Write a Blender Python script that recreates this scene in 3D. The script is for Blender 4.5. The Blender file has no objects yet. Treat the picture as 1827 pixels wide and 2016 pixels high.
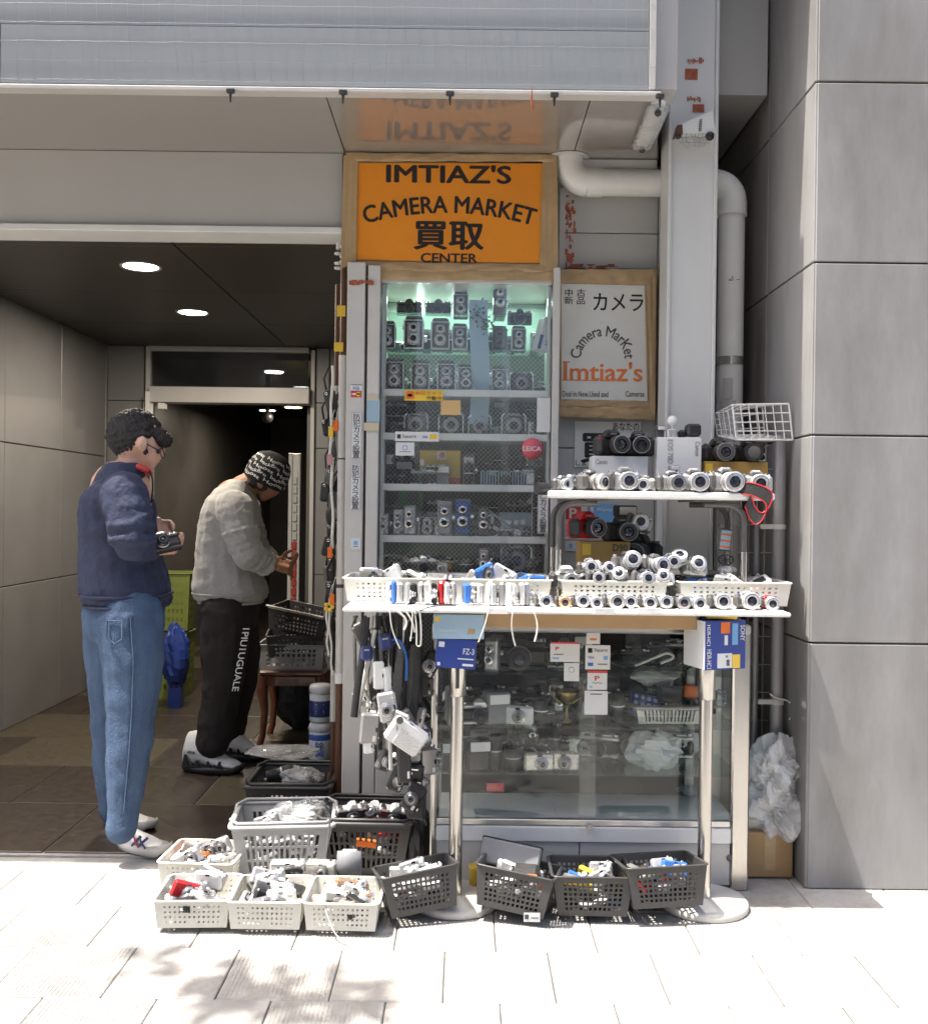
import bpy, math, random
from mathutils import Vector, Matrix, Euler, noise

S = bpy.context.scene
COL = S.collection
R = math.radians
rnd = random.Random(7)

# ------------------------------------------------------------------ camera, sky, sun, exposure
FPX = 1950.0                       # focal length in pixels of a 1827 x 2016 frame
cam_d = bpy.data.cameras.new('camera')
cam = bpy.data.objects.new('camera', cam_d)
COL.objects.link(cam)
cam_d.sensor_fit = 'AUTO'
cam_d.sensor_width = 36.0
cam_d.lens = FPX / 2016.0 * 36.0
cam_d.clip_start = 0.05
cam_d.clip_end = 3000
EYE = Vector((0.0, 0.0, 1.30))
CAMR = (Euler((R(90 - 0.235), 0, 0)).to_matrix() @ Matrix.Rotation(R(0.70), 3, 'Z'))
cam.location = EYE
cam.rotation_euler = CAMR.to_euler()
S.camera = cam

SUN_VEC = Vector((-0.36, -0.09, 1.0)).normalized()
sun_d = bpy.data.lights.new('sun', 'SUN')
sun_d.energy = 3.2
sun_d.angle = R(0.53)
sun_d.color = (1.0, 0.95, 0.87)
sun = bpy.data.objects.new('sun', sun_d)
sun.rotation_euler = (-SUN_VEC).to_track_quat('-Z', 'Y').to_euler()
sun.location = SUN_VEC * 30
COL.objects.link(sun)

W = bpy.data.worlds.new('World')
S.world = W
W.use_nodes = True
wn = W.node_tree.nodes
wn.clear()
wo = wn.new('ShaderNodeOutputWorld')
wb = wn.new('ShaderNodeBackground')
sky = wn.new('ShaderNodeTexSky')
sky.sky_type = 'NISHITA'
sky.sun_disc = False
sky.sun_elevation = math.asin(SUN_VEC.z)
sky.sun_rotation = math.atan2(SUN_VEC.x, SUN_VEC.y)
sky.air_density = 0.8
sky.dust_density = 5.0
sky.ozone_density = 1.0
wb.inputs['Strength'].default_value = 0.15
W.node_tree.links.new(sky.outputs[0], wb.inputs['Color'])
W.node_tree.links.new(wb.outputs[0], wo.inputs['Surface'])
S.view_settings.view_transform = 'Standard'
S.view_settings.look = 'None'
S.view_settings.gamma = 1.0
S.view_settings.use_curve_mapping = False
S.view_settings.exposure = 1.7
try:
    S.cycles.max_bounces = 10
    S.cycles.transparent_max_bounces = 16
    S.cycles.caustics_reflective = False
    S.cycles.caustics_refractive = False
    S.cycles.sample_clamp_indirect = 6.0
except Exception:
    pass


def P(u, v, D):
    """world point seen at pixel (u, v) of the 1827 x 2016 photograph, on the plane y = D"""
    d = CAMR @ Vector(((u - 913.5) / FPX, -(v - 1008.0) / FPX, -1.0))
    return EYE + d * (D / d.y)


def G(u, v, z=0.0):
    d = CAMR @ Vector(((u - 913.5) / FPX, -(v - 1008.0) / FPX, -1.0))
    return EYE + d * ((z - EYE.z) / d.z)


def rect(u0, v0, u1, v1, D):
    """x0, z0, x1, z1 of the upright rectangle that covers the pixel box on plane y = D"""
    um, vm = (u0 + u1) / 2, (v0 + v1) / 2
    return (P(u0, vm, D).x, P(um, v1, D).z, P(u1, vm, D).x, P(um, v0, D).z)


# ------------------------------------------------------------------ materials
MATS = {}


def mat(name, col=(.5, .5, .5), rough=.5, metal=0.0, var=.12, scale=6.0, bump=0.0, bscale=40.0, spec=.5, coat=0.0,
        col2=None, dirt=0.0, emit=None, estr=1.0, alpha=1.0, trans=0.0, stretch=(1, 1, 1), rvar=.12, sheen=0.0):
    if name in MATS:
        return MATS[name]
    m = bpy.data.materials.new(name)
    m.use_nodes = True
    nt = m.node_tree
    N, L = nt.nodes, nt.links
    b = N['Principled BSDF']
    b.inputs['Roughness'].default_value = rough
    b.inputs['Metallic'].default_value = metal
    b.inputs['Specular IOR Level'].default_value = spec
    b.inputs['Coat Weight'].default_value = coat
    b.inputs['Transmission Weight'].default_value = trans
    if sheen:
        b.inputs['Sheen Weight'].default_value = sheen
    if emit:
        b.inputs['Emission Color'].default_value = (*emit, 1)
        b.inputs['Emission Strength'].default_value = estr
    tc = N.new('ShaderNodeTexCoord')
    mp = N.new('ShaderNodeMapping')
    mp.inputs['Scale'].default_value = stretch
    L.new(tc.outputs['Object'], mp.inputs['Vector'])
    nz = N.new('ShaderNodeTexNoise')
    nz.inputs['Scale'].default_value = scale
    nz.inputs['Detail'].default_value = 6
    nz.inputs['Roughness'].default_value = .6
    L.new(mp.outputs[0], nz.inputs['Vector'])
    cr = N.new('ShaderNodeValToRGB')
    c2 = col2 or tuple(min(1, c * (1 + var)) for c in col)
    c1 = col if col2 else tuple(c * (1 - var) for c in col)
    cr.color_ramp.elements[0].position = .32
    cr.color_ramp.elements[1].position = .68
    cr.color_ramp.elements[0].color = (*c1, 1)
    cr.color_ramp.elements[1].color = (*c2, 1)
    L.new(nz.outputs['Fac'], cr.inputs['Fac'])
    last = cr.outputs[0]
    if dirt > 0:
        n2 = N.new('ShaderNodeTexNoise')
        n2.inputs['Scale'].default_value = scale * .35
        n2.inputs['Detail'].default_value = 9
        n2.inputs['Roughness'].default_value = .7
        L.new(mp.outputs[0], n2.inputs['Vector'])
        r2 = N.new('ShaderNodeValToRGB')
        r2.color_ramp.elements[0].position = .5
        r2.color_ramp.elements[1].position = .72
        r2.color_ramp.elements[0].color = (0, 0, 0, 1)
        r2.color_ramp.elements[1].color = (dirt, dirt, dirt, 1)
        L.new(n2.outputs['Fac'], r2.inputs['Fac'])
        mx = N.new('ShaderNodeMix')
        mx.data_type = 'RGBA'
        mx.inputs[7].default_value = (.10, .085, .065, 1)
        L.new(r2.outputs[0], mx.inputs[0])
        L.new(last, mx.inputs[6])
        last = mx.outputs[2]
    L.new(last, b.inputs['Base Color'])
    if rvar:
        mr = N.new('ShaderNodeMapRange')
        mr.inputs[3].default_value = max(.02, rough - rvar)
        mr.inputs[4].default_value = min(1, rough + rvar)
        L.new(nz.outputs['Fac'], mr.inputs[0])
        L.new(mr.outputs[0], b.inputs['Roughness'])
    if bump:
        nb = N.new('ShaderNodeTexNoise')
        nb.inputs['Scale'].default_value = bscale
        nb.inputs['Detail'].default_value = 4
        L.new(mp.outputs[0], nb.inputs['Vector'])
        bp = N.new('ShaderNodeBump')
        bp.inputs['Strength'].default_value = bump
        bp.inputs['Distance'].default_value = .01
        L.new(nb.outputs['Fac'], bp.inputs['Height'])
        L.new(bp.outputs[0], b.inputs['Normal'])
    MATS[name] = m
    return m


def glass(name, tint=(1, 1, 1), refl=1.0, dust=0.05, rough=0.0, ior=1.5):
    if name in MATS:
        return MATS[name]
    m = bpy.data.materials.new(name)
    m.use_nodes = True
    nt = m.node_tree
    N, L = nt.nodes, nt.links
    N.clear()
    o = N.new('ShaderNodeOutputMaterial')
    t = N.new('ShaderNodeBsdfTransparent')
    t.inputs[0].default_value = (*tint, 1)
    g = N.new('ShaderNodeBsdfGlossy')
    g.inputs['Roughness'].default_value = rough
    f = N.new('ShaderNodeFresnel')
    ge = N.new('ShaderNodeNewGeometry')      # same reflectance from both faces of a thin sheet
    ir = N.new('ShaderNodeMapRange')
    ir.inputs[3].default_value = ior
    ir.inputs[4].default_value = 1 / ior
    L.new(ge.outputs['Backfacing'], ir.inputs[0])
    L.new(ir.outputs[0], f.inputs['IOR'])
    mu = N.new('ShaderNodeMath')
    mu.operation = 'MULTIPLY'
    mu.inputs[1].default_value = refl
    mu.use_clamp = True
    L.new(f.outputs[0], mu.inputs[0])
    x = N.new('ShaderNodeMixShader')
    L.new(mu.outputs[0], x.inputs[0])
    L.new(t.outputs[0], x.inputs[1])
    L.new(g.outputs[0], x.inputs[2])
    last = x.outputs[0]
    if dust:
        d = N.new('ShaderNodeBsdfDiffuse')
        d.inputs[0].default_value = (.7, .7, .68, 1)
        tc = N.new('ShaderNodeTexCoord')
        nz = N.new('ShaderNodeTexNoise')
        nz.inputs['Scale'].default_value = 5
        nz.inputs['Detail'].default_value = 8
        L.new(tc.outputs['Object'], nz.inputs['Vector'])
        mr = N.new('ShaderNodeMapRange')
        mr.inputs[1].default_value = .3
        mr.inputs[2].default_value = .8
        mr.inputs[3].default_value = dust * .3
        mr.inputs[4].default_value = dust * 1.8
        L.new(nz.outputs['Fac'], mr.inputs[0])
        y = N.new('ShaderNodeMixShader')
        L.new(mr.outputs[0], y.inputs[0])
        L.new(last, y.inputs[1])
        L.new(d.outputs[0], y.inputs[2])
        last = y.outputs[0]
    L.new(last, o.inputs['Surface'])
    MATS[name] = m
    return m


# ------------------------------------------------------------------ mesh builder
class MB:
    def __init__(s):
        s.v, s.f, s.m, s.s = [], [], [], []
        s.mats = []
        s.cur = 0

    def mat(s, m):
        if m not in s.mats:
            s.mats.append(m)
        s.cur = s.mats.index(m)
        return s

    def add(s, vs, fs, smooth=False, M=None):
        o = len(s.v)
        if M is not None:
            vs = [M @ Vector(p) for p in vs]
        s.v += [tuple(p) for p in vs]
        for f in fs:
            s.f.append(tuple(i + o for i in f))
            s.m.append(s.cur)
            s.s.append(smooth)
        return s

    def box(s, x0, y0, z0, x1, y1, z1, M=None):
        x0, x1 = min(x0, x1), max(x0, x1)
        y0, y1 = min(y0, y1), max(y0, y1)
        z0, z1 = min(z0, z1), max(z0, z1)
        vs = [(x0, y0, z0), (x1, y0, z0), (x1, y1, z0), (x0, y1, z0), (x0, y0, z1), (x1, y0, z1), (x1, y1, z1), (x0, y1, z1)]
        fs = [(3, 2, 1, 0), (4, 5, 6, 7), (0, 1, 5, 4), (1, 2, 6, 5), (2, 3, 7, 6), (3, 0, 4, 7)]
        return s.add(vs, fs, False, M)

    def rbox(s, x0, y0, z0, x1, y1, z1, b=.004, M=None):
        x0, x1 = min(x0, x1), max(x0, x1)
        y0, y1 = min(y0, y1), max(y0, y1)
        z0, z1 = min(z0, z1), max(z0, z1)
        b = min(b, (x1 - x0) * .49, (y1 - y0) * .49, (z1 - z0) * .49)
        lo, hi = (x0, y0, z0), (x1, y1, z1)
        vs, idx = [], {}
        for sx in (0, 1):
            for sy in (0, 1):
                for sz in (0, 1):
                    sg = (sx, sy, sz)
                    for a in range(3):
                        p = []
                        for k in range(3):
                            base = hi[k] if sg[k] else lo[k]
                            if k != a:
                                base += -b if sg[k] else b
                            p.append(base)
                        idx[(sg, a)] = len(vs)
                        vs.append(tuple(p))
        fs = []
        for a in range(3):
            o1, o2 = [k for k in range(3) if k != a]
            for d in (0, 1):
                q = []
                for (i, j) in ((0, 0), (1, 0), (1, 1), (0, 1)):
                    sg = [0, 0, 0]
                    sg[a] = d
                    sg[o1] = i
                    sg[o2] = j
                    q.append(idx[(tuple(sg), a)])
                if (d == 0) != (a == 1):
                    q = q[::-1]
                fs.append(tuple(q))
        for a in range(3):
            o1, o2 = [k for k in range(3) if k != a]
            for i in (0, 1):
                for j in (0, 1):
                    def sg(t):
                        q = [0, 0, 0]
                        q[a] = t
                        q[o1] = i
                        q[o2] = j
                        return tuple(q)
                    fs.append((idx[(sg(0), o1)], idx[(sg(1), o1)], idx[(sg(1), o2)], idx[(sg(0), o2)]))
        for sx in (0, 1):
            for sy in (0, 1):
                for sz in (0, 1):
                    fs.append(tuple(idx[((sx, sy, sz), a)] for a in range(3)))
        return s.add(vs, fs, False, M)

    def tube(s, pts, r, n=8, caps=True, flat=None, closed=False):
        """pts: list of points; r: radius or list; flat=(a, b): strip-like elliptical section factors"""
        pts = [Vector(p) for p in pts]
        k = len(pts)
        rs = r if isinstance(r, (list, tuple)) else [r] * k
        vs, fs = [], []
        up = None
        for i, p in enumerate(pts):
            if closed:
                t = pts[(i + 1) % k] - pts[i - 1]
            else:
                t = pts[min(i + 1, k - 1)] - pts[max(i - 1, 0)]
            if t.length < 1e-9:
                t = Vector((0, 0, 1))
            t.normalize()
            if up is None:
                up = Vector((0, 0, 1)) if abs(t.z) < .9 else Vector((1, 0, 0))
            a = up - t * up.dot(t)
            if a.length < 1e-6:
                a = t.orthogonal()
            a.normalize()
            up = a
            b = t.cross(a)
            fa, fb = flat or (1, 1)
            for j in range(n):
                th = 2 * math.pi * j / n
                vs.append(p + a * (math.cos(th) * rs[i] * fa) + b * (math.sin(th) * rs[i] * fb))
        for i in range(k - 1 if not closed else k):
            for j in range(n):
                i2 = (i + 1) % k
                fs.append((i * n + j, i * n + (j + 1) % n, i2 * n + (j + 1) % n, i2 * n + j))
        s.add(vs, fs, True)
        if caps and not closed:
            s.add([vs[j] for j in range(n)], [tuple(range(n))[::-1]])
            s.add([vs[(k - 1) * n + j] for j in range(n)], [tuple(range(n))])
        return s

    def cyl(s, p0, p1, r0, r1=None, n=16, caps=True):
        return s.tube([p0, p1], [r0, r1 if r1 is not None else r0], n, caps)

    def lathe(s, prof, n=20, M=None, smooth=True):
        """prof: (radius, height) list turned round +Z"""
        vs, fs = [], []
        for (r, h) in prof:
            for j in range(n):
                th = 2 * math.pi * j / n
                vs.append((r * math.cos(th), r * math.sin(th), h))
        for i in range(len(prof) - 1):
            for j in range(n):
                fs.append((i * n + j, i * n + (j + 1) % n, (i + 1) * n + (j + 1) % n, (i + 1) * n + j))
        return s.add(vs, fs, smooth, M)

    def disc(s, c, r, n=20, axis='y', M=None):
        vs = []
        for j in range(n):
            th = 2 * math.pi * j / n
            a, b = r * math.cos(th), r * math.sin(th)
            vs.append({'y': (c[0] + a, c[1], c[2] + b), 'z': (c[0] + a, c[1] + b, c[2]), 'x': (c[0], c[1] + a, c[2] + b)}[axis])
        return s.add(vs, [tuple(range(n))], False, M)

    def ball(s, c, r, n=10, k=6, sc=(1, 1, 1), M=None):
        vs, fs = [], []
        for i in range(k + 1):
            ph = math.pi * i / k
            for j in range(n):
                th = 2 * math.pi * j / n
                vs.append((c[0] + r * sc[0] * math.sin(ph) * math.cos(th), c[1] + r * sc[1] * math.sin(ph) * math.sin(th), c[2] + r * sc[2] * math.cos(ph)))
        for i in range(k):
            for j in range(n):
                fs.append((i * n + j, (i + 1) * n + j, (i + 1) * n + (j + 1) % n, i * n + (j + 1) % n))
        return s.add(vs, fs, True, M)

    def loft(s, rings, caps=True, smooth=True, M=None):
        n = len(rings[0])
        vs = [p for r in rings for p in r]
        fs = []
        for i in range(len(rings) - 1):
            for j in range(n):
                fs.append((i * n + j, i * n + (j + 1) % n, (i + 1) * n + (j + 1) % n, (i + 1) * n + j))
        if caps:
            fs.append(tuple(range(n))[::-1])
            fs.append(tuple((len(rings) - 1) * n + j for j in range(n)))
        return s.add(vs, fs, smooth, M)

    def grid(s, fn, nu, nv, smooth=True, skip=None):
        vs = [fn(i / nu, j / nv) for j in range(nv + 1) for i in range(nu + 1)]
        fs = [(j * (nu + 1) + i, j * (nu + 1) + i + 1, (j + 1) * (nu + 1) + i + 1, (j + 1) * (nu + 1) + i)
              for j in range(nv) for i in range(nu) if not (skip and skip(i, j))]
        return s.add(vs, fs, smooth)

    def perf(s, c00, c10, c11, c01, us, vs, hole, th):
        """a plate with rectangular holes: bilinear patch over four corners, cuts at us/vs (0..1 lists), hole(i, j) -> bool, thickness th"""
        c00, c10, c11, c01 = map(Vector, (c00, c10, c11, c01))
        nrm = (c10 - c00).cross(c01 - c00).normalized() * th
        nu, nv = len(us) - 1, len(vs) - 1

        def pt(i, j):
            a, b = us[i], vs[j]
            return c00 * (1 - a) * (1 - b) + c10 * a * (1 - b) + c11 * a * b + c01 * (1 - a) * b
        V = [pt(i, j) for j in range(nv + 1) for i in range(nu + 1)]
        n0 = len(V)
        V = V + [p - nrm for p in V]
        F = []
        id_ = lambda i, j: j * (nu + 1) + i
        solid = lambda i, j: 0 <= i < nu and 0 <= j < nv and not hole(i, j)
        for j in range(nv):
            for i in range(nu):
                if not solid(i, j):
                    continue
                a, b, c, d = id_(i, j), id_(i + 1, j), id_(i + 1, j + 1), id_(i, j + 1)
                F.append((a, b, c, d))
                F.append((d + n0, c + n0, b + n0, a + n0))
                if not solid(i, j - 1):
                    F.append((b, a, a + n0, b + n0))
                if not solid(i + 1, j):
                    F.append((c, b, b + n0, c + n0))
                if not solid(i, j + 1):
                    F.append((d, c, c + n0, d + n0))
                if not solid(i - 1, j):
                    F.append((a, d, d + n0, a + n0))
        return s.add(V, F)

    def mesh(s, name='mesh'):
        me = bpy.data.meshes.new(name)
        me.from_pydata(s.v, [], s.f)
        for m in s.mats:
            me.materials.append(m)
        if s.f:
            me.polygons.foreach_set('material_index', s.m)
            me.polygons.foreach_set('use_smooth', s.s)
        me.update()
        return me


def cuts(n, frac, m0=.06, m1=.06):
    """cut positions for n holes with hole share `frac`, margins m0/m1 at both ends; odd cells are holes"""
    w = (1 - m0 - m1) / n
    out = [0]
    for i in range(n):
        a = m0 + w * (i + (1 - frac) / 2)
        out += [a, a + w * frac]
    return out + [1]


def obj(name, data, m=None, parent=None, loc=None, rot=None, scale=None):
    if isinstance(data, MB):
        if m is not None and not data.mats:
            data.mats = [m]
        data = data.mesh(name)
    o = bpy.data.objects.new(name, data)
    COL.objects.link(o)
    if parent is not None:
        o.parent = parent
    if loc is not None:
        o.location = loc
    if rot is not None:
        o.rotation_euler = rot
    if scale is not None:
        o.scale = (scale,) * 3 if isinstance(scale, (int, float)) else scale
    return o


def tag(o, label=None, cat=None, group=None, kind=None):
    if label:
        o['label'] = label
    if cat:
        o['category'] = cat
    if group:
        o['group'] = group
    if kind:
        o['kind'] = kind
    return o


def thing(name, label, cat, loc=(0, 0, 0), rot=None, group=None, scale=None):
    o = bpy.data.objects.new(name, None)
    COL.objects.link(o)
    o.empty_display_size = .05
    o.location = loc
    if rot is not None:
        o.rotation_euler = rot
    if scale is not None:
        o.scale = (scale,) * 3 if isinstance(scale, (int, float)) else scale
    return tag(o, label, cat, group)


def struct(name, mb, m=None, label=None, cat=None):
    return tag(obj(name, mb, m), label, cat, kind='structure')


def pxbox(mb, u0, v0, u1, v1, y0, y1, b=0):
    """upright box whose front face covers the pixel box on plane y0, reaching back to y1"""
    x0, z0, x1, z1 = rect(u0, v0, u1, v1, y0)
    if b:
        mb.rbox(x0, y0, z0, x1, y1, z1, b)
    else:
        mb.box(x0, y0, z0, x1, y1, z1)
    return mb


# ------------------------------------------------------------------ lettering and smooth bodies are evaluated once, up front
_texts = {}


def _text_batch(specs):
    """specs: {key: (string, bold offset, line spacing)} -> raw glyph meshes (verts, faces), size 1"""
    obs = []
    for k, (s, off, ls) in specs.items():
        cu = bpy.data.curves.new('lettering', 'FONT')
        cu.body = s
        cu.size = 1
        cu.align_x = 'CENTER'
        cu.space_line = ls
        cu.resolution_u = 3
        o = bpy.data.objects.new('lettering', cu)
        COL.objects.link(o)
        obs.append((k, o))
    dg = bpy.context.evaluated_depsgraph_get()
    dg.update()
    for k, o in obs:
        me = bpy.data.meshes.new_from_object(o.evaluated_get(dg))
        vs = [tuple(v.co) for v in me.vertices]
        fs = [tuple(p.vertices) for p in me.polygons]
        _texts[k] = (vs, fs, specs[k][1])
        bpy.data.meshes.remove(me)
    for k, o in obs:
        cu = o.data
        bpy.data.objects.remove(o)
        bpy.data.curves.remove(cu)


def text_fit(mb, key, x0, z0, x1, z1, y, arc=None, M=None, keep=False):
    """lay the lettering `key` facing -Y into the rectangle; arc=(radius) bends the line over a circle; M maps the flat XZ layout"""
    vs, fs, bold = _texts[key]
    if not vs:
        return mb
    ax, bx_ = min(v[0] for v in vs), max(v[0] for v in vs)
    az, bz = min(v[1] for v in vs), max(v[1] for v in vs)
    sx = (x1 - x0) / max(1e-6, bx_ - ax)
    sz = (z1 - z0) / max(1e-6, bz - az)
    if keep:
        sx = sz = min(sx, sz)
    cx, cz = (x0 + x1) / 2, (z0 + z1) / 2
    for q, (ox, oz) in enumerate(((0, 0), (bold, 0), (-bold, 0), (0, bold * .7), (0, -bold * .7))):
      out = []
      for v in vs:
        v = (v[0] + ox, v[1] + oz)
        px, pz = (v[0] - (ax + bx_) / 2) * sx, (v[1] - (az + bz) / 2) * sz
        if arc:
            th = px / arc
            rr = arc + pz
            px, pz = rr * math.sin(th), rr * math.cos(th) - arc
        out.append((cx + px, y - q * .00006, cz + pz))
      mb.add(out, fs, False, M)
    return mb
# ------------------------------------------------------------------ palette
M = {}
M['paving'] = mat('paving stone', (.385, .37, .345), .8, var=.14, scale=14, bump=.4, bscale=220, dirt=.45)
M['paving_b'] = mat('paving stone pale', (.42, .405, .375), .8, var=.12, scale=12, bump=.4, bscale=220, dirt=.4)
M['paving_c'] = mat('paving stone grey', (.35, .34, .32), .8, var=.14, scale=12, bump=.4, bscale=220, dirt=.5)
M['joint'] = mat('paving joint', (.34, .33, .31), .9, var=.15, scale=20, bump=.3)
M['brown_tile'] = mat('brown granite', (.045, .033, .025), .35, var=.3, scale=26, bump=.05, dirt=.25)
M['olive_lit_tile'] = mat('olive and lit granite', (.085, .069, .046), .4, var=.25, scale=26, bump=.05, dirt=.25)
M['asphalt'] = mat('asphalt', (.05, .05, .052), .9, var=.25, scale=30, bump=.3)
M['canopy_blue'] = mat('painted steel pale grey blue', (.255, .275, .29), .36, var=.04, scale=2, dirt=.06, spec=.5)
M['soffit'] = mat('glossy soffit panel', (.27, .25, .225), .3, var=.03, scale=2, spec=.5, rvar=.05, dirt=.05, coat=1.0)
M['soffit'].node_tree.nodes['Principled BSDF'].inputs['Coat IOR'].default_value = 3.0
M['soffit'].node_tree.nodes['Principled BSDF'].inputs['Coat Roughness'].default_value = .025
M['fascia'] = mat('fascia panel', (.47, .46, .44), .4, var=.03, scale=2, dirt=.06)
M['white_trim'] = mat('white trim', (.74, .74, .72), .35, var=.04, scale=5, dirt=.1)
M['alu'] = mat('aluminium', (.58, .57, .55), .32, .85, var=.08, scale=5)
M['alu_paint'] = mat('grey painted aluminium', (.50, .485, .465), .4, var=.05, scale=4, dirt=.1)
M['dark_ceil'] = mat('dark brown ceiling', (.040, .032, .025), .42, var=.05, scale=3, rvar=.02)
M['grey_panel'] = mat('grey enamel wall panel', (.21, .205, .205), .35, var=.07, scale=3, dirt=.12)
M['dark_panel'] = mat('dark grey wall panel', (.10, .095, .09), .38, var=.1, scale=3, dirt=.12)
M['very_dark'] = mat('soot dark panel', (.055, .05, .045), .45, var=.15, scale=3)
M['column'] = mat('column pale blue grey paint', (.66, .665, .655), .4, var=.05, scale=4, dirt=.12, stretch=(1, 1, .35))
M['column_side'] = M['column']
M['pvc'] = mat('pvc pipe', (.73, .725, .70), .38, var=.05, scale=5, dirt=.16)
M['grey_pipe'] = mat('grey steel pipe', (.31, .30, .31), .4, .3, var=.08, scale=6)
M['neighbour'] = mat('grey side wall panel', (.31, .305, .30), .55, var=.14, scale=3, dirt=.6, stretch=(1, 1, .3))
M['neighbour_dark'] = mat('stained brown grey wall', (.33, .30, .275), .6, var=.2, scale=4, dirt=.55, stretch=(1, 1, .2))
M['cream'] = mat('cream painted frame', (.60, .58, .54), .4, var=.05, scale=4, dirt=.14)
M['slot'] = mat('dark rubber slot', (.07, .06, .058), .6)
M['tape'] = mat('brown packing tape', (.43, .295, .155), .35, var=.14, scale=9, bump=.35, bscale=22, spec=.5)
M['orange'] = mat('orange sign print', (.83, .285, .015), .38, var=.06, scale=3, dirt=.10, bump=.05, bscale=60)
M['ink'] = mat('black print', (.018, .014, .013), .4)
M['ink_soft'] = mat('dark grey print', (.07, .06, .06), .5)
M['paper'] = mat('white laminated paper', (.71, .72, .71), .3, var=.03, scale=3)
M['paper_cream'] = mat('aged white print', (.70, .69, .63), .35, var=.04, scale=2.5, dirt=.05)
M['orange_ink'] = mat('orange red print', (.74, .19, .045), .4)
M['red_ink'] = mat('red print', (.62, .06, .05), .4)
M['blue_ink'] = mat('blue print', (.05, .14, .45), .4)
M['sky_ink'] = mat('sky blue print', (.18, .42, .72), .4)
M['yellow_ink'] = mat('yellow print', (.83, .55, .06), .4)
M['rust'] = mat('red rust paint remains', (.36, .095, .05), .7, var=.4, scale=30)
M['chrome'] = mat('chrome', (.74, .73, .71), .14, 1.0, var=.05, scale=8, rvar=.06)
M['steel'] = mat('brushed steel', (.56, .54, .51), .24, 1.0, var=.07, scale=6, stretch=(6, 6, .5), rvar=.08)
M['black_pl'] = mat('black plastic', (.022, .022, .022), .38, var=.3, scale=20)
M['black_matte'] = mat('black matte', (.03, .029, .028), .6, var=.3, scale=30, bump=.15, bscale=300)
M['leather'] = mat('black leatherette', (.036, .034, .032), .55, var=.3, scale=60, bump=.3, bscale=500)
M['dark_grey'] = mat('dark grey plastic', (.115, .11, .105), .42, var=.12, scale=15)
M['mid_grey'] = mat('grey plastic', (.25, .25, .26), .4, var=.1, scale=15)
M['silver'] = mat('silver plastic', (.60, .60, .60), .26, .55, var=.06, scale=14)
M['silver2'] = mat('champagne silver', (.58, .55, .51), .28, .55, var=.06, scale=14)
M['silver_dark'] = mat('titanium grey', (.34, .33, .33), .3, .6, var=.08, scale=14)
M['white_pl'] = mat('white plastic', (.76, .76, .74), .4, var=.04, scale=10)
M['red_pl'] = mat('red plastic', (.56, .025, .03), .28, var=.1, scale=10)
M['blue_pl'] = mat('blue plastic', (.04, .15, .47), .3, var=.1, scale=10)
M['navy_pl'] = mat('navy blue plastic', (.03, .045, .16), .35, var=.1, scale=10)
M['orange_pl'] = mat('orange plastic', (.80, .17, .02), .35, var=.1, scale=10)
M['pink_pl'] = mat('pink metal', (.66, .33, .34), .3, .3, var=.06, scale=10)
M['gold_pl'] = mat('copper gold metal', (.62, .40, .25), .28, .6, var=.06, scale=10)
M['yellow_pl'] = mat('yellow plastic', (.75, .50, .05), .4, var=.08, scale=10)
M['green_pl'] = mat('green print box', (.05, .30, .08), .4, var=.1, scale=10)
M['lens_glass'] = mat('coated lens glass', (.012, .012, .015), .08, 0, var=.6, scale=30, spec=.6, rvar=0)
M['lens_blue'] = mat('violet coated lens glass', (.02, .02, .034), .08, 0, var=.6, scale=30, spec=.6, rvar=0)
M['screen'] = mat('screen glass', (.03, .032, .036), .08, spec=.8, rvar=0)
M['basket_white'] = mat('cream white basket plastic', (.70, .685, .62), .42, var=.03, scale=8, dirt=.06)
M['basket_black'] = mat('charcoal basket plastic', (.055, .053, .052), .36, var=.12, scale=8)
M['basket_grey'] = mat('grey basket plastic', (.42, .42, .42), .4, var=.05, scale=8, dirt=.1)
M['cardboard'] = mat('cardboard', (.42, .27, .135), .75, var=.08, scale=6, dirt=.08)
M['gold_box'] = mat('gold brown carton', (.44, .27, .075), .5, var=.05, scale=6)
M['blue_box'] = mat('blue printed carton', (.025, .055, .27), .32, var=.08, scale=6)
M['pale_blue_box'] = mat('faded pale blue carton', (.33, .46, .56), .4, var=.06, scale=4)
M['brown_tube'] = mat('brown wood grain tube', (.10, .040, .018), .45, var=.3, scale=18, stretch=(4, 4, .5))
M['wood'] = mat('dark varnished wood', (.17, .06, .028), .32, var=.35, scale=12, stretch=(3, 3, .6), coat=.3)
M['strap_white'] = mat('white cord', (.72, .70, .64), .7, var=.08, scale=40)
M['strap_black'] = mat('black strap webbing', (.02, .02, .021), .7, var=.3, scale=60, bump=.3, bscale=300)
M['strap_grey'] = mat('grey strap webbing', (.12, .115, .11), .7, var=.2, scale=60, bump=.3, bscale=300)
M['bag_plastic'] = glass('thin clear plastic bag', (.95, .96, .98), 1.8, .30, .15)
M['bag_white'] = mat('white plastic bag', (.75, .75, .73), .35, var=.06, scale=8, bump=.4, bscale=18)
M['pane'] = glass('cabinet pane', (.97, .985, .98), .75, .012)
M['pane_case'] = glass('showcase pane', (.97, .985, .98), .75, .006)
M['pane_dark'] = glass('smoked pane', (.35, .35, .35), 2.0, .02)
M['shelf_glass'] = glass('green edged shelf glass', (.90, .97, .94), .9, .01)
M['green_wall'] = mat('pale green cabinet lining', (.36, .44, .40), .5, var=.06, scale=3, dirt=.12)
M['lamp_white'] = mat('lit diffuser', (.9, .9, .88), .5, emit=(1.0, 1.0, .93), estr=7, var=0)
M['lamp_warm'] = mat('lit warm bulb', (.9, .8, .6), .5, emit=(1, .72, .32), estr=7, var=0)
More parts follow.
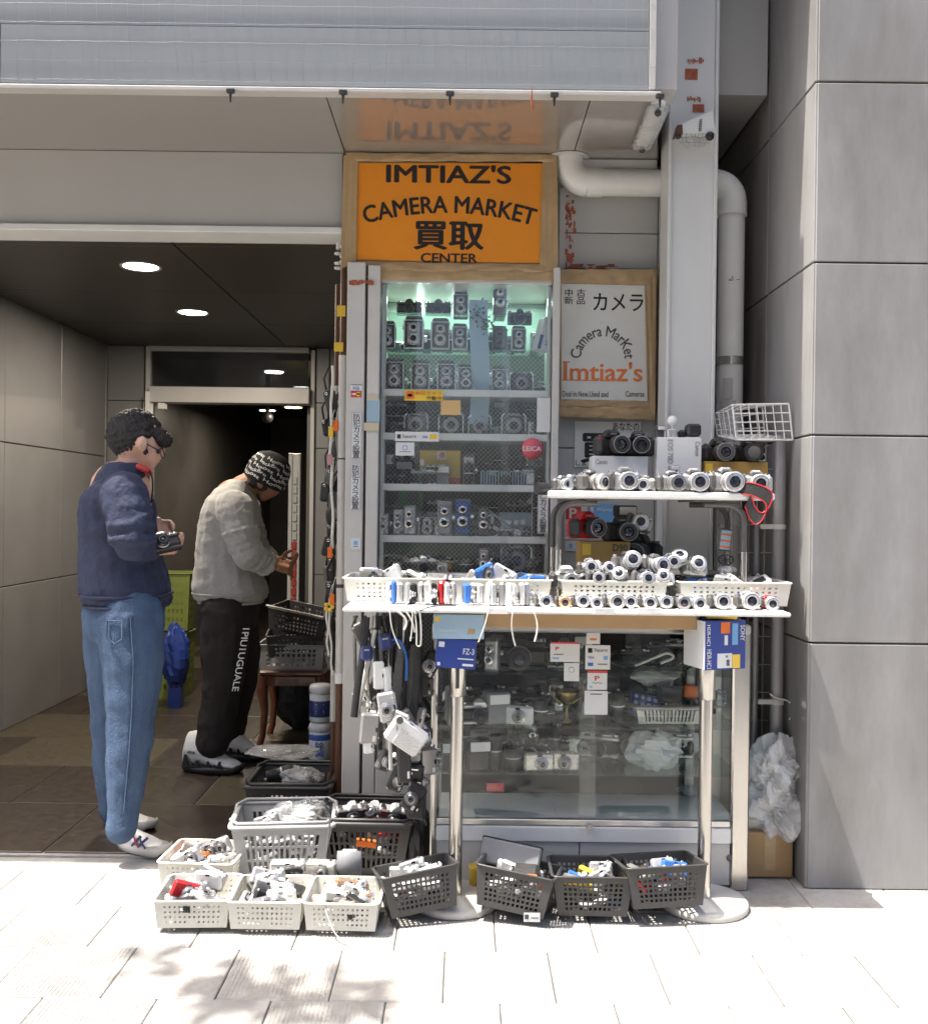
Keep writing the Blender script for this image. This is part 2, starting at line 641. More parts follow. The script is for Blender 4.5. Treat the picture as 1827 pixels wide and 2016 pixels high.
M['lamp_tube'] = mat('lit fluorescent tube', (.9, 1, .95), .5, emit=(.80, 1.0, .90), estr=2, var=0)
M['leaf_a'] = mat('tree leaf', (.055, .10, .03), .5, var=.3, scale=9)
M['bark'] = mat('bark', (.14, .11, .08), .9, var=.3, scale=12, bump=.6)
M['concrete'] = mat('opposite facade', (.17, .16, .15), .7, var=.08, scale=1.2, dirt=.2)
M['net'] = mat('bird net cord', (.30, .32, .35), .35, var=.1)
M['net_lit'] = M['net']
M['skin_a'] = mat('skin fair', (.60, .36, .26), .5, var=.08, scale=25, spec=.4)
M['skin_b'] = mat('skin tan', (.34, .165, .095), .5, var=.1, scale=25, spec=.4)

YW = 3.995         # plane of the wall over the entrance
YWR = 4.05         # wall right of the display window
YG = 3.95          # plane of the display window
YC = 3.383         # front edge of the canopy

# ------------------------------------------------------------------ ground
g = MB().mat(M['asphalt'])
g.box(-400, -400, -.30, 400, -2.6, -.13)
struct('road', g)
g = MB().mat(M['joint'])
g.box(-60, -2.6, -.40, 60, 8.2, -.012)
g.box(-60, -400, -.5, 60, -30, -.2)
walk = struct('sidewalk', g)
kb = MB().mat(M['paving_c'])
for i in range(-30, 31):
    kb.rbox(i * .6 + .004, -2.78, -.25, i * .6 + .596, -2.604, .004, .012)
struct('kerb', kb)
# far ground to the horizon
g = MB().mat(M['asphalt'])
g.box(-1500, 60, -.6, 1500, 1800, -.45)
struct('ground', g)

def tile_mesh(w, d, ms, ribs):
    b = MB().mat(ms)
    h = .012
    b.rbox(-w / 2, -d / 2, -.03, w / 2, d / 2, 0, .003)
    if ribs:
        n = int(w / .012)
        for i in range(n):
            x = -w / 2 + .008 + i * (w - .016) / n
            b.box(x, -d / 2 + .006, -.001, x + .0055, d / 2 - .006, .0011)
    return b.mesh('paving_tile')

tw, td = .30, .30
tms = [tile_mesh(tw - .0028, td - .0028, M[k], r) for k in ('paving', 'paving_b', 'paving_c') for r in (False, True)]
r1 = random.Random(3)
for j in range(-3, 7):
    y = 1.55 + j * td
    for i in range(-8, 8):
        x = (i + (.5 if j % 2 else 0)) * tw + .11
        if not (-1.9 < x < 2.3) or y < .9:
            continue
        o = obj('paving_tile', r1.choice(tms), None, walk, (x, y, r1.uniform(-.0015, .0015)), (r1.uniform(-.002, .002), r1.uniform(-.002, .002), 0))
# the rest of the paving, past the pieces one can tell apart
rest = MB().mat(M['paving'])
for j in range(-13, 9):
    y = 1.55 + j * td
    for i in range(-22, 24):
        x = (i + (.5 if j % 2 else 0)) * tw + .11
        if (-1.9 < x < 2.3 and .9 <= y < 3.4):
            continue
        if y > 3.55 and x < 1.15:
            continue
        rest.cur = 0
        rest.box(x - tw / 2 + .003, y - td / 2 + .003, -.03, x + tw / 2 - .003, y + td / 2 - .003, r1.uniform(-.001, .001))
tag(obj('far_paving', rest, None, walk), kind='stuff')

# entrance floor of dark polished stone
fb = MB().mat(M['joint'])
fb.box(-3.2, 3.66, -.011, .9, 13.5, -.004)
floor = struct('entrance_floor', fb)
ft = [None, None]
for k, mk in enumerate(('brown_tile', 'olive_lit_tile')):
    b = MB().mat(M[mk])
    b.rbox(-.397, -.297, -.02, .397, .297, .0, .002)
    ft[k] = b.mesh('stone_tile')
for j in range(16):
    y = 3.98 + j * .6
    for i in range(5):
        x = -2.75 + i * .8 + (.4 if j % 2 else 0)
        k = 1 if (-1.75 + (y - 4.9) * -.16 > x > -2.6 + (y - 4.9) * -.1 and y > 4.7) or (x > -.95 and y > 4.4) else 0  # olive strip; at the right the lighter tiles paint in the lit path
        obj('stone_tile', ft[k], None, floor, (x, y, .002))

# ------------------------------------------------------------------ canopy with glossy soffit
ca = thing('canopy', 'pale blue grey steel canopy with a glossy underside over the shop front', 'canopy', (0, YC, 2.712))
def child(par, name, mb, m=None):
    o = obj(name, mb, m, par)
    o.location = -par.location
    return o
zs = 2.712
xr = P(1300, 190, YC).x
fz = MB().mat(M['canopy_blue'])
xe = P(1277, 100, YC).x
# front face in long sheets, its top leaning forward under the band above
ztop = P(900, 58, YC).z
for (a, b) in ((-6.2, -3.0), (-2.997, -1.6), (-1.597, xe)):
    fz.box(a, YC, zs + .02, b, YC + .04, ztop)
child(ca, 'fascia_panel', fz)
up = MB().mat(M['canopy_blue'])
up.box(-6.2, YC + .004, ztop + .004, xe, YC + .5, ztop + .9)
child(ca, 'upper_band', up)
ef = MB().mat(M['alu_paint'])
ef.box(xe + .002, YC - .012, zs + .02, xe + .022, YC + .05, ztop + .9)
ef.box(xe + .03, YC + .06, zs + .05, xe + .11, YC + .5, 3.9)
child(ca, 'end_trim', ef)
et = MB().mat(M['alu_paint'])
et.rbox(-6.2, YC - .016, zs - .005, xr, YC + .035, zs + .010, .003)
child(ca, 'edge_trim', et)
# soffit panels, butted
sx = [-6.2, -4.0, -2.4, P(672, 300, YW).x + .02, P(1092, 300, YW).x + .07, .80]
for a, b in zip(sx[:-1], sx[1:]):
    s_ = MB().mat(M['soffit'])
    fx = lambda x: x + (0 if x < -1 else .0)
    b2 = b if b < .79 else xr - .01
    s_.add([(a + .002, YC + .036, zs), (b2 - .002, YC + .036, zs), (b - .002, 4.15, zs), (a + .002, 4.15, zs),
            (a + .002, YC + .036, zs + .03), (b2 - .002, YC + .036, zs + .03), (b - .002, 4.15, zs + .03), (a + .002, 4.15, zs + .03)],
           [(0, 1, 2, 3), (4, 7, 6, 5), (0, 4, 5, 1), (1, 5, 6, 2), (2, 6, 7, 3), (3, 7, 4, 0)])
    child(ca, 'soffit_panel', s_)
# black hooks that hold the net
for u, v in ((455, 189), (676, 191), (886, 195), (1091, 199), (1298, 206)):
    p = P(u, v, YC - .02)
    h = MB().mat(M['black_pl'])
    h.rbox(p.x - .014, YC - .032, zs - .018, p.x + .014, YC - .017, zs - .002, .003)
    h.cyl((p.x, YC - .026, zs - .016), (p.x, YC - .026, zs - .05), .006, .002, 6)
    child(ca, 'net_hook', h)
# building mass above the canopy
bw = MB().mat(M['fascia'])
bw.box(-12, YC + .55, 2.95, 1.18, 9, 3.95)
bw.box(-12, YC + .02, 3.951, 1.18, 9, 16)
tag(obj('shop_building', bw), 'tall pale shop building rising behind and above the canopy', 'building')

p = P(1047, 197, YC - .03)
b = MB().mat(M['rust']); b.tube([(p.x, p.y, p.z + .045), (p.x - .002, p.y, p.z), (p.x + .003, p.y, p.z - .03)], [.001, .004, .002], 6); b.tube([(p.x - .001, p.y, p.z - .005), (p.x + .010, p.y, p.z - .032)], .0015, 5)
tag(obj('dry_twig', b), 'small reddish dry twig stuck on the canopy edge', 'twig')

# bird net hung in front of the canopy face
nb = MB().mat(M['net'])
r2 = random.Random(5)
x0n, x1n = -2.6, xe + .02
n_v = 60
dxn = (x1n - x0n) / n_v
rows = [zs + .02 + k * .062 for k in range(0, 16)]
yn = YC - .03
for i in range(n_v + 1):
    x = x0n + i * dxn
    pts = []
    for k, z in enumerate(rows):
        pts.append((x + r2.uniform(-.002, .002) + .006 * math.sin(k * .5 + i * .3), yn - .012 * math.sin(k * .5) - .02 * (k / 15), z))
    nb.tube(pts, .0005, 3, False)
for k, z in enumerate(rows):
    pts = [(x0n + i * dxn, yn - .012 * math.sin(k * .5) - .02 * (k / 15), z + r2.uniform(-.0015, .0015)) for i in range(n_v + 1)]
    nb.tube(pts, .0005, 3, False)
tag(obj('bird_net', nb), 'thin square meshed bird net hung over the canopy face', 'net')

# white strip lamp (unlit) fixed under the soffit by the column
a, b = P(1282, 200, YC + .03), P(1247, 281, YC + .40)
sl = thing('strip_lamp', 'unlit slim strip lamp in a clear cover under the soffit beside the column', 'lamp', (.5 * (a.x + b.x), YC + .2, zs))
l1 = MB().mat(M['white_trim'])
d = Vector((.04, .36, 0)).normalized()
c0 = Vector((.655, YC + .05, zs - .004))
c1 = Vector((.665, YC + .42, zs - .004))
l1.tube([c0, c1], .02, 6, flat=(.8, 1.4))
child(sl, 'lamp_body', l1)
l2 = MB().mat(M['bag_plastic'])
l2.tube([c0 + Vector((0, 0, -.016)), c1 + Vector((0, 0, -.016))], .034, 8, flat=(.5, 1.2))
child(sl, 'cover', l2)
for t in (.02, .98):
    l3 = MB().mat(M['black_pl'])
    c = c0.lerp(c1, t)
    l3.ball((c.x, c.y, c.z - .03), .013, 8, 5)
    child(sl, 'clip', l3)

# ------------------------------------------------------------------ front wall pieces
x0, z0, x1, z1 = rect(-60, 303, 682, 452, YW - .02)
fa = MB().mat(M['fascia'])
zb = P(467, 450, YW).z
fa.box(-6.2, YW - .03, zb, P(676, 380, YW).x, YW + .15, zs - .002)
fas = struct('fascia_wall', fa)
tr = MB().mat(M['white_trim'])
tr.rbox(-6.2, YW - .05, zb - .028, P(684, 455, YW).x, YW + .12, zb - .002, .003)
obj('bottom_trim', tr, None, fas)

# tiled wall to the right of the display window
wl = MB().mat(M['joint'])
xw0, xw1 = P(1094, 450, YWR).x, .955
wl.box(xw0, YWR + .012, 0, xw1, YWR + .25, zs - .004)
tw_ = struct('shop_wall', wl)
zr = [0, .5, 1.0, 1.55, P(1200, 530, YWR).z, P(1200, 459, YWR).z, P(1200, 333, YWR).z, zs - .006]
xs_ = [xw0 + .003, P(1296, 450, YWR).x, xw1 - .003]
for a in range(len(zr) - 1):
    for b in range(2):
        t = MB().mat(M['fascia'])
        t.rbox(xs_[b] + .002, YWR, zr[a] + .002, xs_[b + 1] - .002, YWR + .011, zr[a + 1] - .002, .002)
        obj('wall_tile', t, None, tw_)
tb = MB().mat(M['white_trim'])
pxbox(tb, 1136, 313, 1294, 332, YWR - .06, YWR - .003, .004)
obj('head_trim', tb, None, tw_)
# red paint remains around an old frame: thin raised strips on the tiles
rs = MB().mat(M['rust'])
r3 = random.Random(11)
for (u0, v0, u1, v1, n) in ((1114, 385, 1131, 455, 26), (1114, 462, 1128, 524, 20), (1120, 521, 1215, 529, 20)):
    for k in range(n):
        cu, cv = r3.uniform(u0, u1), r3.uniform(v0, v1)
        w, h = (r3.uniform(2, 7), r3.uniform(3, 12)) if u1 - u0 < 40 else (r3.uniform(4, 18), r3.uniform(1.5, 4))
        x0, z0, x1, z1 = rect(cu - w / 2, cv - h / 2, cu + w / 2, cv + h / 2, YWR)
        rs.box(x0, YWR - .0012 - k * .00004, z0, x1, YWR - .0002, z1)
obj('paint_remains', rs, None, tw_)
ws = MB().mat(M['alu_paint'])
pxbox(ws, 1101, 370, 1112, 530, YWR - .012, YWR - .001)
obj('edge_strip', ws, None, tw_)

# ------------------------------------------------------------------ steel column
pc = P(1362, 1000, 3.80)
xl, xr_ = P(1313, 700, 3.80).x, P(1409, 700, 3.80).x
col = thing('steel_column', 'tall pale grey steel column with red tape remains beside the drain pipe', 'column', (pc.x, 3.86, 0))
b = MB().mat(M['column'])
b.rbox(xl + .006, 3.80, 0, xr_ - .016, 3.816, 6, .003)
child(col, 'web', b)
for x in (xl, xr_ - .012):
    b = MB().mat(M['column'])
    b.rbox(x - .006, 3.79, 0, x + .008, 3.94, 6, .003)
    child(col, 'flange', b)
b = MB().mat(M['column'])
b.rbox(xl + .008, 3.90, 0, xr_ - .022, 3.915, 6, .003)
child(col, 'back_plate', b)
for (u0, v0, u1, v1, t) in ((1353, 113, 1385, 128, .1), (1348, 136, 1379, 157, .0), (1352, 190, 1380, 201, .1), (1363, 206, 1390, 221, -.3)):
    x0, z0, x1, z1 = rect(u0, v0, u1, v1, 3.80)
    rb = MB().mat(M['rust'])
    n = 10 if t == .1 else 1
    for k in range(n):
        xa = x0 + (x1 - x0) * k / n
        za = r3.uniform(z0, (z0 + z1) / 2) if n > 1 else z0
        rb.box(xa, 3.7965, za, xa + (x1 - x0) / n * r3.uniform(.5, .95), 3.7995, r3.uniform((z0 + z1) / 2, z1) if n > 1 else z1)
    child(col, 'tape_remnant', rb)

# paper cup litter caught in the net beside the column
p0, p1 = P(1330, 262, 3.76), P(1408, 240, 3.76)
cup = thing('crumpled_carton', 'crumpled white paper carton caught in a scrap of net on the column', 'litter', (pc.x, 3.74, p0.z))
b = MB().mat(M['paper'])
q = [P(1340, 263, 3.74), P(1343, 243, 3.74), P(1402, 218, 3.74), P(1409, 262, 3.74)]
ring = []
for k, dy in ((0, 0), (1, .05)):
    pass
b.add([tuple(p) for p in q] + [(p.x + r3.uniform(-.006, .006), p.y + .045, p.z + r3.uniform(-.004, .008)) for p in q],
      [(0, 1, 2, 3), (7, 6, 5, 4), (0, 4, 5, 1), (1, 5, 6, 2), (2, 6, 7, 3), (3, 7, 4, 0)])
child(cup, 'carton', b)
b = MB().mat(M['brown_tube'])
q = [P(1327, 268, 3.735), P(1333, 246, 3.735), P(1343, 245, 3.735), P(1344, 262, 3.735)]
b.add([tuple(p) for p in q] + [(p.x, p.y + .04, p.z) for p in q], [(0, 1, 2, 3), (7, 6, 5, 4), (0, 4, 5, 1), (1, 5, 6, 2), (2, 6, 7, 3), (3, 7, 4, 0)])
child(cup, 'torn_end', b)
b = MB().mat(M['ink_soft'])
for k in range(7):
    for jj in (0, 1):
        p = P(1378 + jj * 3 - k * .3, 236 + k * 3.4, 3.7375)
        b.box(p.x - .0022, 3.737, p.z - .002, p.x + .0016, 3.7385, p.z + .002)
child(cup, 'lettering', b)
b = MB().mat(M['net'])
r4 = random.Random(8)
for k in range(9):
    a_ = P(1335 + k * 8, 262, 3.738)
    pts = [a_, P(1340 + k * 7 + r4.uniform(-6, 6), 276, 3.745), P(1352 + k * 4, 290 + r4.uniform(-3, 3), 3.765)]
    b.tube(pts, .0011, 3, False)
for vv in (270, 280):
    b.tube([P(1334 + k * 9, vv + r4.uniform(-3, 3), 3.74) for k in range(8)], .0011, 3, False)
child(cup, 'net_scrap', b)
for (u_, v_, q_) in ((1397, 268, .017), (1335, 268, .012)):
    b = MB().mat(M['black_pl'])
    p = P(u_, v_, 3.74)
    b.ball((p.x, p.y, p.z), q_, 10, 6)
    child(cup, 'net_clip', b)


# ------------------------------------------------------------------ drain pipe
YP = 3.985
dp = thing('drain_pipe', 'white plastic drain pipe that bends under the soffit and runs down behind the column', 'pipe', (P(1300, 360, YP).x, YP, 1.2))
r_ = .053
def elbow(mb, c, ra, a0, a1, r, n=10):
    pts = [(c[0] + ra * math.cos(R(a0 + (a1 - a0) * i / n)), c[1], c[2] + ra * math.sin(R(a0 + (a1 - a0) * i / n))) for i in range(n + 1)]
    mb.tube(pts, r, 18, False)
zh = P(1240, 360, YP).z
xa = P(1119, 320, YP).x
xb = P(1439, 500, YP).x
ra = .075
b = MB().mat(M['pvc'])
b.cyl((xa, YP, zh + ra), (xa, YP, zs), r_, None, 20)
child(dp, 'upright', b)
b = MB().mat(M['pvc'])
elbow(b, (xa + ra, YP, zh + ra), ra, 180, 270, r_ + .003)
b.cyl((xa, YP, zh + ra - .002), (xa, YP, zh + ra + .05), r_ + .004, None, 20)
b.cyl((xa + ra - .002, YP, zh), (xa + ra + .06, YP, zh), r_ + .004, None, 20)
child(dp, 'elbow', b)
b = MB().mat(M['pvc'])
b.cyl((xa + ra + .03, YP, zh), (xb - ra, YP, zh), r_, None, 20)
child(dp, 'crossing_pipe', b)
b = MB().mat(M['pvc'])
elbow(b, (xb - ra, YP, zh - ra), ra, 90, 0, r_ + .004)
b.cyl((xb, YP, zh - ra + .002), (xb, YP, zh - ra - .055), r_ + .006, None, 20)
child(dp, 'elbow', b)
b = MB().mat(M['pvc'])
b.cyl((xb, YP, zh - ra - .03), (xb, YP, .0), r_ - .001, None, 20)
child(dp, 'downpipe', b)
for v in (712,):
    p = P(1435, v, YP)
    b = MB().mat(M['steel'])
    b.cyl((xb, YP, p.z - .016), (xb, YP, p.z + .016), r_ + .002, None, 20)
    child(dp, 'pipe_band', b)
for (u0, v0, u1, v1) in ((1424, 744, 1442, 785), (1411, 788, 1448, 803)):
    x0, z0, x1, z1 = rect(u0, v0, u1, v1, YP - r_)
    b = MB().mat(M['alu_paint'])
    pts = 6
    def fn(a, c, x0=x0, x1=x1, z0=z0, z1=z1):
        x = x0 + (x1 - x0) * a
        dx = max(-.052, min(.052, x - xb))
        return (xb + dx * 1.012, YP - math.sqrt(max(0, (r_ + .0015) ** 2 - dx * dx)), z0 + (z1 - z0) * c)
    b.grid(fn, 8, 1)
    child(dp, 'tape_patch', b)
b = MB().mat(M['ink'])
for (s0, s1) in (((1434, 552), (1456, 550)), ((1441, 543), (1446, 560)), ((1434, 552), (1442, 546))):
    b.tube([P(s0[0], s0[1], YP - r_ + .001), P(s1[0], s1[1], YP - r_ + .004)], .0012, 4)
child(dp, 'scribble', b)
b = MB().mat(M['alu_paint'])
b.lathe([(r_ + .001, 0), (r_ + .03, 0), (r_ + .03, .004), (r_ + .001, .004)], 24, Matrix.Translation((xa, YP, zs - .005)))
child(dp, 'ceiling_collar', b)

# ------------------------------------------------------------------ neighbouring building on the right
XN = 1.19
nbm = thing('neighbour_building', 'grey panelled side wall of the next building at the right edge', 'building', (XN + 1, 4.2, 0))
yc = YC + .03
b = MB().mat(M['joint'])
b.box(XN + .02, yc + .02, 0, XN + 8, 9, 14)
child(nbm, 'core', b)
zn = [0, .85, P(1540, 640, 3.8).z - .45, 2.16, 2.78, 3.4, 4.3]
ynl = [3.482, 3.935]
yd = 4.6
for a in range(len(zn) - 1):
    b = MB().mat(M['neighbour'])
    b.rbox(XN, yc, zn[a] + .003, XN + .018, 3.935, zn[a + 1] - .003, .003)
    child(nbm, 'wall_panel', b)
    b = MB().mat(M['neighbour_dark'])
    b.rbox(XN + .004, 3.95, zn[a] + .003, XN + .018, 5.2, zn[a + 1] - .003, .003)
    child(nbm, 'stained_panel', b)
    for k in range(5):
        b = MB().mat(M['neighbour'])
        b.rbox(XN + .004 + k * .9 + .003, yc - .004, zn[a] + .003, XN + (k + 1) * .9 - .003, yc + .018, zn[a + 1] - .003, .003)
        child(nbm, 'wall_panel', b)

# ------------------------------------------------------------------ entrance: ceiling, walls, door
ZC = 2.45
YD = 7.2
cb = MB().mat(M['slot'])
cb.box(-3.0, YW + .13, ZC + .022, 1.0, YD + .1, ZC + .2)
ceil = struct('entrance_ceiling', cb)
ys_ = [YW + .13, 4.42, 5.35, 6.3, YD]
for a, c in zip(ys_[:-1], ys_[1:]):
    for (xa_, xb_) in ((-3.0, -1.3), (-1.297, 1.0)):
        t = MB().mat(M['dark_ceil'])
        t.rbox(xa_ + .002, a + .002, ZC, xb_ - .002, c - .002, ZC + .02, .002)
        obj('ceiling_panel', t, None, ceil)
lw = MB().mat(M['joint'])
lw.box(-3.1, YW - .03, 0, -2.62, YD + .1, ZC + .1)
lw_o = struct('entrance_wall', lw)
for k in range(4):
    for h in range(3):
        t = MB().mat(M['grey_panel'])
        t.rbox(-2.618, YW + .05 + k * .78 + .003, h * .82 + .003, -2.60, YW + .05 + (k + 1) * .78 - .003, (h + 1) * .82 - .003, .003)
        obj('wall_panel', t, None, lw_o)
bk = MB().mat(M['joint'])
xdl, xdr = P(284, 1000, YD).x, P(616, 1000, YD).x
bk.box(-3.1, YD + .02, 0, xdl - .02, YD + .3, ZC + .1)
bk.box(xdr + .02, YD + .02, 0, 1.0, YD + .3, ZC + .1)
bko = struct('back_wall', bk)
hz = [0, .8, 1.72, 2.05, ZC]
for (a, c) in ((-2.6, xdl - .01), (xdr + .01, xdr + .11), (xdr + .115, xdr + .55)):
    for h in range(4):
        t = MB().mat(M['grey_panel'])
        t.rbox(a + .002, YD, hz[h] + .002, c - .002, YD + .018, hz[h + 1] - .002, .003)
        obj('wall_panel', t, None, bko)
# right side of the lobby: flank of the shop unit
rw = MB().mat(M['dark_panel'])
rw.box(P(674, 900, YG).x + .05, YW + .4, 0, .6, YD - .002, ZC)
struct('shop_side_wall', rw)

# downlights
def downlight(u, v, label, D):
    p = P(u, v, D)
    t = thing('downlight', label, 'downlight', (p.x, D, ZC), None, 'lit round downlights in the entrance ceiling')
    b = MB().mat(M['alu_paint'])
    b.lathe([(.084, -.0025), (.097, -.006), (.100, -.0005), (.084, -.0005)], 28)
    obj('ring', b, None, t)
    b = MB().mat(M['lamp_white'])
    b.lathe([(.0, -.002), (.083, -.002)], 28, smooth=False)
    obj('diffuser', b, None, t)
    ld = bpy.data.lights.new('downlight_lamp', 'AREA')
    ld.shape = 'DISK'
    ld.size = .15
    ld.energy = 9
    ld.color = (1.0, .88, .72)
    lo = bpy.data.objects.new('downlight_lamp', ld)
    COL.objects.link(lo)
    lo.parent = t
    lo.location = (0, 0, -.012)
    return t
downlight(278, 525, 'lit round downlight in the dark ceiling nearest the street', 4.8)
downlight(380, 615, 'lit round downlight in the dark ceiling nearer the glass door', 5.93)

# automatic door frame
DF = thing('door_frame', 'grey aluminium entrance frame with a glass transom above the open doorway', 'door frame', ((xdl + xdr) / 2, YD, 0))
def dpart(name, u0, v0, u1, v1, m, y0=YD - .03, y1=YD + .05, b=.003):
    mb = MB().mat(m)
    x0, z0, x1, z1 = rect(u0, v0, u1, v1, y0)
    mb.rbox(x0, y0, max(0, z0), x1, y1, z1, b)
    return child(DF, name, mb)
dpart('jamb', 284, 681, 293, 1365, M['alu_paint'])
dpart('jamb', 609, 689, 617, 1365, M['alu_paint'])
dpart('head', 293.5, 682, 608.5, 692, M['alu_paint'], YD - .028)
dpart('door_operator', 293.5, 762, 608.5, 793, M['alu_paint'], YD - .10)
mb = MB().mat(M['pane_dark'])
x0, z0, x1, z1 = rect(294, 693, 608, 761, YD)
mb.box(x0, YD - .003, z0, x1, YD + .003, z1)
child(DF, 'transom_pane', mb)
dpart('bracket', 286, 770, 295, 830, M['white_trim'], YD - .125, YD - .035)
dpart('sensor', 311, 793, 325, 805, M['white_trim'], YD - .10, YD - .04)
# open door leaf turned inward at the right jamb
dl = thing('door_leaf', 'open dark framed glass door leaf folded inward at the right of the doorway', 'door', (xdr - .02, YD + .06, 0))
for k, (dx, dy) in enumerate(((-.012, .02), (-.035, .42), (-.06, .82))):
    b = MB().mat(M['dark_grey'] if k != 1 else M['alu_paint'])
    b.rbox(dx - .03, dy, 0.004, dx + .015, dy + .05, 2.03, .004)
    obj('stile', b, None, dl)
b = MB().mat(M['pane_dark'])
b.box(-.036, .07, .05, -.032, .82, 2.0)
obj('pane', b, None, dl)
# corridor behind the door
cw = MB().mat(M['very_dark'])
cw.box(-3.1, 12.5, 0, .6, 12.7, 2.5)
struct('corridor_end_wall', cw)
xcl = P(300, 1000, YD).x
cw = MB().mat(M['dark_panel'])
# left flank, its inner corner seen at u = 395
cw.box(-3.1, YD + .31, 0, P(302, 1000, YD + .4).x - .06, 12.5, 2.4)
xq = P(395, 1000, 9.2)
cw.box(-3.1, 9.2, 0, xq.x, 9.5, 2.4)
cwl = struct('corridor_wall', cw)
for k in range(4):
    t = MB().mat(M['dark_panel'])
    x_a = P(300 + (k % 2) * 62, 1000, 9.2).x
    x_b = P(361 + (k % 2) * 34, 1000, 9.2).x
    zz = (.05, 1.1) if k < 2 else (1.105, 2.3)
    t.rbox(x_a, 9.18, zz[0], x_b, 9.199, zz[1], .003)
    obj('wall_panel', t, None, cwl)
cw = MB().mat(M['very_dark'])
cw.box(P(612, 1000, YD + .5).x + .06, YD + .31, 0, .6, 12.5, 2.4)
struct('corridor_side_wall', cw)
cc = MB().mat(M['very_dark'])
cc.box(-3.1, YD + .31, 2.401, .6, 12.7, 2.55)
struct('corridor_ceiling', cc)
for (u, v, D, mk, lab) in ((527, 808, 9.0, 'lamp_white', 'dim round ceiling light deep inside the corridor'), (578, 802, 8.2, 'lamp_warm', 'warm yellow round ceiling light just inside the doorway')):
    p = P(u, v, D)
    t = thing('ceiling_light', lab, 'light', (p.x, D, min(p.z, 2.395)))
    b = MB().mat(M['alu_paint'])
    b.lathe([(.07, 0), (.085, 0), (.085, .006), (.07, .006)], 20)
    obj('ring', b, None, t)
    b = MB().mat(M[mk])
    b.lathe([(0, -.002), (.07, -.002)], 20)
    obj('diffuser', b, None, t)
    ld = bpy.data.lights.new('ceiling_lamp', 'AREA')
    ld.shape = 'DISK'
    ld.size = .14
    ld.energy = 3.5
    ld.color = (1, .85, .66)
    lo = bpy.data.objects.new('ceiling_lamp', ld)
    COL.objects.link(lo)
    lo.parent = t
    lo.location = (0, 0, -.01)
# round black sensor dome inside
p = P(527, 822, 8.3)
t = thing('camera_dome', 'small round black dome hanging from the corridor ceiling', 'camera dome', (p.x, 8.3, p.z))
b = MB().mat(M['black_pl'])
b.ball((0, 0, 0), .05, 14, 8)
b.cyl((0, 0, .03), (0, 0, 2.40 - p.z), .02, None, 8)
obj('dome', b, None, t)
# added solid panel in place of the street mirrored in the door glass
st = thing('street_reflection', 'tall white and dark red stand-in for a street reflection behind the door leaf', 'reflection stand-in', (P(578, 1000, 8.0).x, 8.0, 0))
x0, z0, x1, z1 = rect(567, 892, 590, 1182, 8.0)
b = MB().mat(M['white_pl'])
b.rbox(x0, 8.0, 0, x0 + .03, 8.05, z1, .004)
b.rbox(x1 - .018, 8.0, 0, x1, 8.05, z1, .004)
b.rbox(x0 + .031, 8.02, .0, x1 - .019, 8.05, z1 - .002, .004)
obj('frame', b, None, st).location = -st.location
for k in range(16):
    b = MB().mat(M['red_ink'] if k < 9 else M['paper'])
    z = .35 + k * .075
    b.rbox(x0 + .036, 7.995, z, x1 - .024, 8.018, z + .06, .003)  # red and white bands of the mirrored street, built as small blocks
    obj('packet', b, None, st).location = -st.location

# ------------------------------------------------------------------ across the street: what the panes mirror
ob = thing('opposite_building', 'plain grey office block across the street with rows of dark windows', 'building', (0, -19, 0))
b = MB().mat(M['concrete'])
b.box(-22, -3, 0, -1.5, 0, 15)
b.box(2.5, -3, 0, 24, 0, 11)
obj('wall', b, None, ob)
wmesh = MB().mat(M['screen'])
wmesh.rbox(-.8, 0, 0, .8, .04, 1.5, .01)
wmesh = wmesh.mesh('window')
for fl in range(4):
    for k in range(17):
        x = -21 + k * 2.6
        if -3 < x < 4 or (fl > 2 and x > 0):
            continue
        obj('window', wmesh, None, ob, (x, .01, 1.2 + fl * 3.3))
# street trees whose shade falls on the paving behind and to the left of the viewer
r5 = random.Random(21)
leafm = MB().mat(M['leaf_a'])
for k in range(5):
    a = k * 1.2566
    c, q = Vector((.09 * math.cos(a), .09 * math.sin(a), r5.uniform(-.04, .04))), Euler((r5.uniform(-.7, .7), r5.uniform(-.7, .7), a)).to_matrix().to_4x4()
    leafm.add([(-.08, 0, 0), (0, -.036, 0), (.09, 0, .015), (0, .036, 0)], [(0, 1, 2, 3)], False, Matrix.Translation(c) @ q)
def street_tree(loc, lab, clumps, n, seed):
    r = random.Random(seed)
    t = thing('street_tree', lab, 'tree', loc, None, 'street trees along the kerb')
    b = MB().mat(M['bark'])
    b.tube([(0, 0, -.02), (.05, 0, 1.2), (0, .05, 2.4), (.1, .1, 4.2), (.2, .2, 6.0)], [.13, .11, .095, .07, .03], 10)
    lv = MB().mat(M['leaf_a'])
    for (cx, cy, cz, sg, *m_) in clumps:
        e = Vector((cx, cy, cz))
        b.tube([(0, .05, 2.5 + .2 * r.random()), e * .6 + Vector((0, 0, 1.4)), e], [.04, .022, .008], 6)
        for k in range(m_[0] if m_ else n):
            q = e + Vector((r.gauss(0, sg), r.gauss(0, sg), r.gauss(0, sg * .6)))
            m = Matrix.Translation(q) @ Euler((r.uniform(-1, 1), r.uniform(-1, 1), r.uniform(0, 6.3))).to_matrix().to_4x4()
            lv.add(leafm.v, leafm.f, False, m)
    obj('trunk', b, None, t)
    obj('crown', lv, None, t)
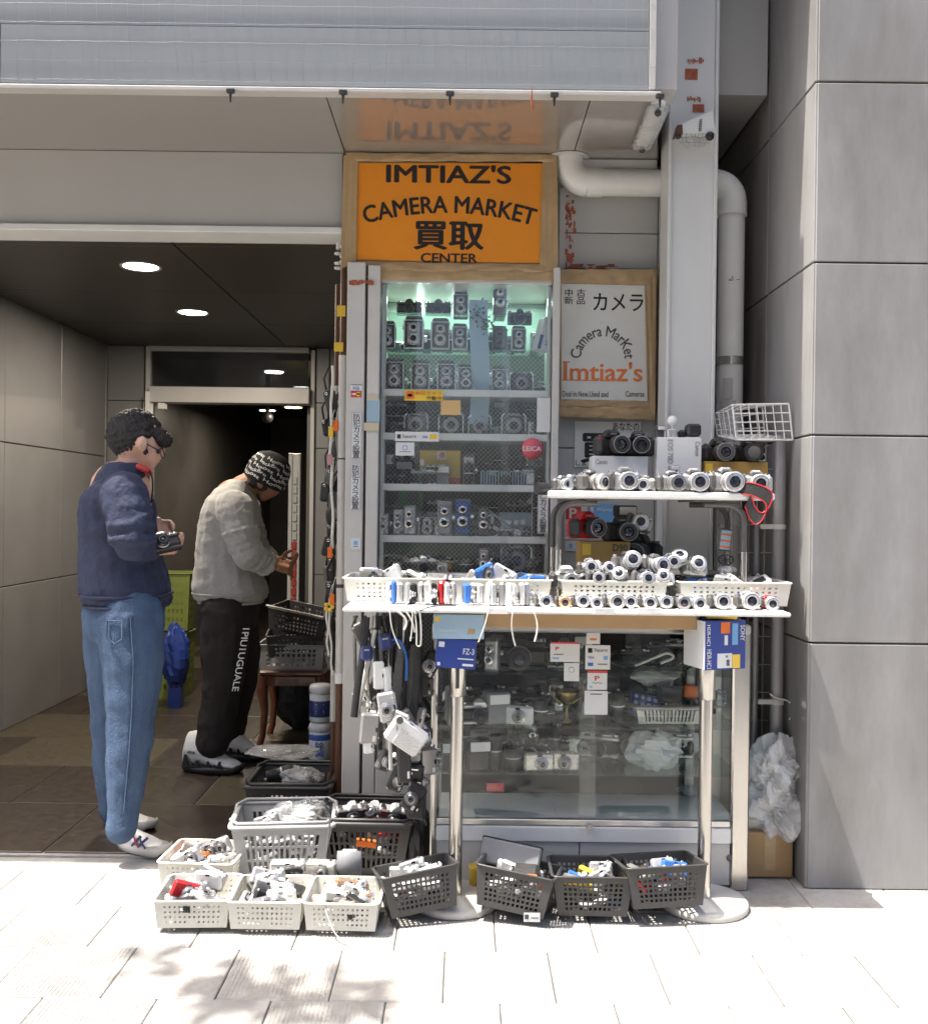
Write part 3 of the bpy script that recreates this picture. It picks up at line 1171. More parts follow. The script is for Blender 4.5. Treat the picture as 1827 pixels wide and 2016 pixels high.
cl = [(x, y, z, .55) for x, y, z in ((-1.3, 1.0, 4.6), (.2, 1.2, 5.0), (1.5, 1.0, 4.7), (-.9, -.6, 5.4), (.8, -.5, 5.6), (-1.8, -.4, 5.0), (1.9, -.6, 5.2), (0, .4, 6.4), (-1.0, -1.6, 5.2), (1.0, -1.7, 5.2), (.1, 2.0, 5.4))]
street_tree((-3.1, -1.6, 0), 'leafy street tree at the kerb to the left of the stall', cl + [(.84, 3.80, 5.0, .085, 13)], 230, 5)
street_tree((1.3, -1.9, 0), 'leafy street tree at the kerb facing the stall', cl, 230, 6)
# ------------------------------------------------------------------ kinds of camera, each with its parts; alike ones share mesh data
# frame of a camera: origin under the middle of its base, X across, -Y towards whoever is looked at, Z up
_T = {}
for _k, _v in {
    'imtiaz': ("IMTIAZ'S", .028, 1), 'market': ('CAMERA MARKET', .026, 1), 'kaitori': ('買取', .030, 1), 'center': ('CENTER', .024, 1),
    'chuko': ('中 古\n新 品', .004, .95), 'kamera': ('カメラ', .012, 1), 'cm': ('Camera MarKet', .012, 1), 'imt2': ("Imtiaz's", .018, 1),
    'deal': ('Deal in New,Used and', .008, 1), 'cams': ('Cameras', .008, 1), 'bohan': ('防\n犯\nカ\nメ\nラ\n設\n置', .010, .86),
    'bohan2': ('防犯カメラ', .010, 1), 'sado': ('作動中', .014, 1), 'visa': ('VISA', .02, 1), 'square': ('Square', .006, 1), 'leica': ('LEICA', .022, 1),
    'anata': ('あなたの', .014, 1), 'kai': ('買', .03, 1), 'ka': ('カ', .02, 1), 'shima': ('します', .012, 1), 'canon': ('Canon', .006, 1),
    'eos': ('EOS 70D', .004, 1), 'd90': ('D90', .014, 1), 'nikon': ('COOLPIX S', .012, 1), 'alipay': ('Alipay', .014, 1), 'pay': ('Pay', .006, 1),
    'paypay': ('PayPay', .008, 1), 'p': ('P', .03, 1), 'konica': ('Konica', .018, 1), 'fila': ('FILA', .02, 1), 'pants': ('1PIU1UGUALE', .010, 1),
    'jokin': ('除\n菌', .02, .9), 'sony': ('SONY', .02, 1), 'hdr': ('HDR-HC1', .02, 1), 'fz': ('FZ-3', .015, 1), 'alip2': ('Alipay+', .012, 1),
    'cap1': ('Hoost', .012, 1), 'cap2': ('backBro', .012, 1), 
}.items():
    _T[_k] = _v
_text_batch(_T)

PROTO = {}


def stack(mb, base, rings, y0=0.0, n=20):
    """lens barrel along -Y from y0: rings = [(radius, length, material)]; returns the front y and last radius"""
    y = y0
    for (r, l, m) in rings:
        mb.mat(m)
        mt = Matrix.Translation((base[0], y, base[1])) @ Matrix.Rotation(R(90), 4, 'X')
        c = min(.0015, l * .3)
        mb.lathe([(r * .55, 0), (r - c, 0), (r, c), (r, l - c), (r - c, l), (r * .55, l)], n, mt)
        y -= l
    return y


def glassdisc(r, m, n=18, depth=.003):
    """front element: domed glass set back in its ring, facing -Y at y = 0"""
    mb = MB().mat(M['black_pl'])
    mt = Matrix.Rotation(R(90), 4, 'X')
    mb.lathe([(r, .001), (r * .80, -depth)], n, mt)
    mb.mat(m)
    mb.lathe([(r * .80, -depth), (r * .55, -depth + r * .12), (r * .28, -depth + r * .19), (0, -depth + r * .22)], n, mt)
    return mb


def proto(key, build):
    if key not in PROTO:
        out = []
        for name, sub, mb in build():
            out.append((name, sub, mb.mesh(name)))
        PROTO[key] = out
    return PROTO[key]


def k_compact(body, ring='silver', w=.094, h=.056, d=.022, lens=True, grip=None, flat=1.0):
    def build():
        b = MB().mat(M[body])
        b.rbox(-w / 2, -d / 2, 0, w / 2, d / 2, h, .006)
        b.mat(M['chrome']).cyl((w * .30, 0, h - .001), (w * .30, 0, h + .004), .006, .005, 10)
        out = [('body', None, b)]
        if grip:
            q = MB().mat(M[grip])
            q.rbox(-w * .5 + .004, -d / 2 - .004, .004, -w * .5 + .018, -d / 2 + .002, h - .005, .003)
            out.append(('grip', None, q))
        f = MB().mat(M['white_pl'])
        f.rbox(w * .22, -d / 2 - .0015, h * .68, w * .40, -d / 2 + .002, h * .86, .002)
        out.append(('flash', None, f))
        v = MB().mat(M['lens_glass'])
        v.rbox(-.006, -d / 2 - .001, h * .80, .008, -d / 2 + .002, h * .92, .001)
        out.append(('viewfinder', None, v))
        if lens:
            l = MB()
            r = h * .40
            cx, cz = w * .06, h * .44
            y = stack(l, (cx, cz), [(r, .006 * flat, M[ring]), (r * .84, .008 * flat, M[ring]), (r * .68, .007 * flat, M['silver_dark'])], -d / 2 + .001, 18)
            out.append(('lens', None, l))
            gl = glassdisc(r * .60, M['lens_glass'])
            gl.v = [(p[0] + cx, p[1] + y, p[2] + cz) for p in gl.v]
            out.append(('lens_glass', 'lens', gl))
        s = MB().mat(M['screen'])
        s.rbox(-w * .32, d / 2 - .001, h * .14, w * .22, d / 2 + .0012, h * .82, .002)
        out.append(('screen', None, s))
        return out
    return proto(('compact', body, ring, w, h, d, lens, grip, flat), build)


def k_zoom(body, ring='silver', r=.030, L=.050, w=.108, h=.074, cap=False, white=False, n=22):
    """bridge camera whose big barrel faces the viewer"""
    def build():
        d = .05
        b = MB().mat(M[body])
        b.rbox(-w / 2, -d * .45, 0, w / 2, d * .4, h * .80, .010)
        b.rbox(-w * .20, -d * .48, h * .76, w * .20, d * .38, h * 1.02, .010)
        b.mat(M['dark_grey']).rbox(-w * .55, -d * .78, .003, -w * .30, d * .2, h * .82, .011)
        out = [('body', None, b)]
        l = MB()
        cz = h * .42
        cx = w * .08
        y = stack(l, (cx, cz), [(r * 1.02, L * .4, M[ring]), (r * .92, L * .18, M['dark_grey']), (r, L * .42, M[ring])], -d * .44, n)
        out.append(('lens_barrel', None, l))
        gl = glassdisc(r * .86, M['lens_blue'] if not cap else M['mid_grey'], n, .006 if not cap else .001)
        gl.v = [(p[0] + cx, p[1] + y, p[2] + cz) for p in gl.v]
        out.append(('lens_cap' if cap else 'lens_glass', 'lens_barrel', gl))
        f = MB().mat(M['mid_grey'])
        f.rbox(-w * .13, -d * .50, h * .84, w * .13, -d * .40, h * .97, .004)
        out.append(('flash', None, f))
        q = MB().mat(M['chrome'])
        q.cyl((-w * .40, -d * .3, h * .80), (-w * .40, -d * .3, h * .86), .010, .009, 12)
        q.cyl((w * .36, 0, h * .79), (w * .36, 0, h * .86), .012, .011, 14)
        out.append(('dial', None, q))
        return out
    return proto(('zoom', body, ring, r, L, w, h, cap, white), build)


def k_dslr(body='black_matte', ring='black_pl', r=.034, L=.065, w=.135, h=.098, cap=False, accent=None, n=24):
    def build():
        d = .06
        b = MB().mat(M[body])
        b.rbox(-w / 2, -d * .30, 0, w / 2, d * .40, h * .74, .012)
        out = [('body', None, b)]
        p = MB().mat(M[body])
        p.loft([[(-w * .22, -d * .42, h * .70), (w * .22, -d * .42, h * .70), (w * .22, d * .38, h * .70), (-w * .22, d * .38, h * .70)],
                [(-w * .18, -d * .48, h * .88), (w * .18, -d * .48, h * .88), (w * .16, d * .36, h * .92), (-w * .16, d * .36, h * .92)],
                [(-w * .11, -d * .30, h * 1.0), (w * .11, -d * .30, h * 1.0), (w * .11, d * .25, h * 1.0), (-w * .11, d * .25, h * 1.0)]], True, False)
        out.append(('prism_hump', None, p))
        g_ = MB().mat(M['leather'])
        g_.rbox(-w * .53, -d * .85, .004, -w * .30, d * .10, h * .72, .013)
        out.append(('grip', None, g_))
        l = MB()
        cx, cz = w * .08, h * .41
        y = stack(l, (cx, cz), [(r * .92, L * .18, M['dark_grey']), (r, L * .30, M[ring]), (r * .97, L * .06, M['silver_dark']), (r * 1.02, L * .28, M['leather']), (r * 1.0, L * .18, M[ring])], -d * .29, n)
        out.append(('lens_barrel', None, l))
        gl = glassdisc(r * .90, M['lens_glass'] if not cap else M['dark_grey'], n, .008 if not cap else .001)
        gl.v = [(q[0] + cx, q[1] + y, q[2] + cz) for q in gl.v]
        out.append(('lens_cap' if cap else 'lens_glass', 'lens_barrel', gl))
        if not cap:
            rg = MB().mat(M['mid_grey'])
            rg.lathe([(r * .90, 0), (r * .98, 0), (r * .98, .002), (r * .90, .002)], n, Matrix.Translation((cx, y - .0022, cz)) @ Matrix.Rotation(R(-90), 4, 'X'))
            out.append(('filter_ring', 'lens_barrel', rg))
        k = MB().mat(M['dark_grey'])
        k.cyl((-w * .40, -d * .5, h * .72), (-w * .40, -d * .5, h * .765), .008, .007, 12)
        k.cyl((w * .36, 0, h * .73), (w * .36, 0, h * .80), .013, .012, 16)
        out.append(('dial', None, k))
        nm = MB().mat(M['mid_grey'])
        nm.rbox(-w * .09, -d * .483, h * .80, w * .09, -d * .463, h * .855, .001)
        out.append(('name_plate', None, nm))
        if accent:
            a = MB().mat(M[accent])
            a.rbox(-w * .515, -d * .80, h * .60, -w * .42, -d * .855, h * .66, .002)
            out.append(('accent', None, a))
        return out
    return proto(('dslr', body, ring, r, L, w, h, cap, accent), build)


def k_slr(top='silver', mid='leather', r=.026, L=.035, w=.130, h=.085, hump=True, n=22):
    """film reflex or rangefinder: metal top and bottom plates with a leather belt"""
    def build():
        d = .034
        b = MB().mat(M[mid])
        b.rbox(-w / 2, -d / 2, .012, w / 2, d / 2, h * .62, .008)
        b.mat(M[top]).rbox(-w / 2, -d / 2 + .001, 0, w / 2, d / 2 - .001, .013, .004)
        out = [('body', None, b)]
        t = MB().mat(M[top])
        t.rbox(-w / 2, -d / 2 + .001, h * .615, w / 2, d / 2 - .001, h * .78, .004)
        if hump:
            t.loft([[(-w * .17, -d * .55, h * .70), (w * .17, -d * .55, h * .70), (w * .17, d * .5, h * .70), (-w * .17, d * .5, h * .70)],
                    [(-w * .14, -d * .60, h * .86), (w * .14, -d * .60, h * .86), (w * .13, d * .5, h * .86), (-w * .13, d * .5, h * .86)],
                    [(-w * .06, -d * .35, h), (w * .06, -d * .35, h), (w * .06, d * .4, h), (-w * .06, d * .4, h)]], True, False)
        else:
            t.rbox(-w * .38, -d / 2 + .0005, h * .77, w * .34, d / 2 - .002, h * .90, .004)
        out.append(('top_plate', None, t))
        if not hump:
            v = MB().mat(M['lens_glass'])
            v.rbox(-w * .34, -d / 2 - .002, h * .76, -w * .20, -d / 2 + .002, h * .87, .002)
            v.rbox(-.012, -d / 2 - .002, h * .77, .012, -d / 2 + .002, h * .86, .002)
            out.append(('finder_window', None, v))
        l = MB()
        cz = h * .36
        y = stack(l, (0, cz), [(r * 1.05, L * .22, M['silver']), (r * .98, L * .30, M['black_pl']), (r * .94, L * .12, M['chrome']), (r, L * .36, M['black_pl'])], -d / 2 + .001, n)
        out.append(('lens', None, l))
        gl = glassdisc(r * .84, M['lens_blue'], n, .005)
        gl.v = [(q[0], q[1] + y, q[2] + cz) for q in gl.v]
        out.append(('lens_glass', 'lens', gl))
        k = MB().mat(M['chrome'])
        for kx, kr, kh in ((-w * .40, .010, .007), (w * .40, .011, .007), (w * .27, .008, .009)):
            k.cyl((kx, 0, h * .775), (kx, 0, h * .78 + kh), kr, kr * .95, 14)
        out.append(('dials', None, k) if False else ('dial', None, k))
        return out
    return proto(('slr', top, mid, r, L, w, h, hump), build)


def k_tlr(body='leather', trim='silver', w=.072, h=.125, knob=True, r=.021, eight=False):
    """twin-lens reflex, tall box with one lens above the other"""
    def build():
        d = .075
        b = MB().mat(M[body])
        b.rbox(-w / 2, -d / 2, 0, w / 2, d / 2, h * .86, .004)
        out = [('body', None, b)]
        e = MB().mat(M[trim])
        y = -d / 2
        for (x0, z0, x1, z1) in ((-w / 2 - .001, .004, -w / 2 + .004, h * .86), (w / 2 - .004, .004, w / 2 + .001, h * .86), (-w / 2, 0, w / 2, .006), (-w / 2, h * .84, w / 2, h * .87)):
            e.box(x0, y - .003, z0, x1, y + .004, z1)
        out.append(('chrome_edge', None, e))
        hd = MB().mat(M['dark_grey'])
        hd.rbox(-w * .44, -d * .42, h * .865, w * .44, d * .42, h, .006)
        out.append(('hood', None, hd))
        pl = MB().mat(M['dark_grey'] if not eight else M['silver_dark'])
        pl.rbox(-w * .36, y - .008, h * .12, w * .36, y, h * .80, .006)
        out.append(('lens_board', None, pl))
        for cz, rr, nm in ((h * .30, r, 'taking_lens'), (h * .62, r * .82, 'viewing_lens')):
            l = MB()
            yy = stack(l, (0, cz), [(rr * 1.12, .006, M[trim]), (rr, .009, M['dark_grey']), (rr * .96, .003, M[trim])], y - .007, 20)
            out.append((nm, None, l))
            gl = glassdisc(rr * .84, M['lens_glass'], 18, .004)
            gl.v = [(q[0], q[1] + yy, q[2] + cz) for q in gl.v]
            out.append(('lens_glass', nm, gl))
        if knob:
            k = MB().mat(M['chrome'])
            k.cyl((w / 2, 0, h * .35), (w / 2 + .013, 0, h * .35), .013, None, 14)
            k.cyl((-w / 2, 0, h * .70), (-w / 2 - .008, 0, h * .70), .010, None, 12)
            out.append(('knob', None, k))
        return out
    return proto(('tlr', body, trim, w, h, knob, r, eight), build)


def k_press(body='leather', w=.105, h=.105, r=.036):
    """medium format box with one big lens and chrome side rails"""
    def build():
        d = .09
        b = MB().mat(M[body])
        b.rbox(-w / 2, -d / 2, 0, w / 2, d / 2, h, .006)
        out = [('body', None, b)]
        l = MB()
        y = stack(l, (0, h * .46), [(r * 1.1, .008, M['black_pl']), (r, .018, M['dark_grey']), (r * 1.06, .006, M['silver_dark'])], -d / 2 + .001, 26)
        out.append(('lens', None, l))
        gl = glassdisc(r * .90, M['lens_blue'], 24, .010)
        gl.v = [(q[0], q[1] + y, q[2] + h * .46) for q in gl.v]
        out.append(('lens_glass', 'lens', gl))
        for s_ in (-1, 1):
            k = MB().mat(M['chrome'])
            x = s_ * (w / 2 + .006)
            k.tube([(x - s_ * .004, -d / 2 - .004, .006), (x, -d / 2 - .012, .014), (x, -d / 2 - .012, h * .90), (x - s_ * .012, -d / 2 - .004, h * 1.02)], .0045, 8)
            out.append(('side_rail', None, k))
        f = MB().mat(M['silver_dark'])
        f.rbox(-w * .30, -d / 2 - .003, h * .90, w * .30, d * .3, h * 1.06, .005)
        out.append(('finder', None, f))
        return out
    return proto(('press', body, w, h, r), build)


def k_cine(body='mid_grey', plate='silver'):
    """slim upright cine camera with stacked lenses"""
    def build():
        b = MB().mat(M[body])
        b.rbox(-.024, -.05, 0, .024, .06, .115, .006)
        out = [('body', None, b)]
        p = MB().mat(M[plate])
        p.rbox(-.021, -.056, .008, .021, -.049, .108, .004)
        out.append(('front_plate', None, p))
        for cz, rr in ((.082, .013), (.046, .017)):
            l = MB()
            y = stack(l, (0, cz), [(rr, .018, M['silver']), (rr * .85, .016, M['dark_grey']), (rr * .92, .004, M['chrome'])], -.055, 16)
            out.append(('lens', None, l))
            gl = glassdisc(rr * .78, M['lens_glass'], 14, .003)
            gl.v = [(q[0], q[1] + y, q[2] + cz) for q in gl.v]
            out.append(('lens_glass', 'lens', gl))
        k = MB().mat(M['chrome'])
        k.cyl((.024, 0, .06), (.034, 0, .06), .014, None, 14)
        out.append(('winding_key', None, k))
        return out
    return proto(('cine', body, plate), build)


def k_lens(L=.09, r=.032, ring='black_pl', band='silver', up=True, n=22):
    """loose lens standing on its mount"""
    def build():
        b = MB().mat(M[ring])
        b.lathe([(0, 0), (r * .82, 0), (r * .85, .004), (r * .85, L * .22), (r * .97, L * .24), (r * .97, L * .60)], n)
        out = [('barrel', None, b)]
        q = MB().mat(M['leather'])
        q.lathe([(r * .97, L * .60), (r * 1.02, L * .61), (r * 1.02, L * .84), (r * .98, L * .85), (r * .98, L), (r * .86, L)], n)
        out.append(('focus_ring', None, q))
        c = MB().mat(M[band])
        c.lathe([(r * .975, L * .545), (r * 1.0, L * .55), (r * 1.0, L * .59), (r * .975, L * .595)], n)
        out.append(('band', None, c))
        gq = MB().mat(M['lens_blue'])
        gq.lathe([(r * .86, L - .001), (r * .6, L - .003), (0, L + .001)], n)
        out.append(('front_glass', None, gq))
        return out
    return proto(('lens', L, r, ring, band), build)


def k_flash(body='black_pl'):
    def build():
        b = MB().mat(M[body])
        b.rbox(-.03, -.018, 0, .03, .018, .055, .004)
        out = [('body', None, b)]
        h = MB().mat(M[body])
        h.rbox(-.034, -.035, .054, .034, .02, .092, .005)
        out.append(('head', None, h))
        w = MB().mat(M['white_pl'])
        w.rbox(-.029, -.037, .060, .029, -.034, .087, .002)
        out.append(('lamp_window', None, w))
        return out
    return proto(('flash', body), build)


def k_reel(r=.045):
    def build():
        b = MB().mat(M['silver'])
        mt = Matrix.Rotation(R(90), 4, 'X')
        b.lathe([(r, 0), (r * 1.03, .002), (r * 1.03, .012), (r, .014), (r * .93, .014), (r * .93, 0), (r, 0)], 26, mt)
        out = [('rim', None, b)]
        s_ = MB().mat(M['silver'])
        for k in range(3):
            a = k * 2.094
            s_.rbox(-.008, -.010, .006, .008, -.003, r * .95, .003, Matrix.Rotation(a, 4, 'Y'))
        out.append(('spokes', None, s_) if False else ('spoke', None, s_))
        c = MB().mat(M['dark_grey'])
        c.lathe([(0, .001), (r * .90, .001), (r * .90, .004), (0, .004)], 22, mt)
        out.append(('film', None, c))
        return out
    return proto(('reel', r), build)


def put(pr, name, label, cat, loc, rot=(0, 0, 0), group=None, scale=1.0):
    t = thing(name, label, cat, loc, rot, group, scale)
    made = {}
    for nm, sub, me in pr:
        o = obj(nm, me, None, made[sub] if sub else t)
        made.setdefault(nm, o)
    return t


COLOR = {'silver': 'silver', 'silver2': 'champagne', 'silver_dark': 'titanium', 'black_pl': 'black', 'black_matte': 'black', 'red_pl': 'red', 'blue_pl': 'blue',
         'navy_pl': 'navy', 'white_pl': 'white', 'pink_pl': 'pink', 'gold_pl': 'copper', 'dark_grey': 'charcoal', 'mid_grey': 'grey', 'orange_pl': 'orange', 'leather': 'black', 'green_pl': 'green', 'yellow_pl': 'yellow'}


def heap(where, org, w, d, z0, z1, n, cols, seed, cat='camera', ry=0.0, group=None, tilt=.45, M4=None, extra=True):
    """compact cameras lying in a basket: WHERE names the basket; each is a thing whose label tells colour and place in the basket"""
    r = random.Random(seed)
    used = {}
    nx = max(2, int(round(math.sqrt(n * w / d))))
    ny = max(1, int(math.ceil(n / nx)))
    k = 0
    for j in range(ny):
        for i in range(nx):
            if k >= n:
                return
            k += 1
            c = r.choice(cols)
            fx, fy = (i + .5 + r.uniform(-.18, .18)) / nx, (j + .5 + r.uniform(-.18, .18)) / ny
            x, y = (fx - .5) * max(.02, w - .10), (fy - .5) * max(.02, d - .085)
            z = z0 + (z1 - z0) * r.random()
            hx = ['left', 'middle', 'right'][min(2, int(fx * 3))]
            hy = ['front', 'centre', 'back'][min(2, int(fy * 3))]
            stand = r.random() < .35
            wv = r.choice((.078, .086, .092))
            rot = (r.uniform(-tilt, tilt) + (0 if stand else R(r.choice((80, -80, 75)))), r.uniform(-tilt, tilt), r.uniform(0, 6.3) if not stand else r.uniform(-.6, .6))
            pr = k_compact(c, r.choice(('silver', 'dark_grey', 'silver')), wv, r.choice((.052, .058)), .020, r.random() < .7, None, .45)
            lab = f"{'' if wv == .086 else 'small ' if wv < .08 else 'wide '}{COLOR[c]} compact camera {'upright' if stand else 'lying'} {hy} {hx} in {where}"
            v = Vector((x, y, z))
            if M4 is not None:
                v = M4 @ v
            e = Euler(rot).to_matrix()
            if M4 is not None:
                e = M4.to_3x3() @ e
            o = put(pr, 'compact_camera', lab, cat, v, e.to_euler(), 'compact cameras in ' + where)


def crowd(where, u0, u1, D, z, n, seed, small=1.0, dark=.5):
    """a mixed row of old cameras, lenses and flashes standing on a shelf; labels tell kind, colour and place along the shelf"""
    r = random.Random(seed)
    for k in range(n):
        f = (k + .5 + r.uniform(-.25, .25)) / n
        pos = ('at the far left', 'left', 'in the middle', 'right', 'at the far right')[min(4, int(f * 5))]
        q = r.random()
        if q < .34:
            c = r.choice(('silver', 'black_pl', 'silver', 'dark_grey'))
            pr, nm, cat, bw, ds = k_slr(c, 'leather', .024, .03, .13, .085, r.random() < .6), 'film_camera', 'camera', .13, COLOR[c] + ' topped film camera'
        elif q < .52:
            c = r.choice(('silver', 'mid_grey', 'dark_grey'))
            pr, nm, cat, bw, ds = k_cine(c, r.choice(('silver', 'silver_dark'))), 'cine_camera', 'camera', .05, COLOR[c] + ' cine camera'
        elif q < .72:
            L = r.choice((.06, .08, .11))
            pr, nm, cat, bw, ds = k_lens(L, r.choice((.024, .03)), 'black_pl', r.choice(('silver', 'white_pl'))), 'camera_lens', 'lens', .064, ('short', 'middling', 'long')[(.06, .08, .11).index(L)] + ' black lens'
        elif q < .86:
            c = r.choice(('silver', 'white_pl', 'silver2'))
            pr, nm, cat, bw, ds = k_compact(c), 'compact_camera', 'camera', .094, COLOR[c] + ' compact camera'
        else:
            c = r.choice(('black_pl', 'mid_grey'))
            pr, nm, cat, bw, ds = k_flash(c), 'flash_unit', 'flash', .07, COLOR[c] + ' flash unit'
        x = P(u0 + (u1 - u0) * f, 1000, D).x
        put(pr, nm, f"{ds} {pos} {where}", cat, (x, D + r.uniform(-.015, .015), z), (0, 0, r.uniform(-.35, .35)), 'old cameras ' + where, small * r.uniform(.85, 1.1))
# ------------------------------------------------------------------ display window of the shop: frame, shelves, pane
def zat(v, D, u=915):
    return P(u, v, D).z


def xat(u, D, v=1000):
    return P(u, v, D).x


YB = 4.34         # back of the display window
CB = thing('display_window', 'white framed display window full of old cameras under the orange sign', 'display window', (xat(915, YG), YG, 0))
xcl0, xcl1, xcl2 = xat(681, YG), xat(716, YG), xat(721, YG)
xcl3, xcr0, xcr1 = xat(745, YG), xat(1083, YG), xat(1094, YG)
zt = zat(552, YG)
def cpart(name, mb):
    return child(CB, name, mb)
b = MB().mat(M['cream']); b.rbox(xcl0, YG - .035, 0, xcl1, YB, zt + .06, .003); cpart('side_post', b)
b = MB().mat(M['slot']); b.box(xcl1 + .001, YG - .015, 0, xcl2 - .001, YB, zt + .05); cpart('rubber_slot', b)
b = MB().mat(M['cream']); b.rbox(xcl2, YG - .03, 0, xcl3, YB, zt + .05, .003); cpart('side_post', b)
b = MB().mat(M['cream']); b.rbox(xcr0, YG - .03, 0, xcr1 + .005, YB, zt + .05, .003); cpart('side_post', b)
b = MB().mat(M['cream']); b.rbox(xcl3 + .002, YG + .0, zt - .012, xcr0 - .002, YB, zt + .05, .003); cpart('head_rail', b)
zbt = zat(1500, YG)
b = MB().mat(M['cream']); b.rbox(xcl3 + .002, YG - .028, 0, xcr0 - .002, YB, zbt, .004); cpart('base_panel', b)
b = MB().mat(M['green_wall']); b.box(xcl3 + .002, YB - .01, zat(700, YB), xcr0 - .002, YB, zt - .014); cpart('back_lining', b)
b = MB().mat(M['dark_panel']); b.box(xcl3 + .002, YB - .01, zbt + .002, xcr0 - .002, YB, zat(700, YB) - .002); cpart('back_panel', b)
b = MB().mat(M['alu']); b.rbox(xcl3 + .002, YG + .02, zbt + .002, xat(756, YG), YG + .05, zt - .014, .003); cpart('inner_upright', b)
b = MB().mat(M['alu']); b.rbox(xat(1074, YG), YG + .02, zbt + .002, xcr0 - .003, YG + .05, zt - .014, .003); cpart('inner_upright', b)
SHZ = []
for v, nm in ((771, 'shelf'), (857, 'shelf'), (957, 'shelf'), (1058, 'shelf'), (1130, 'shelf')):
    z = zat(v, YG + .03)
    SHZ.append(z)
    b = MB().mat(M['cream'])
    b.rbox(xcl3 + .012, YG + .02, z - .018, xcr0 - .014, YB - .012, z, .002)
    b.mat(M['white_trim']).rbox(xcl3 + .012, YG + .012, z - .022, xcr0 - .014, YG + .019, z + .006, .002)
    cpart(nm, b)
GZ = []
for v in (623, 693):
    z = zat(v, YG + .16)
    GZ.append(z)
    b = MB().mat(M['shelf_glass'])
    b.box(xcl3 + .014, YG + .09, z - .006, xcr0 - .016, YB - .012, z)
    cpart('glass_shelf', b)
b = MB().mat(M['pane']); b.box(xcl3 + .002, YG, zbt + .002, xat(1000, YG), YG + .004, zt - .014); cpart('pane', b)
b = MB().mat(M['pane']); b.box(xat(985, YG), YG + .009, zbt + .002, xcr0 - .003, YG + .013, zt - .014); cpart('pane', b)
# wires cast in the glass
wm = MB().mat(M['alu'])
xa_, xb_, za_, zb_ = xcl3 + .004, xcr0 - .004, zbt + .02, zat(690, YG)
pt = .0185
for sgn in (1, -1):
    n = int(((xb_ - xa_) + (zb_ - za_)) / pt)
    for k in range(n):
        c = k * pt
        # the line x - xa = t, z - za = c -+ t clipped to the rectangle
        if sgn > 0:
            p0 = (xa_ + max(0, c - (zb_ - za_)), za_ + min(c, zb_ - za_))
            p1 = (xa_ + min(c, xb_ - xa_), za_ + max(0, c - (xb_ - xa_)))
        else:
            p0 = (xb_ - max(0, c - (zb_ - za_)), za_ + min(c, zb_ - za_))
            p1 = (xb_ - min(c, xb_ - xa_), za_ + max(0, c - (xb_ - xa_)))
        dx, dz = p1[0] - p0[0], p1[1] - p0[1]
        l = math.hypot(dx, dz)
        if l < 1e-4:
            continue
        nx_, nz_ = -dz / l * .0004, dx / l * .0004
        wm.add([(p0[0] - nx_, YG + .0055, p0[1] - nz_), (p1[0] - nx_, YG + .0055, p1[1] - nz_), (p1[0] + nx_, YG + .0055, p1[1] + nz_), (p0[0] + nx_, YG + .0055, p0[1] + nz_)], [(0, 1, 2, 3)])
tag(cpart('glass_wire', wm), kind='stuff')
# lit tubes at the top of the window
for u in (823, 893):
    tx = xat(u, YB - .06)
    t = thing('tube_lamp', 'lit upright tube at the top of the display window, ' + ('on the left' if u < 850 else 'on the right'), 'lamp', (tx, YB - .07, zat(622, YB)), None, None)
    b = MB().mat(M['lamp_tube'])
    b.cyl((0, 0, .0), (0, 0, .16), .013, None, 12)
    obj('tube', b, None, t)
    b = MB().mat(M['white_pl'])
    b.cyl((0, 0, -.02), (0, 0, -.001), .016, None, 12)
    b.cyl((0, 0, .161), (0, 0, .18), .016, None, 12)
    obj('cap', b, None, t)
ld = bpy.data.lights.new('window_lamp', 'AREA')
ld.shape = 'RECTANGLE'
ld.size = .6
ld.size_y = .12
ld.energy = 1.5
ld.color = (.72, 1.0, .86)
lo = bpy.data.objects.new('window_lamp', ld)
COL.objects.link(lo)
lo.location = (xat(915, 4.2), 4.2, zt - .03)
# hanging pale paper strip
b = MB().mat(M['pale_blue_box'])
x0, z0, x1, z1 = rect(925, 590, 962, 835, YG + .06)
def fn(a, c):
    return (x0 + (x1 - x0) * a + .006 * math.sin(c * 5), YG + .055 + .01 * math.sin(c * 7 + a), z0 + (z1 - z0) * c)
b.grid(fn, 3, 14)
b.grid(lambda a, c: tuple(Vector(fn(a, c)) + Vector((0, .0006, 0))), 3, 14)
tag(obj('paper_strip', b), 'long pale blue paper strip hanging inside the display window', 'paper strip')
# dark sprig in the window
b = MB().mat(M['leaf_a'])
r = random.Random(3)
st_ = [P(935, 615, YG + .05), P(950, 628, YG + .045), P(965, 632, YG + .05), P(972, 650, YG + .045)]
b.tube(st_, .0025, 5)
for k in range(46):
    q = st_[0].lerp(st_[-1], r.random()) + Vector((r.gauss(0, .03), r.uniform(-.006, .006), r.gauss(0, .022)))
    e = Euler((r.uniform(-.6, .6) + 1.57, r.uniform(-.5, .5), r.uniform(-.6, .6))).to_matrix().to_4x4() @ Matrix.Rotation(r.uniform(0, 6), 4, 'Z')
    b.add([(-.008, 0, 0), (0, -.004, 0), (.010, 0, .002), (0, .004, 0)], [(0, 1, 2, 3)], False, Matrix.Translation(q) @ e)
tag(obj('leafy_sprig', b), 'small dark leafy sprig hanging before the paper strip in the window', 'sprig')

# ---- cameras in the window
def wput(pr, nm, lab, u, D, z, w_px=None, base_w=None, cat='camera', rot=(0, 0, 0), group=None, sc=1.0):
    if w_px:
        sc = (w_px * D / FPX) / base_w
    return put(pr, nm, lab, cat, (xat(u, D, 700), D, z), rot, group, sc)

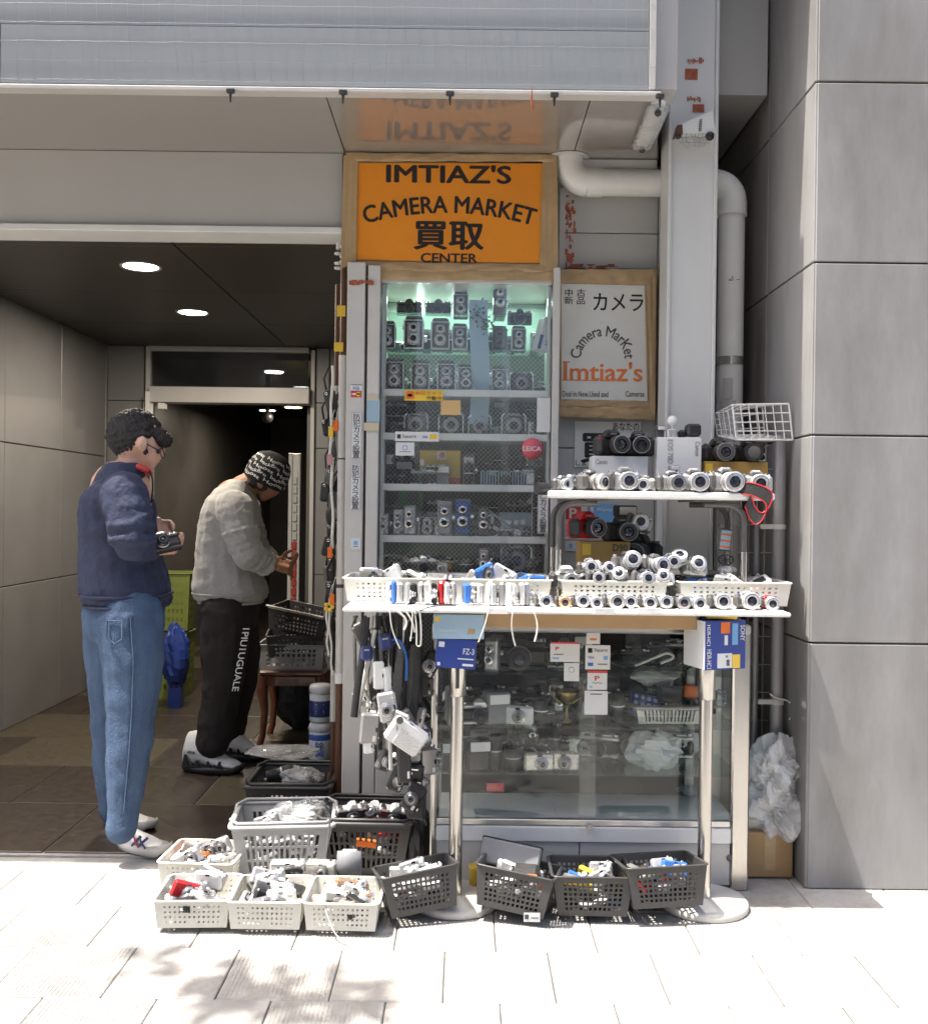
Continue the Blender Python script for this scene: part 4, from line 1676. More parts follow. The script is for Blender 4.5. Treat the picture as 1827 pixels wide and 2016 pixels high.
top = GZ[0] + .002
wput(k_slr('black_pl', 'leather', .024, .03), 'reflex_camera', 'black reflex camera, leftmost on the top glass shelf of the window', 805, YG + .17, top, 50, .13)
wput(k_slr('dark_grey', 'leather', .026, .03), 'reflex_camera', 'black reflex camera, second on the top glass shelf of the window', 862, YG + .17, top, 50, .13)
wput(k_tlr('leather', 'silver', .07, .12, False), 'box_camera', 'dark box camera under a white cap on the top glass shelf', 906, YG + .16, top - .01, 30, .072)
p = P(906, 588, YG + .16)
b = MB().mat(M['white_pl']); b.lathe([(0, .018), (.026, .016), (.029, .008), (.029, 0), (0, 0)], 18)
tag(obj('lens_lid', b, None, None, (xat(906, YG + .16, 600), YG + .16, GZ[0] - .008 + .12 * (30 * (YG + .16) / FPX / .072))), 'round white cap lying on the dark box camera in the window', 'lid')
wput(k_cine('black_pl', 'dark_grey'), 'cine_camera', 'tall black cine camera on the top glass shelf of the window', 982, YG + .16, top - .01, 26, .05)
wput(k_slr('dark_grey', 'leather', .030, .04), 'reflex_camera', 'black camera with large lens at the right of the top glass shelf', 1022, YG + .16, top - .035, 48, .13)
row2 = GZ[1] + .002
for u, wpx, body, tr_, e8, lab in ((763, 34, 'leather', 'silver', False, 'black twin lens camera in the window corner under the top shelf'),
                                   (815, 40, 'leather', 'silver', True, 'twin lens camera with keyhole shaped front plate on middle glass shelf'),
                                   (867, 38, 'dark_grey', 'silver2', False, 'brownish twin lens camera, third on the middle glass shelf'),
                                   (905, 32, 'mid_grey', 'silver', False, 'grey twin lens camera left of the paper strip in the window'),
                                   (983, 30, 'leather', 'dark_grey', False, 'dull twin lens camera just right of the paper strip in the window'),
                                   (1020, 30, 'dark_grey', 'silver', False, 'twin lens camera with two bright rings beside the tilted white box')):
    wput(k_tlr(body, tr_, .072, .125, e8, .021, e8), 'twin_lens_camera', lab, u, YG + .13, row2 - .004, wpx, .076, group='twin lens cameras in the window')
row3 = SHZ[0] + .002
for u, wpx, body, tr_, lab in ((778, 40, 'leather', 'silver', 'twin lens camera, leftmost on the upper white shelf of the window'),
                               (829, 38, 'leather', 'silver2', 'twin lens camera, second on the upper white shelf of the window'),
                               (880, 38, 'leather', 'silver', 'twin lens camera, third on the upper white shelf of the window'),
                               (918, 34, 'mid_grey', 'silver', 'grey twin lens camera half behind the paper strip on white shelf'),
                               (983, 32, 'dark_grey', 'silver', 'dull brown twin lens camera right of the strip on white shelf')):
    wput(k_tlr(body, tr_, .072, .125, True), 'twin_lens_camera', lab, u, YG + .10, row3, wpx, .076, group='twin lens cameras in the window')
wput(k_press('dark_grey', .10, .10, .03), 'box_camera', 'brown box camera at the right end of the upper white shelf', 1026, YG + .12, row3, 40, .10)
wput(k_slr('silver', 'leather', .02, .03, .13, .085, False), 'rangefinder_camera', 'rangefinder at the far right of the upper white shelf', 1056, YG + .15, row3, 36, .13)
# tilted carton
t = thing('camera_carton', 'tilted white and blue camera carton leaning in the window corner', 'carton', (xat(1063, YG + .07, 650), YG + .07, zat(690, YG + .07)), (0, .25, .35))
b = MB().mat(M['paper']); b.rbox(-.026, -.03, 0, .026, .03, .135, .002); obj('box', b, None, t)
b = MB().mat(M['blue_box']); b.box(-.0262, -.0305, .001, -.012, -.0302, .06); obj('blue_patch', b, None, t)
b = MB().mat(M['blue_ink']); text_fit(b, 'konica', -.045, -.009, .045, .009, 0, None, Matrix.Translation((.012, -.0308, .07)) @ Matrix.Rotation(R(-90), 4, 'Y')); obj('lettering', b, None, t)
row4 = SHZ[1] + .002
for u, wpx, body, lab in ((822, 48, 'mid_grey', 'grey press camera with a wide blue lens on the second shelf'),
                          (890, 50, 'leather', 'black press camera with chrome rails under the small orange note'),
                          (946, 46, 'dark_grey', 'press camera with a blue lens below the paper strip'),
                          (1012, 50, 'leather', 'black press camera with chrome rails at the right of the second shelf')):
    wput(k_press(body), 'press_camera', lab, u, YG + .10, row4, wpx, .125, group='press cameras in the window')
wput(k_slr('dark_grey', 'leather'), 'reflex_camera', 'dark reflex camera at the left end of the second shelf', 778, YG + .12, row4, 44, .13)
row5 = SHZ[2] + .002
b = MB().mat(M['yellow_pl']); pxbox(b, 826, 886, 907, 954, YG + .12, YG + .17, .004)
tb_ = thing('toy_box', 'large yellow and red printed box on the third shelf of the window', 'box', (xat(866, YG + .12), YG + .12, row5))
child(tb_, 'carton', b)
b = MB().mat(M['red_ink']); pxbox(b, 832, 940, 906, 954, YG + .118, YG + .1195); child(tb_, 'red_band', b)
b = MB().mat(M['paper']); pxbox(b, 860, 888, 878, 905, YG + .117, YG + .1192); child(tb_, 'white_patch', b)
b = MB().mat(M['orange_ink']); b.lathe([(0, 0), (.012, 0), (.012, .001), (0, .001)], 16, Matrix.Translation((xat(869, YG + .115), YG + .1165, zat(896, YG + .11))) @ Matrix.Rotation(R(90), 4, 'X')); child(tb_, 'round_mark', b)
wput(k_slr('white_pl', 'leather', .015, .02, .13, .05, False), 'slim_camera', 'slim white camera lying before the yellow and red box', 862, YG + .08, row5 + .055, 40, .13)
t = thing('glass_bottle', 'small clear bottle left of the yellow box in the window', 'bottle', (xat(830, YG + .07), YG + .07, row5))
b = MB().mat(M['shelf_glass']); b.lathe([(0, .001), (.016, .002), (.016, .05), (.007, .065), (.007, .085), (0, .085)], 14); obj('body', b, None, t)
b = MB().mat(M['white_pl']); b.lathe([(.008, .08), (.009, .08), (.009, .105), (0, .105)], 12); obj('cap', b, None, t)
t = thing('slide_tray', 'clear ribbed slide tray on the third shelf of the window', 'tray', (xat(998, YG + .08), YG + .08, row5))
b = MB().mat(M['pale_blue_box'])
for k in range(19):
    b.rbox(-.108 + k * .0115, -.02, .006, -.108 + k * .0115 + .005, .06, .062, .001)
obj('slides', b, None, t) if False else obj('slide_rib', b, None, t)
b = MB().mat(M['silver']); b.rbox(-.112, -.025, 0, .112, .065, .006, .002); b.rbox(.075, -.028, .01, .108, -.021, .055, .002); obj('base', b, None, t)
for u, kf, nm, lab in ((770, k_slr('dark_grey', 'leather'), 'reflex_camera', 'dark reflex camera at the left of the third shelf'),
                       (800, k_flash(), 'flash_unit', 'black flash unit between bottle and upright on the third shelf'),
                       (925, k_cine(), 'cine_camera', 'grey cine camera just right of the yellow box'),
                       (1050, k_slr('black_pl', 'leather'), 'reflex_camera', 'black reflex camera under the round red sticker')):
    wput(kf, nm, lab, u, YG + .20, row5, 40, .13 if 'reflex' in nm else .075)
for k, u in enumerate((950, 985, 1020)):
    wput(k_slr('black_pl', 'leather', .02), 'reflex_camera', ('left', 'middle', 'right')[k] + ' one of three black cameras behind the slide tray', u, YG + .24, row5 + .06, 34, .13)
row6 = SHZ[3] + .002
b = MB().mat(M['green_pl']); b.rbox(xat(783, YG + .18), YG + .17, row6 + .10, xat(832, YG + .18), YG + .2, row6 + .20, .003)
t = thing('film_box', 'bright green printed film box on the fourth shelf', 'box', (xat(808, YG + .18), YG + .18, row6))
child(t, 'carton', b)
b = MB().mat(M['cardboard']); b.rbox(xat(786, YG + .18), YG + .172, row6, xat(830, YG + .18), YG + .2, row6 + .098, .003); child(t, 'lower_carton', b)
b = MB().mat(M['dark_grey']); pxbox(b, 803, 968, 825, 988, YG + .165, YG + .1695); child(t, 'photo_print', b)
for k, (u, kf, nm, wpx, bw, lab) in enumerate((
        (762, k_cine('dark_grey', 'silver'), 'cine_camera', 20, .05, 'thin dark cine camera at the left end of the fourth shelf'),
        (790, k_cine('black_pl', 'silver'), 'cine_camera', 24, .05, 'black cine camera with silver front under the green box'),
        (812, k_cine('mid_grey', 'silver'), 'cine_camera', 26, .05, 'grey cine camera under the green box'),
        (846, k_tlr('leather', 'silver', .07, .09), 'box_camera', 34, .072, 'box camera with a white frame on the fourth shelf'),
        (880, k_cine('silver', 'silver_dark'), 'cine_camera', 30, .05, 'silver cine camera with stacked lenses on the fourth shelf'),
        (915, k_cine('mid_grey', 'blue_pl'), 'cine_camera', 32, .05, 'grey cine camera with a blue front plate'),
        (955, k_cine('black_pl', 'dark_grey'), 'cine_camera', 26, .05, 'dark cine camera left of the film reel'))):
    wput(kf, nm, lab, u, YG + .09 + .02 * (k % 2), row6, wpx, bw)
put(k_reel(), 'film_reel', 'silver film reel leaning on the fourth shelf', 'film reel', (xat(968, YG + .05), YG + .05, row6 + .047), (.15, 0, .2))
# projector
t = thing('film_projector', 'pale green film projector with an angled arm on the fourth shelf', 'projector', (xat(1015, YG + .14), YG + .14, row6))
b = MB().mat(M['pale_blue_box']); b.rbox(-.07, -.03, .02, .07, .05, .10, .008); obj('body', b, None, t)
b = MB().mat(M['pale_blue_box']); b.tube([(-.12, -.05, .10), (-.02, -.05, .02)], .016, 6); obj('arm', b, None, t)
b = MB().mat(M['silver'])
for dx in (-.03, .0, .03):
    b.cyl((dx, -.03, .06), (dx, -.045, .06), .012, None, 12)
obj('lens_turret', b, None, t)
b = MB().mat(M['dark_grey']); b.rbox(-.05, -.02, 0, .05, .04, .019, .003); obj('base', b, None, t)
for k, u in enumerate((1010, 1035)):
    wput(k_slr('silver', 'white_pl', .02, .02, .09, .06), 'compact_camera', ('white compact camera in front of the projector', 'pale compact camera right of the projector')[k], u, YG + .06, row6, 26, .09)
t = thing('framed_print', 'dark framed picture at the right end of the fourth shelf', 'frame', (xat(1062, YG + .10), YG + .10, row6))
b = MB().mat(M['screen']); b.rbox(-.028, 0, 0, .028, .01, .20, .001); obj('picture', b, None, t)
b = MB().mat(M['white_trim'])
for q in ((-.032, 0, -.0285, .204), (.0285, 0, .032, .204), (-.028, 0, .028, .003), (-.028, .118, .028, .122), (-.028, .201, .028, .204)):
    b.box(q[0], -.003, q[1], q[2], .011, q[3])
obj('frame', b, None, t)
row7 = SHZ[4] + .002
b = MB().mat(mat('olive green cloth', (.13, .17, .035), .85, var=.2, scale=14, bump=.4, bscale=20))
xq0, xq1 = xat(785, YG + .18), xat(945, YG + .18)
b.grid(lambda a, c: (xq0 + (xq1 - xq0) * a, YG + .2 - .05 * math.sin(c * 3) + .008 * math.sin(a * 17 + c * 4), row7 + .115 * c + .006 * math.sin(a * 9)), 24, 8)
b.grid(lambda a, c: (xq0 + (xq1 - xq0) * a, YG + .19 + .10 * c, row7 + .115 + .004 * math.sin(a * 11)), 24, 3)
tag(obj('green_cloth', b), 'folded olive green cloth on the bottom shelf of the window', 'cloth')
wput(k_slr('black_pl', 'yellow_pl', .018, .02, .1, .07), 'compact_camera', 'yellow waterproof camera on the bottom shelf of the window', 868, YG + .08, row7, 52, .10, rot=(-.2, .1, .2))
for u, kf, nm, wpx, bw, lab in ((803, k_slr('silver', 'leather'), 'reflex_camera', 46, .13, 'silver topped reflex on the bottom shelf left of the yellow camera'),
                                (918, k_slr('black_pl', 'leather'), 'reflex_camera', 46, .13, 'black reflex on the bottom shelf right of the yellow camera'),
                                (965, k_slr('silver', 'leather', .02, .02, .13, .08, False), 'rangefinder_camera', 44, .13, 'silver topped rangefinder in the middle of the bottom shelf'),
                                (1020, k_press('black_pl'), 'press_camera', 60, .12, 'large black camera at the right of the bottom shelf'),
                                (1000, k_dslr(), 'reflex_camera', 50, .13, 'dark camera behind the large one on the bottom shelf')):
    wput(kf, nm, lab, u, YG + (.10 if nm != 'press_camera' else .14), row7, wpx, bw)

for k in (1, 2, 3):
    b = MB().mat(M['shelf_glass']); b.box(xcl3 + .02, YG + .18, SHZ[k] + .080, xcr0 - .02, YB - .012, SHZ[k] + .085); cpart('glass_riser', b)
for k, (z, y) in enumerate(((SHZ[0], .22), (SHZ[1] + .086, .25), (SHZ[2], .10), (SHZ[3] + .086, .25), (SHZ[4], .22), (SHZ[3], .05), (SHZ[1], .05), (SHZ[4], .05), (SHZ[2] + .086, .25), (SHZ[1], .20), (SHZ[3], .2), (GZ[1], .22))):
    crowd(('behind the twin lens cameras on white shelf', 'on the riser above the press cameras', 'among the things on the third shelf', 'on the riser above the cine cameras', 'at the back of the bottom shelf', 'in front of the cine cameras', 'in front of the press cameras', 'at the front of the bottom shelf', 'on the glass riser of the third shelf', 'under the riser behind the press cameras', 'under the riser behind the cine cameras', 'behind the twin lens cameras on middle glass')[k], 762, 1068, YG + y, z + .002, (7, 8, 7, 8, 8, 5, 4, 7, 8, 6, 6, 7)[k], 200 + k, .85 if k not in (5, 6) else .5)
# ---- stickers and notes on the window (flat print, really flat)
def note(name, lab, cat, u0, v0, u1, v1, D, m, th=.0012, parts=(), round_=False):
    x0, z0, x1, z1 = rect(u0, v0, u1, v1, D)
    cx, cz = (x0 + x1) / 2, (z0 + z1) / 2
    t = thing(name, lab, cat, (cx, D, cz))
    b = MB().mat(m)
    if round_:
        b.lathe([(0, 0), ((x1 - x0) / 2, 0), ((x1 - x0) / 2, th), (0, th)], 32, Matrix.Rotation(R(90), 4, 'X'))
    else:
        b.rbox(x0 - cx, -th, z0 - cz, x1 - cx, 0, z1 - cz, .0004)
    obj('sheet', b, None, t)
    for (nm, key, fu0, fv0, fu1, fv1, mk) in parts:
        # fractions of the sheet, v downwards
        a0, a1 = x0 - cx + (x1 - x0) * fu0, x0 - cx + (x1 - x0) * fu1
        c1, c0 = z1 - cz - (z1 - z0) * fv0, z1 - cz - (z1 - z0) * fv1
        q = MB().mat(M[mk])
        if key is None:
            q.box(a0, -th - .0006, c0, a1, -th - .0001, c1)
        elif key == 'disc':
            rr = (a1 - a0) / 2
            q.lathe([(0, 0), (rr, 0), (rr, .0005), (0, .0005)], 20, Matrix.Translation(((a0 + a1) / 2, -th - .0001, (c0 + c1) / 2)) @ Matrix.Rotation(R(90), 4, 'X'))
        elif key == 'ring':
            rr = (a1 - a0) / 2
            q.lathe([(rr * .72, 0), (rr, 0), (rr, .0005), (rr * .72, .0005)], 20, Matrix.Translation(((a0 + a1) / 2, -th - .0001, (c0 + c1) / 2)) @ Matrix.Rotation(R(90), 4, 'X'))
        else:
            text_fit(q, key, a0, c0, a1, c1, -th - .0006)
        obj(nm, q, None, t)
    return t

YS = YG - .0365
for (u0, v0, u1, v1, D, lab) in ((691, 811, 713, 905, YS, 'upper upright white security notice in black characters on the left post'),
                              (689, 912, 711, 1005, YS, 'lower upright white security notice in black characters on the left post'),
                              (1058, 952, 1080, 1051, YG - .003, 'upright white security notice half behind the upper shelf at the right')):
    note('security_notice', lab, 'notice', u0, v0, u1, v1, D, M['paper'], .0012,
         [('border_line', None, .04, .012, .07, .988, 'ink_soft'), ('border_line', None, .93, .012, .96, .988, 'ink_soft'),
          ('border_line', None, .08, .012, .92, .019, 'ink_soft'), ('border_line', None, .08, .981, .92, .988, 'ink_soft'), ('lettering', 'bohan', .17, .035, .83, .965, 'ink_soft')])
note('card_sticker', 'small white payment sticker with blue letters on the left post', 'sticker', 690, 757, 713, 769, YS, M['paper'], .001,
     [('top_line', None, .02, .02, .98, .12, 'ink_soft'), ('lettering', 'visa', .2, .35, .8, .85, 'blue_ink')])
note('card_sticker', 'small red and yellow payment sticker on the left post', 'sticker', 691, 769.6, 712, 782, YS, M['red_ink'], .001,
     [('disc', 'disc', .5, .1, .95, .9, 'yellow_ink'), ('band', None, .1, .38, .9, .62, 'paper')])
note('small_sticker', 'small white sticker with a blue mark low on the left post', 'sticker', 691, 1059, 710, 1082, YS, M['paper'], .001,
     [('mark', None, .3, .25, .7, .6, 'sky_ink'), ('line', None, .25, .7, .75, .76, 'ink_soft')])
note('camera_notice', 'yellow notice with red and black characters on the window pane', 'notice', 797, 768, 872, 789, YG - .001, M['yellow_ink'], .001,
     [('red_square', None, .03, .12, .25, .85, 'orange_ink'), ('pictogram', None, .08, .38, .20, .62, 'ink'), ('lettering', 'bohan2', .29, .12, .96, .46, 'red_ink'), ('lettering', 'sado', .57, .56, .97, .93, 'ink')])
note('orange_note', 'small faded orange note under the yellow notice', 'note', 868, 788, 907, 817, YG - .001, mat('faded orange paper', (.68, .45, .20), .5, var=.1), .001)
note('payment_sign', 'wide white card payment sign on the window pane', 'sign', 778, 850, 864, 869, YG - .001, M['paper'], .0015,
     [('logo', None, .05, .3, .13, .72, 'ink_soft'), ('logo_inner', None, .07, .4, .11, .62, 'paper'), ('lettering', 'square', .17, .3, .48, .74, 'ink_soft'), ('lettering', 'visa', .62, .4, .75, .65, 'blue_ink'), ('card', None, .79, .25, .96, .75, 'yellow_ink')])
note('contactless_sign', 'small white square sign with blue arcs under the wide payment sign', 'sign', 779, 871, 816, 897, YG - .001, M['paper'], .0015,
     [('arc_mark', 'ring', .36, .2, .64, .6, 'sky_ink'), ('line', None, .2, .68, .8, .72, 'ink_soft')])
note('round_sticker', 'round red sticker with white letters on the window pane', 'sticker', 1027, 862.5, 1068, 903.5, YG - .001, mat('faded pinkish red', (.66, .115, .14), .4, var=.05), .001,
     [('lettering', 'leica', .07, .40, .93, .62, 'paper')], True)
note('blank_paper', 'blank white paper at the right edge inside the window', 'paper', 1057, 783, 1083, 851, YG + .006, M['paper'], .001)
note('tape_patch', 'pale blue tape patch across the left posts', 'tape', 722, 788, 748, 831, YG - .0305, M['pale_blue_box'], .001)
for (u0, v0, u1, v1, D, lab) in ((723, 775, 745, 790, YG - .0303, 'upper strip of yellowed tape on the second post'), (716, 832, 746, 848, YG - .0365, 'lower strip of yellowed tape beside the notices')):
    note('tape_strip', lab, 'tape', u0, v0, u1, v1, D, mat('yellowed clear tape', (.58, .50, .36), .4, var=.06), .0008)

# ------------------------------------------------------------------ orange sign, taped round with brown packing tape
def wavy_strip(mb, q, D, seed, th=.006, nu=30, nv=6, amp=.007):
    """crumpled strip of tape over the quad q = [(u, v) x 4] clockwise from the top left, standing off plane D"""
    r = random.Random(seed)
    c = [P(a, b_, D) for a, b_ in q]
    ph = [r.uniform(0, 6) for _ in range(6)]
    def fn(a, t):
        p = c[3] * (1 - a) * (1 - t) + c[2] * a * (1 - t) + c[1] * a * t + c[0] * (1 - a) * t
        e = 1 if .001 < a < .999 and .001 < t < .999 else .15
        o = (noise.noise(Vector((p.x * 26, p.z * 26, seed))) + .8 * noise.noise(Vector((p.x * 60, p.z * 60, seed + 9))) + .5 * noise.noise(Vector((p.x * 9, p.z * 9, seed)))) * amp * e
        w = .0016 * math.sin(a * 31 + ph[4]) * (1 if t in (0.0, 1.0) else 0)
        return (p.x, p.y - th * (.5 + .5 * e) + o, p.z + w)
    mb.grid(fn, nu, nv)
    mb.grid(lambda a, t: tuple(Vector(fn(a, t)) + Vector((0, .0009, 0))), nu, nv)


def taped(parent, inner, D, sets, seed):
    for k, q in enumerate(sets):
        b = MB().mat(M['tape'])
        wavy_strip(b, q, D, seed + k)
        child(parent, 'tape_strip', b)

YO = YG - .004
OS = thing('orange_sign', 'orange sign with black lettering framed in brown packing tape', 'sign', (xat(885, YO, 420), YO, zat(420, YO)))
b = MB().mat(M['cardboard'])
x0, z0, x1, z1 = rect(682, 312, 1096, 548, YO)
b.rbox(x0 + .02, YO + .004, z0 + .01, x1 - .02, YO + .05, z1 - .01, .004)
child(OS, 'backing', b)
b = MB().mat(M['orange'])
q = [P(706, 321, YO), P(1071, 322, YO), P(1064, 518, YO), P(701, 511, YO)]
b.add([(p.x, YO, p.z) for p in q] + [(p.x, YO + .003, p.z) for p in q], [(3, 2, 1, 0), (4, 5, 6, 7), (0, 1, 5, 4), (1, 2, 6, 5), (2, 3, 7, 6), (3, 0, 4, 7)])
child(OS, 'panel', b)
YI = YO - .0012
def sign_text(par, key, u0, v0, u1, v1, D, m, arc=None, name='lettering'):
    b = MB().mat(m)
    x0, z0, x1, z1 = rect(u0, v0, u1, v1, D)
    text_fit(b, key, x0, z0, x1, z1, D, arc)
    return child(par, name, b)
sign_text(OS, 'imtiaz', 762, 325, 1005, 360, YI, M['ink'])
sign_text(OS, 'kaitori', 816, 437, 951, 491, YI, M['ink'])
sign_text(OS, 'center', 829, 499, 939, 517, YI, M['ink'])
rr = 610 * YI / FPX
b = MB().mat(M['ink'])
x0, z0, x1, z1 = rect(714, 386, 1056, 419, YI)
text_fit(b, 'market', x0, z0, x1, z1, YI, rr)
child(OS, 'lettering', b)
taped(OS, None, YO, [[(678, 301), (1096, 304), (1094, 319), (700, 318)], [(677, 306), (706, 306), (702, 516), (671, 530)],
                     [(1068, 312), (1097, 316), (1099, 540), (1062, 530)], [(683, 515), (1066, 521), (1096, 537), (684, 534)], [(684, 529), (1097, 533), (1097, 552), (686, 551)]], 40)
# frayed lower end of the tape
b = MB().mat(M['rust'])
r = random.Random(4)
for k in range(14):
    cu = r.uniform(686, 730)
    x0, z0, x1, z1 = rect(cu, r.uniform(551, 555), cu + r.uniform(4, 11), r.uniform(556, 562), YG - .037)
    b.box(x0, YG - .0372 - k * .0001, z0, x1, YG - .0362, z1)
child(OS, 'frayed_edge', b)

# ------------------------------------------------------------------ white sign of the shop
YM = YWR - .045
WS = thing('white_sign', 'white sign with an arched name and orange lettering framed in brown tape', 'sign', (xat(1190, YM, 680), YM, zat(680, YM)))
b = MB().mat(M['cardboard'])
x0, z0, x1, z1 = rect(1096, 545, 1284, 815, YM)
b.rbox(x0, YM + .004, z0, x1, YM + .044, z1, .003)
child(WS, 'backing', b)
b = MB().mat(M['paper_cream'])
q = [P(1101, 558, YM), P(1270, 562, YM), P(1275, 790, YM), P(1101, 786, YM)]
b.add([(p.x, YM, p.z) for p in q] + [(p.x, YM + .003, p.z) for p in q], [(3, 2, 1, 0), (4, 5, 6, 7), (0, 1, 5, 4), (1, 2, 6, 5), (2, 3, 7, 6), (3, 0, 4, 7)])
child(WS, 'panel', b)
YI2 = YM - .0012
sign_text(WS, 'chuko', 1111, 569, 1152, 599, YI2, M['ink'])
sign_text(WS, 'kamera', 1168, 578, 1266, 612, YI2, M['ink'])
sign_text(WS, 'deal', 1107, 770, 1197, 783, YI2, M['ink_soft'])
sign_text(WS, 'cams', 1231, 770, 1268, 781, YI2, M['ink_soft'])
b = MB().mat(M['ink_soft'])
sc = YI2 / FPX
x0, z0, x1, z1 = rect(1103, 641, 1271, 662, YI2)
text_fit(b, 'cm', x0, z0, x1, z1, YI2, 53 * sc)
child(WS, 'lettering', b)
# serif lettering: plain glyphs with slab serifs added at their feet
b = MB().mat(M['orange_ink'])
x0, z0, x1, z1 = rect(1110, 713, 1264, 750, YI2)
text_fit(b, 'imt2', x0, z0, x1, z1, YI2)
w_ = x1 - x0
def serif(f0, f1, top=False):
    zz = z0 if not top else z1 - (z1 - z0) * .04
    b.box(x0 + w_ * f0, YI2 - .0004, zz, x0 + w_ * f1, YI2, zz + (z1 - z0) * .055)
serif(-.018, .072); serif(-.018, .072, True)
for f in (.118, .222, .322, .49):
    serif(f, f + .062)
child(WS, 'lettering', b)
taped(WS, None, YM, [[(1090, 531), (1296, 530), (1290, 562), (1100, 558)], [(1087, 540), (1105, 548), (1105, 800), (1086, 822)],
                     [(1268, 552), (1293, 532), (1290, 826), (1274, 800)], [(1096, 787), (1276, 790), (1280, 804), (1092, 802)], [(1088, 802), (1286, 800), (1289, 826), (1086, 820)]], 60)
# small buying poster under it
t = note('buying_poster', 'white buying poster with black characters behind the upper shelf cameras', 'poster', 1131, 830, 1261, 920, YWR - .004, M['paper_cream'], .0015,
         [('lettering', 'anata', .57, .02, .97, .19, 'ink'), ('lettering', 'kai', .10, .27, .58, .90, 'ink'), ('lettering', 'ka', .86, .22, .96, .40, 'red_ink'), ('lettering', 'shima', .02, .85, .28, .97, 'ink')])
for dz, (u0, v0, u1, v1) in enumerate(((1112, 998, 1157, 1048), (1158, 994, 1216, 1022))):
    pass
note('pay_poster', 'white payment poster with a red shield mark under the upper shelf', 'poster', 1111, 994, 1156, 1062, YWR - .004, M['paper'], .0015,
     [('shield', None, .05, .05, .72, .42, 'red_ink'), ('lettering', 'p', .22, .10, .52, .38, 'paper'), ('lettering', 'pay', .08, .55, .45, .68, 'ink_soft')])
note('blue_pay_sign', 'blue payment sign with white letters under the upper shelf', 'sign', 1158, 992, 1214, 1030, YWR - .004, M['sky_ink'], .0015,
     [('lettering', 'alip2', .28, .18, .95, .42, 'paper'), ('mark', None, .06, .16, .18, .45, 'paper')])
note('small_sticker', 'small white sticker with a blue figure below the red shield poster', 'sticker', 1112, 1064, 1135, 1085, YWR - .004, M['paper'], .001,
     [('mark', None, .35, .3, .65, .7, 'sky_ink')])
# wall piece behind them (white board between window and column)

# ------------------------------------------------------------------ tension poles at the left corner with things hung on them
def pole(u, v0, D, lab, white):
    t = thing('tension_pole', lab, 'pole', (xat(u, D), D, 0))
    zt_ = P(u, v0, D).z
    def seg(v_a, v_b, r_, mk, nm, n=12):
        b = MB().mat(M[mk])
        za, zb2 = P(u, v_a, D).z, P(u, v_b, D).z
        b.cyl((0, 0, max(0, min(za, zb2))), (0, 0, max(za, zb2)), r_, None, n)
        obj(nm, b, None, t)
    b = MB().mat(M['white_pl'])
    b.lathe([(0, 2.448), (.026, 2.448), (.026, 2.435), (.018, 2.42), (.016, 2.39), (.010, 2.388), (.010, 2.36)], 14)
    obj('end_cap', b, None, t)
    for z in (2.345, 2.305, 2.285):
        b = MB().mat(M['white_pl'])
        b.lathe([(0, -.006), (.017, -.004), (.018, .003), (0, .006)], 12, Matrix.Translation((0, 0, z)))
        obj('adjuster', b, None, t)
    for args in white:
        seg(*args)
    return t
pole(672, 466, 3.99, 'brown and white tension pole at the corner post, nearer of the two',
     [(500, 705, .0125, 'brown_tube', 'brown_tube'), (700, 1337, .0165, 'cream', 'white_tube'), (1325, 1345, .019, 'white_pl', 'joint_ring'), (1337, 1640, .013, 'brown_tube', 'brown_tube'), (902, 905, .0172, 'slot', 'tape_ring'), (1150, 1157, .0172, 'slot', 'tape_ring')])
pole(661, 520, 4.10, 'brown and white tension pole behind the first one by the entrance',
     [(560, 760, .0115, 'brown_tube', 'brown_tube'), (760, 1420, .013, 'cream', 'white_tube'), (1420, 1650, .011, 'brown_tube', 'brown_tube')])
for (u, v, D, lab, w, h) in ((672, 612, 3.97, 'yellow tape flag high on the nearer pole', 17, 22), (667, 683, 3.97, 'larger yellow tape flag lower on the nearer pole', 18, 18)):
    x0, z0, x1, z1 = rect(u - w / 2, v - h / 2, u + w / 2, v + h / 2, D)
    b = MB().mat(M['yellow_pl'])
    b.rbox(x0, D, z0, x1, D + .003, z1, .001, )
    tag(obj('tape_flag', b), lab, 'tape')
rr_ = random.Random(31)
cols = ['black_matte', 'leather', 'strap_black', 'strap_grey', 'dark_grey', 'black_matte', 'strap_grey']
names = {'black_matte': 'black', 'leather': 'black leather', 'strap_black': 'black webbing', 'strap_grey': 'grey webbing', 'dark_grey': 'charcoal'}
hang = [(652, 790, 20, 46), (656, 835, 16, 30), (645, 842, 16, 34), (655, 880, 12, 44), (650, 940, 18, 40), (644, 968, 22, 40), (655, 985, 12, 36), (651, 1015, 18, 40), (657, 1050, 14, 44), (647, 1075, 20, 40), (655, 1110, 16, 36), (648, 1130, 18, 34), (654, 1165, 18, 44), (645, 1205, 16, 36), (655, 1230, 14, 40), (650, 1262, 18, 40), (658, 1290, 12, 44), (650, 1300, 14, 40)]
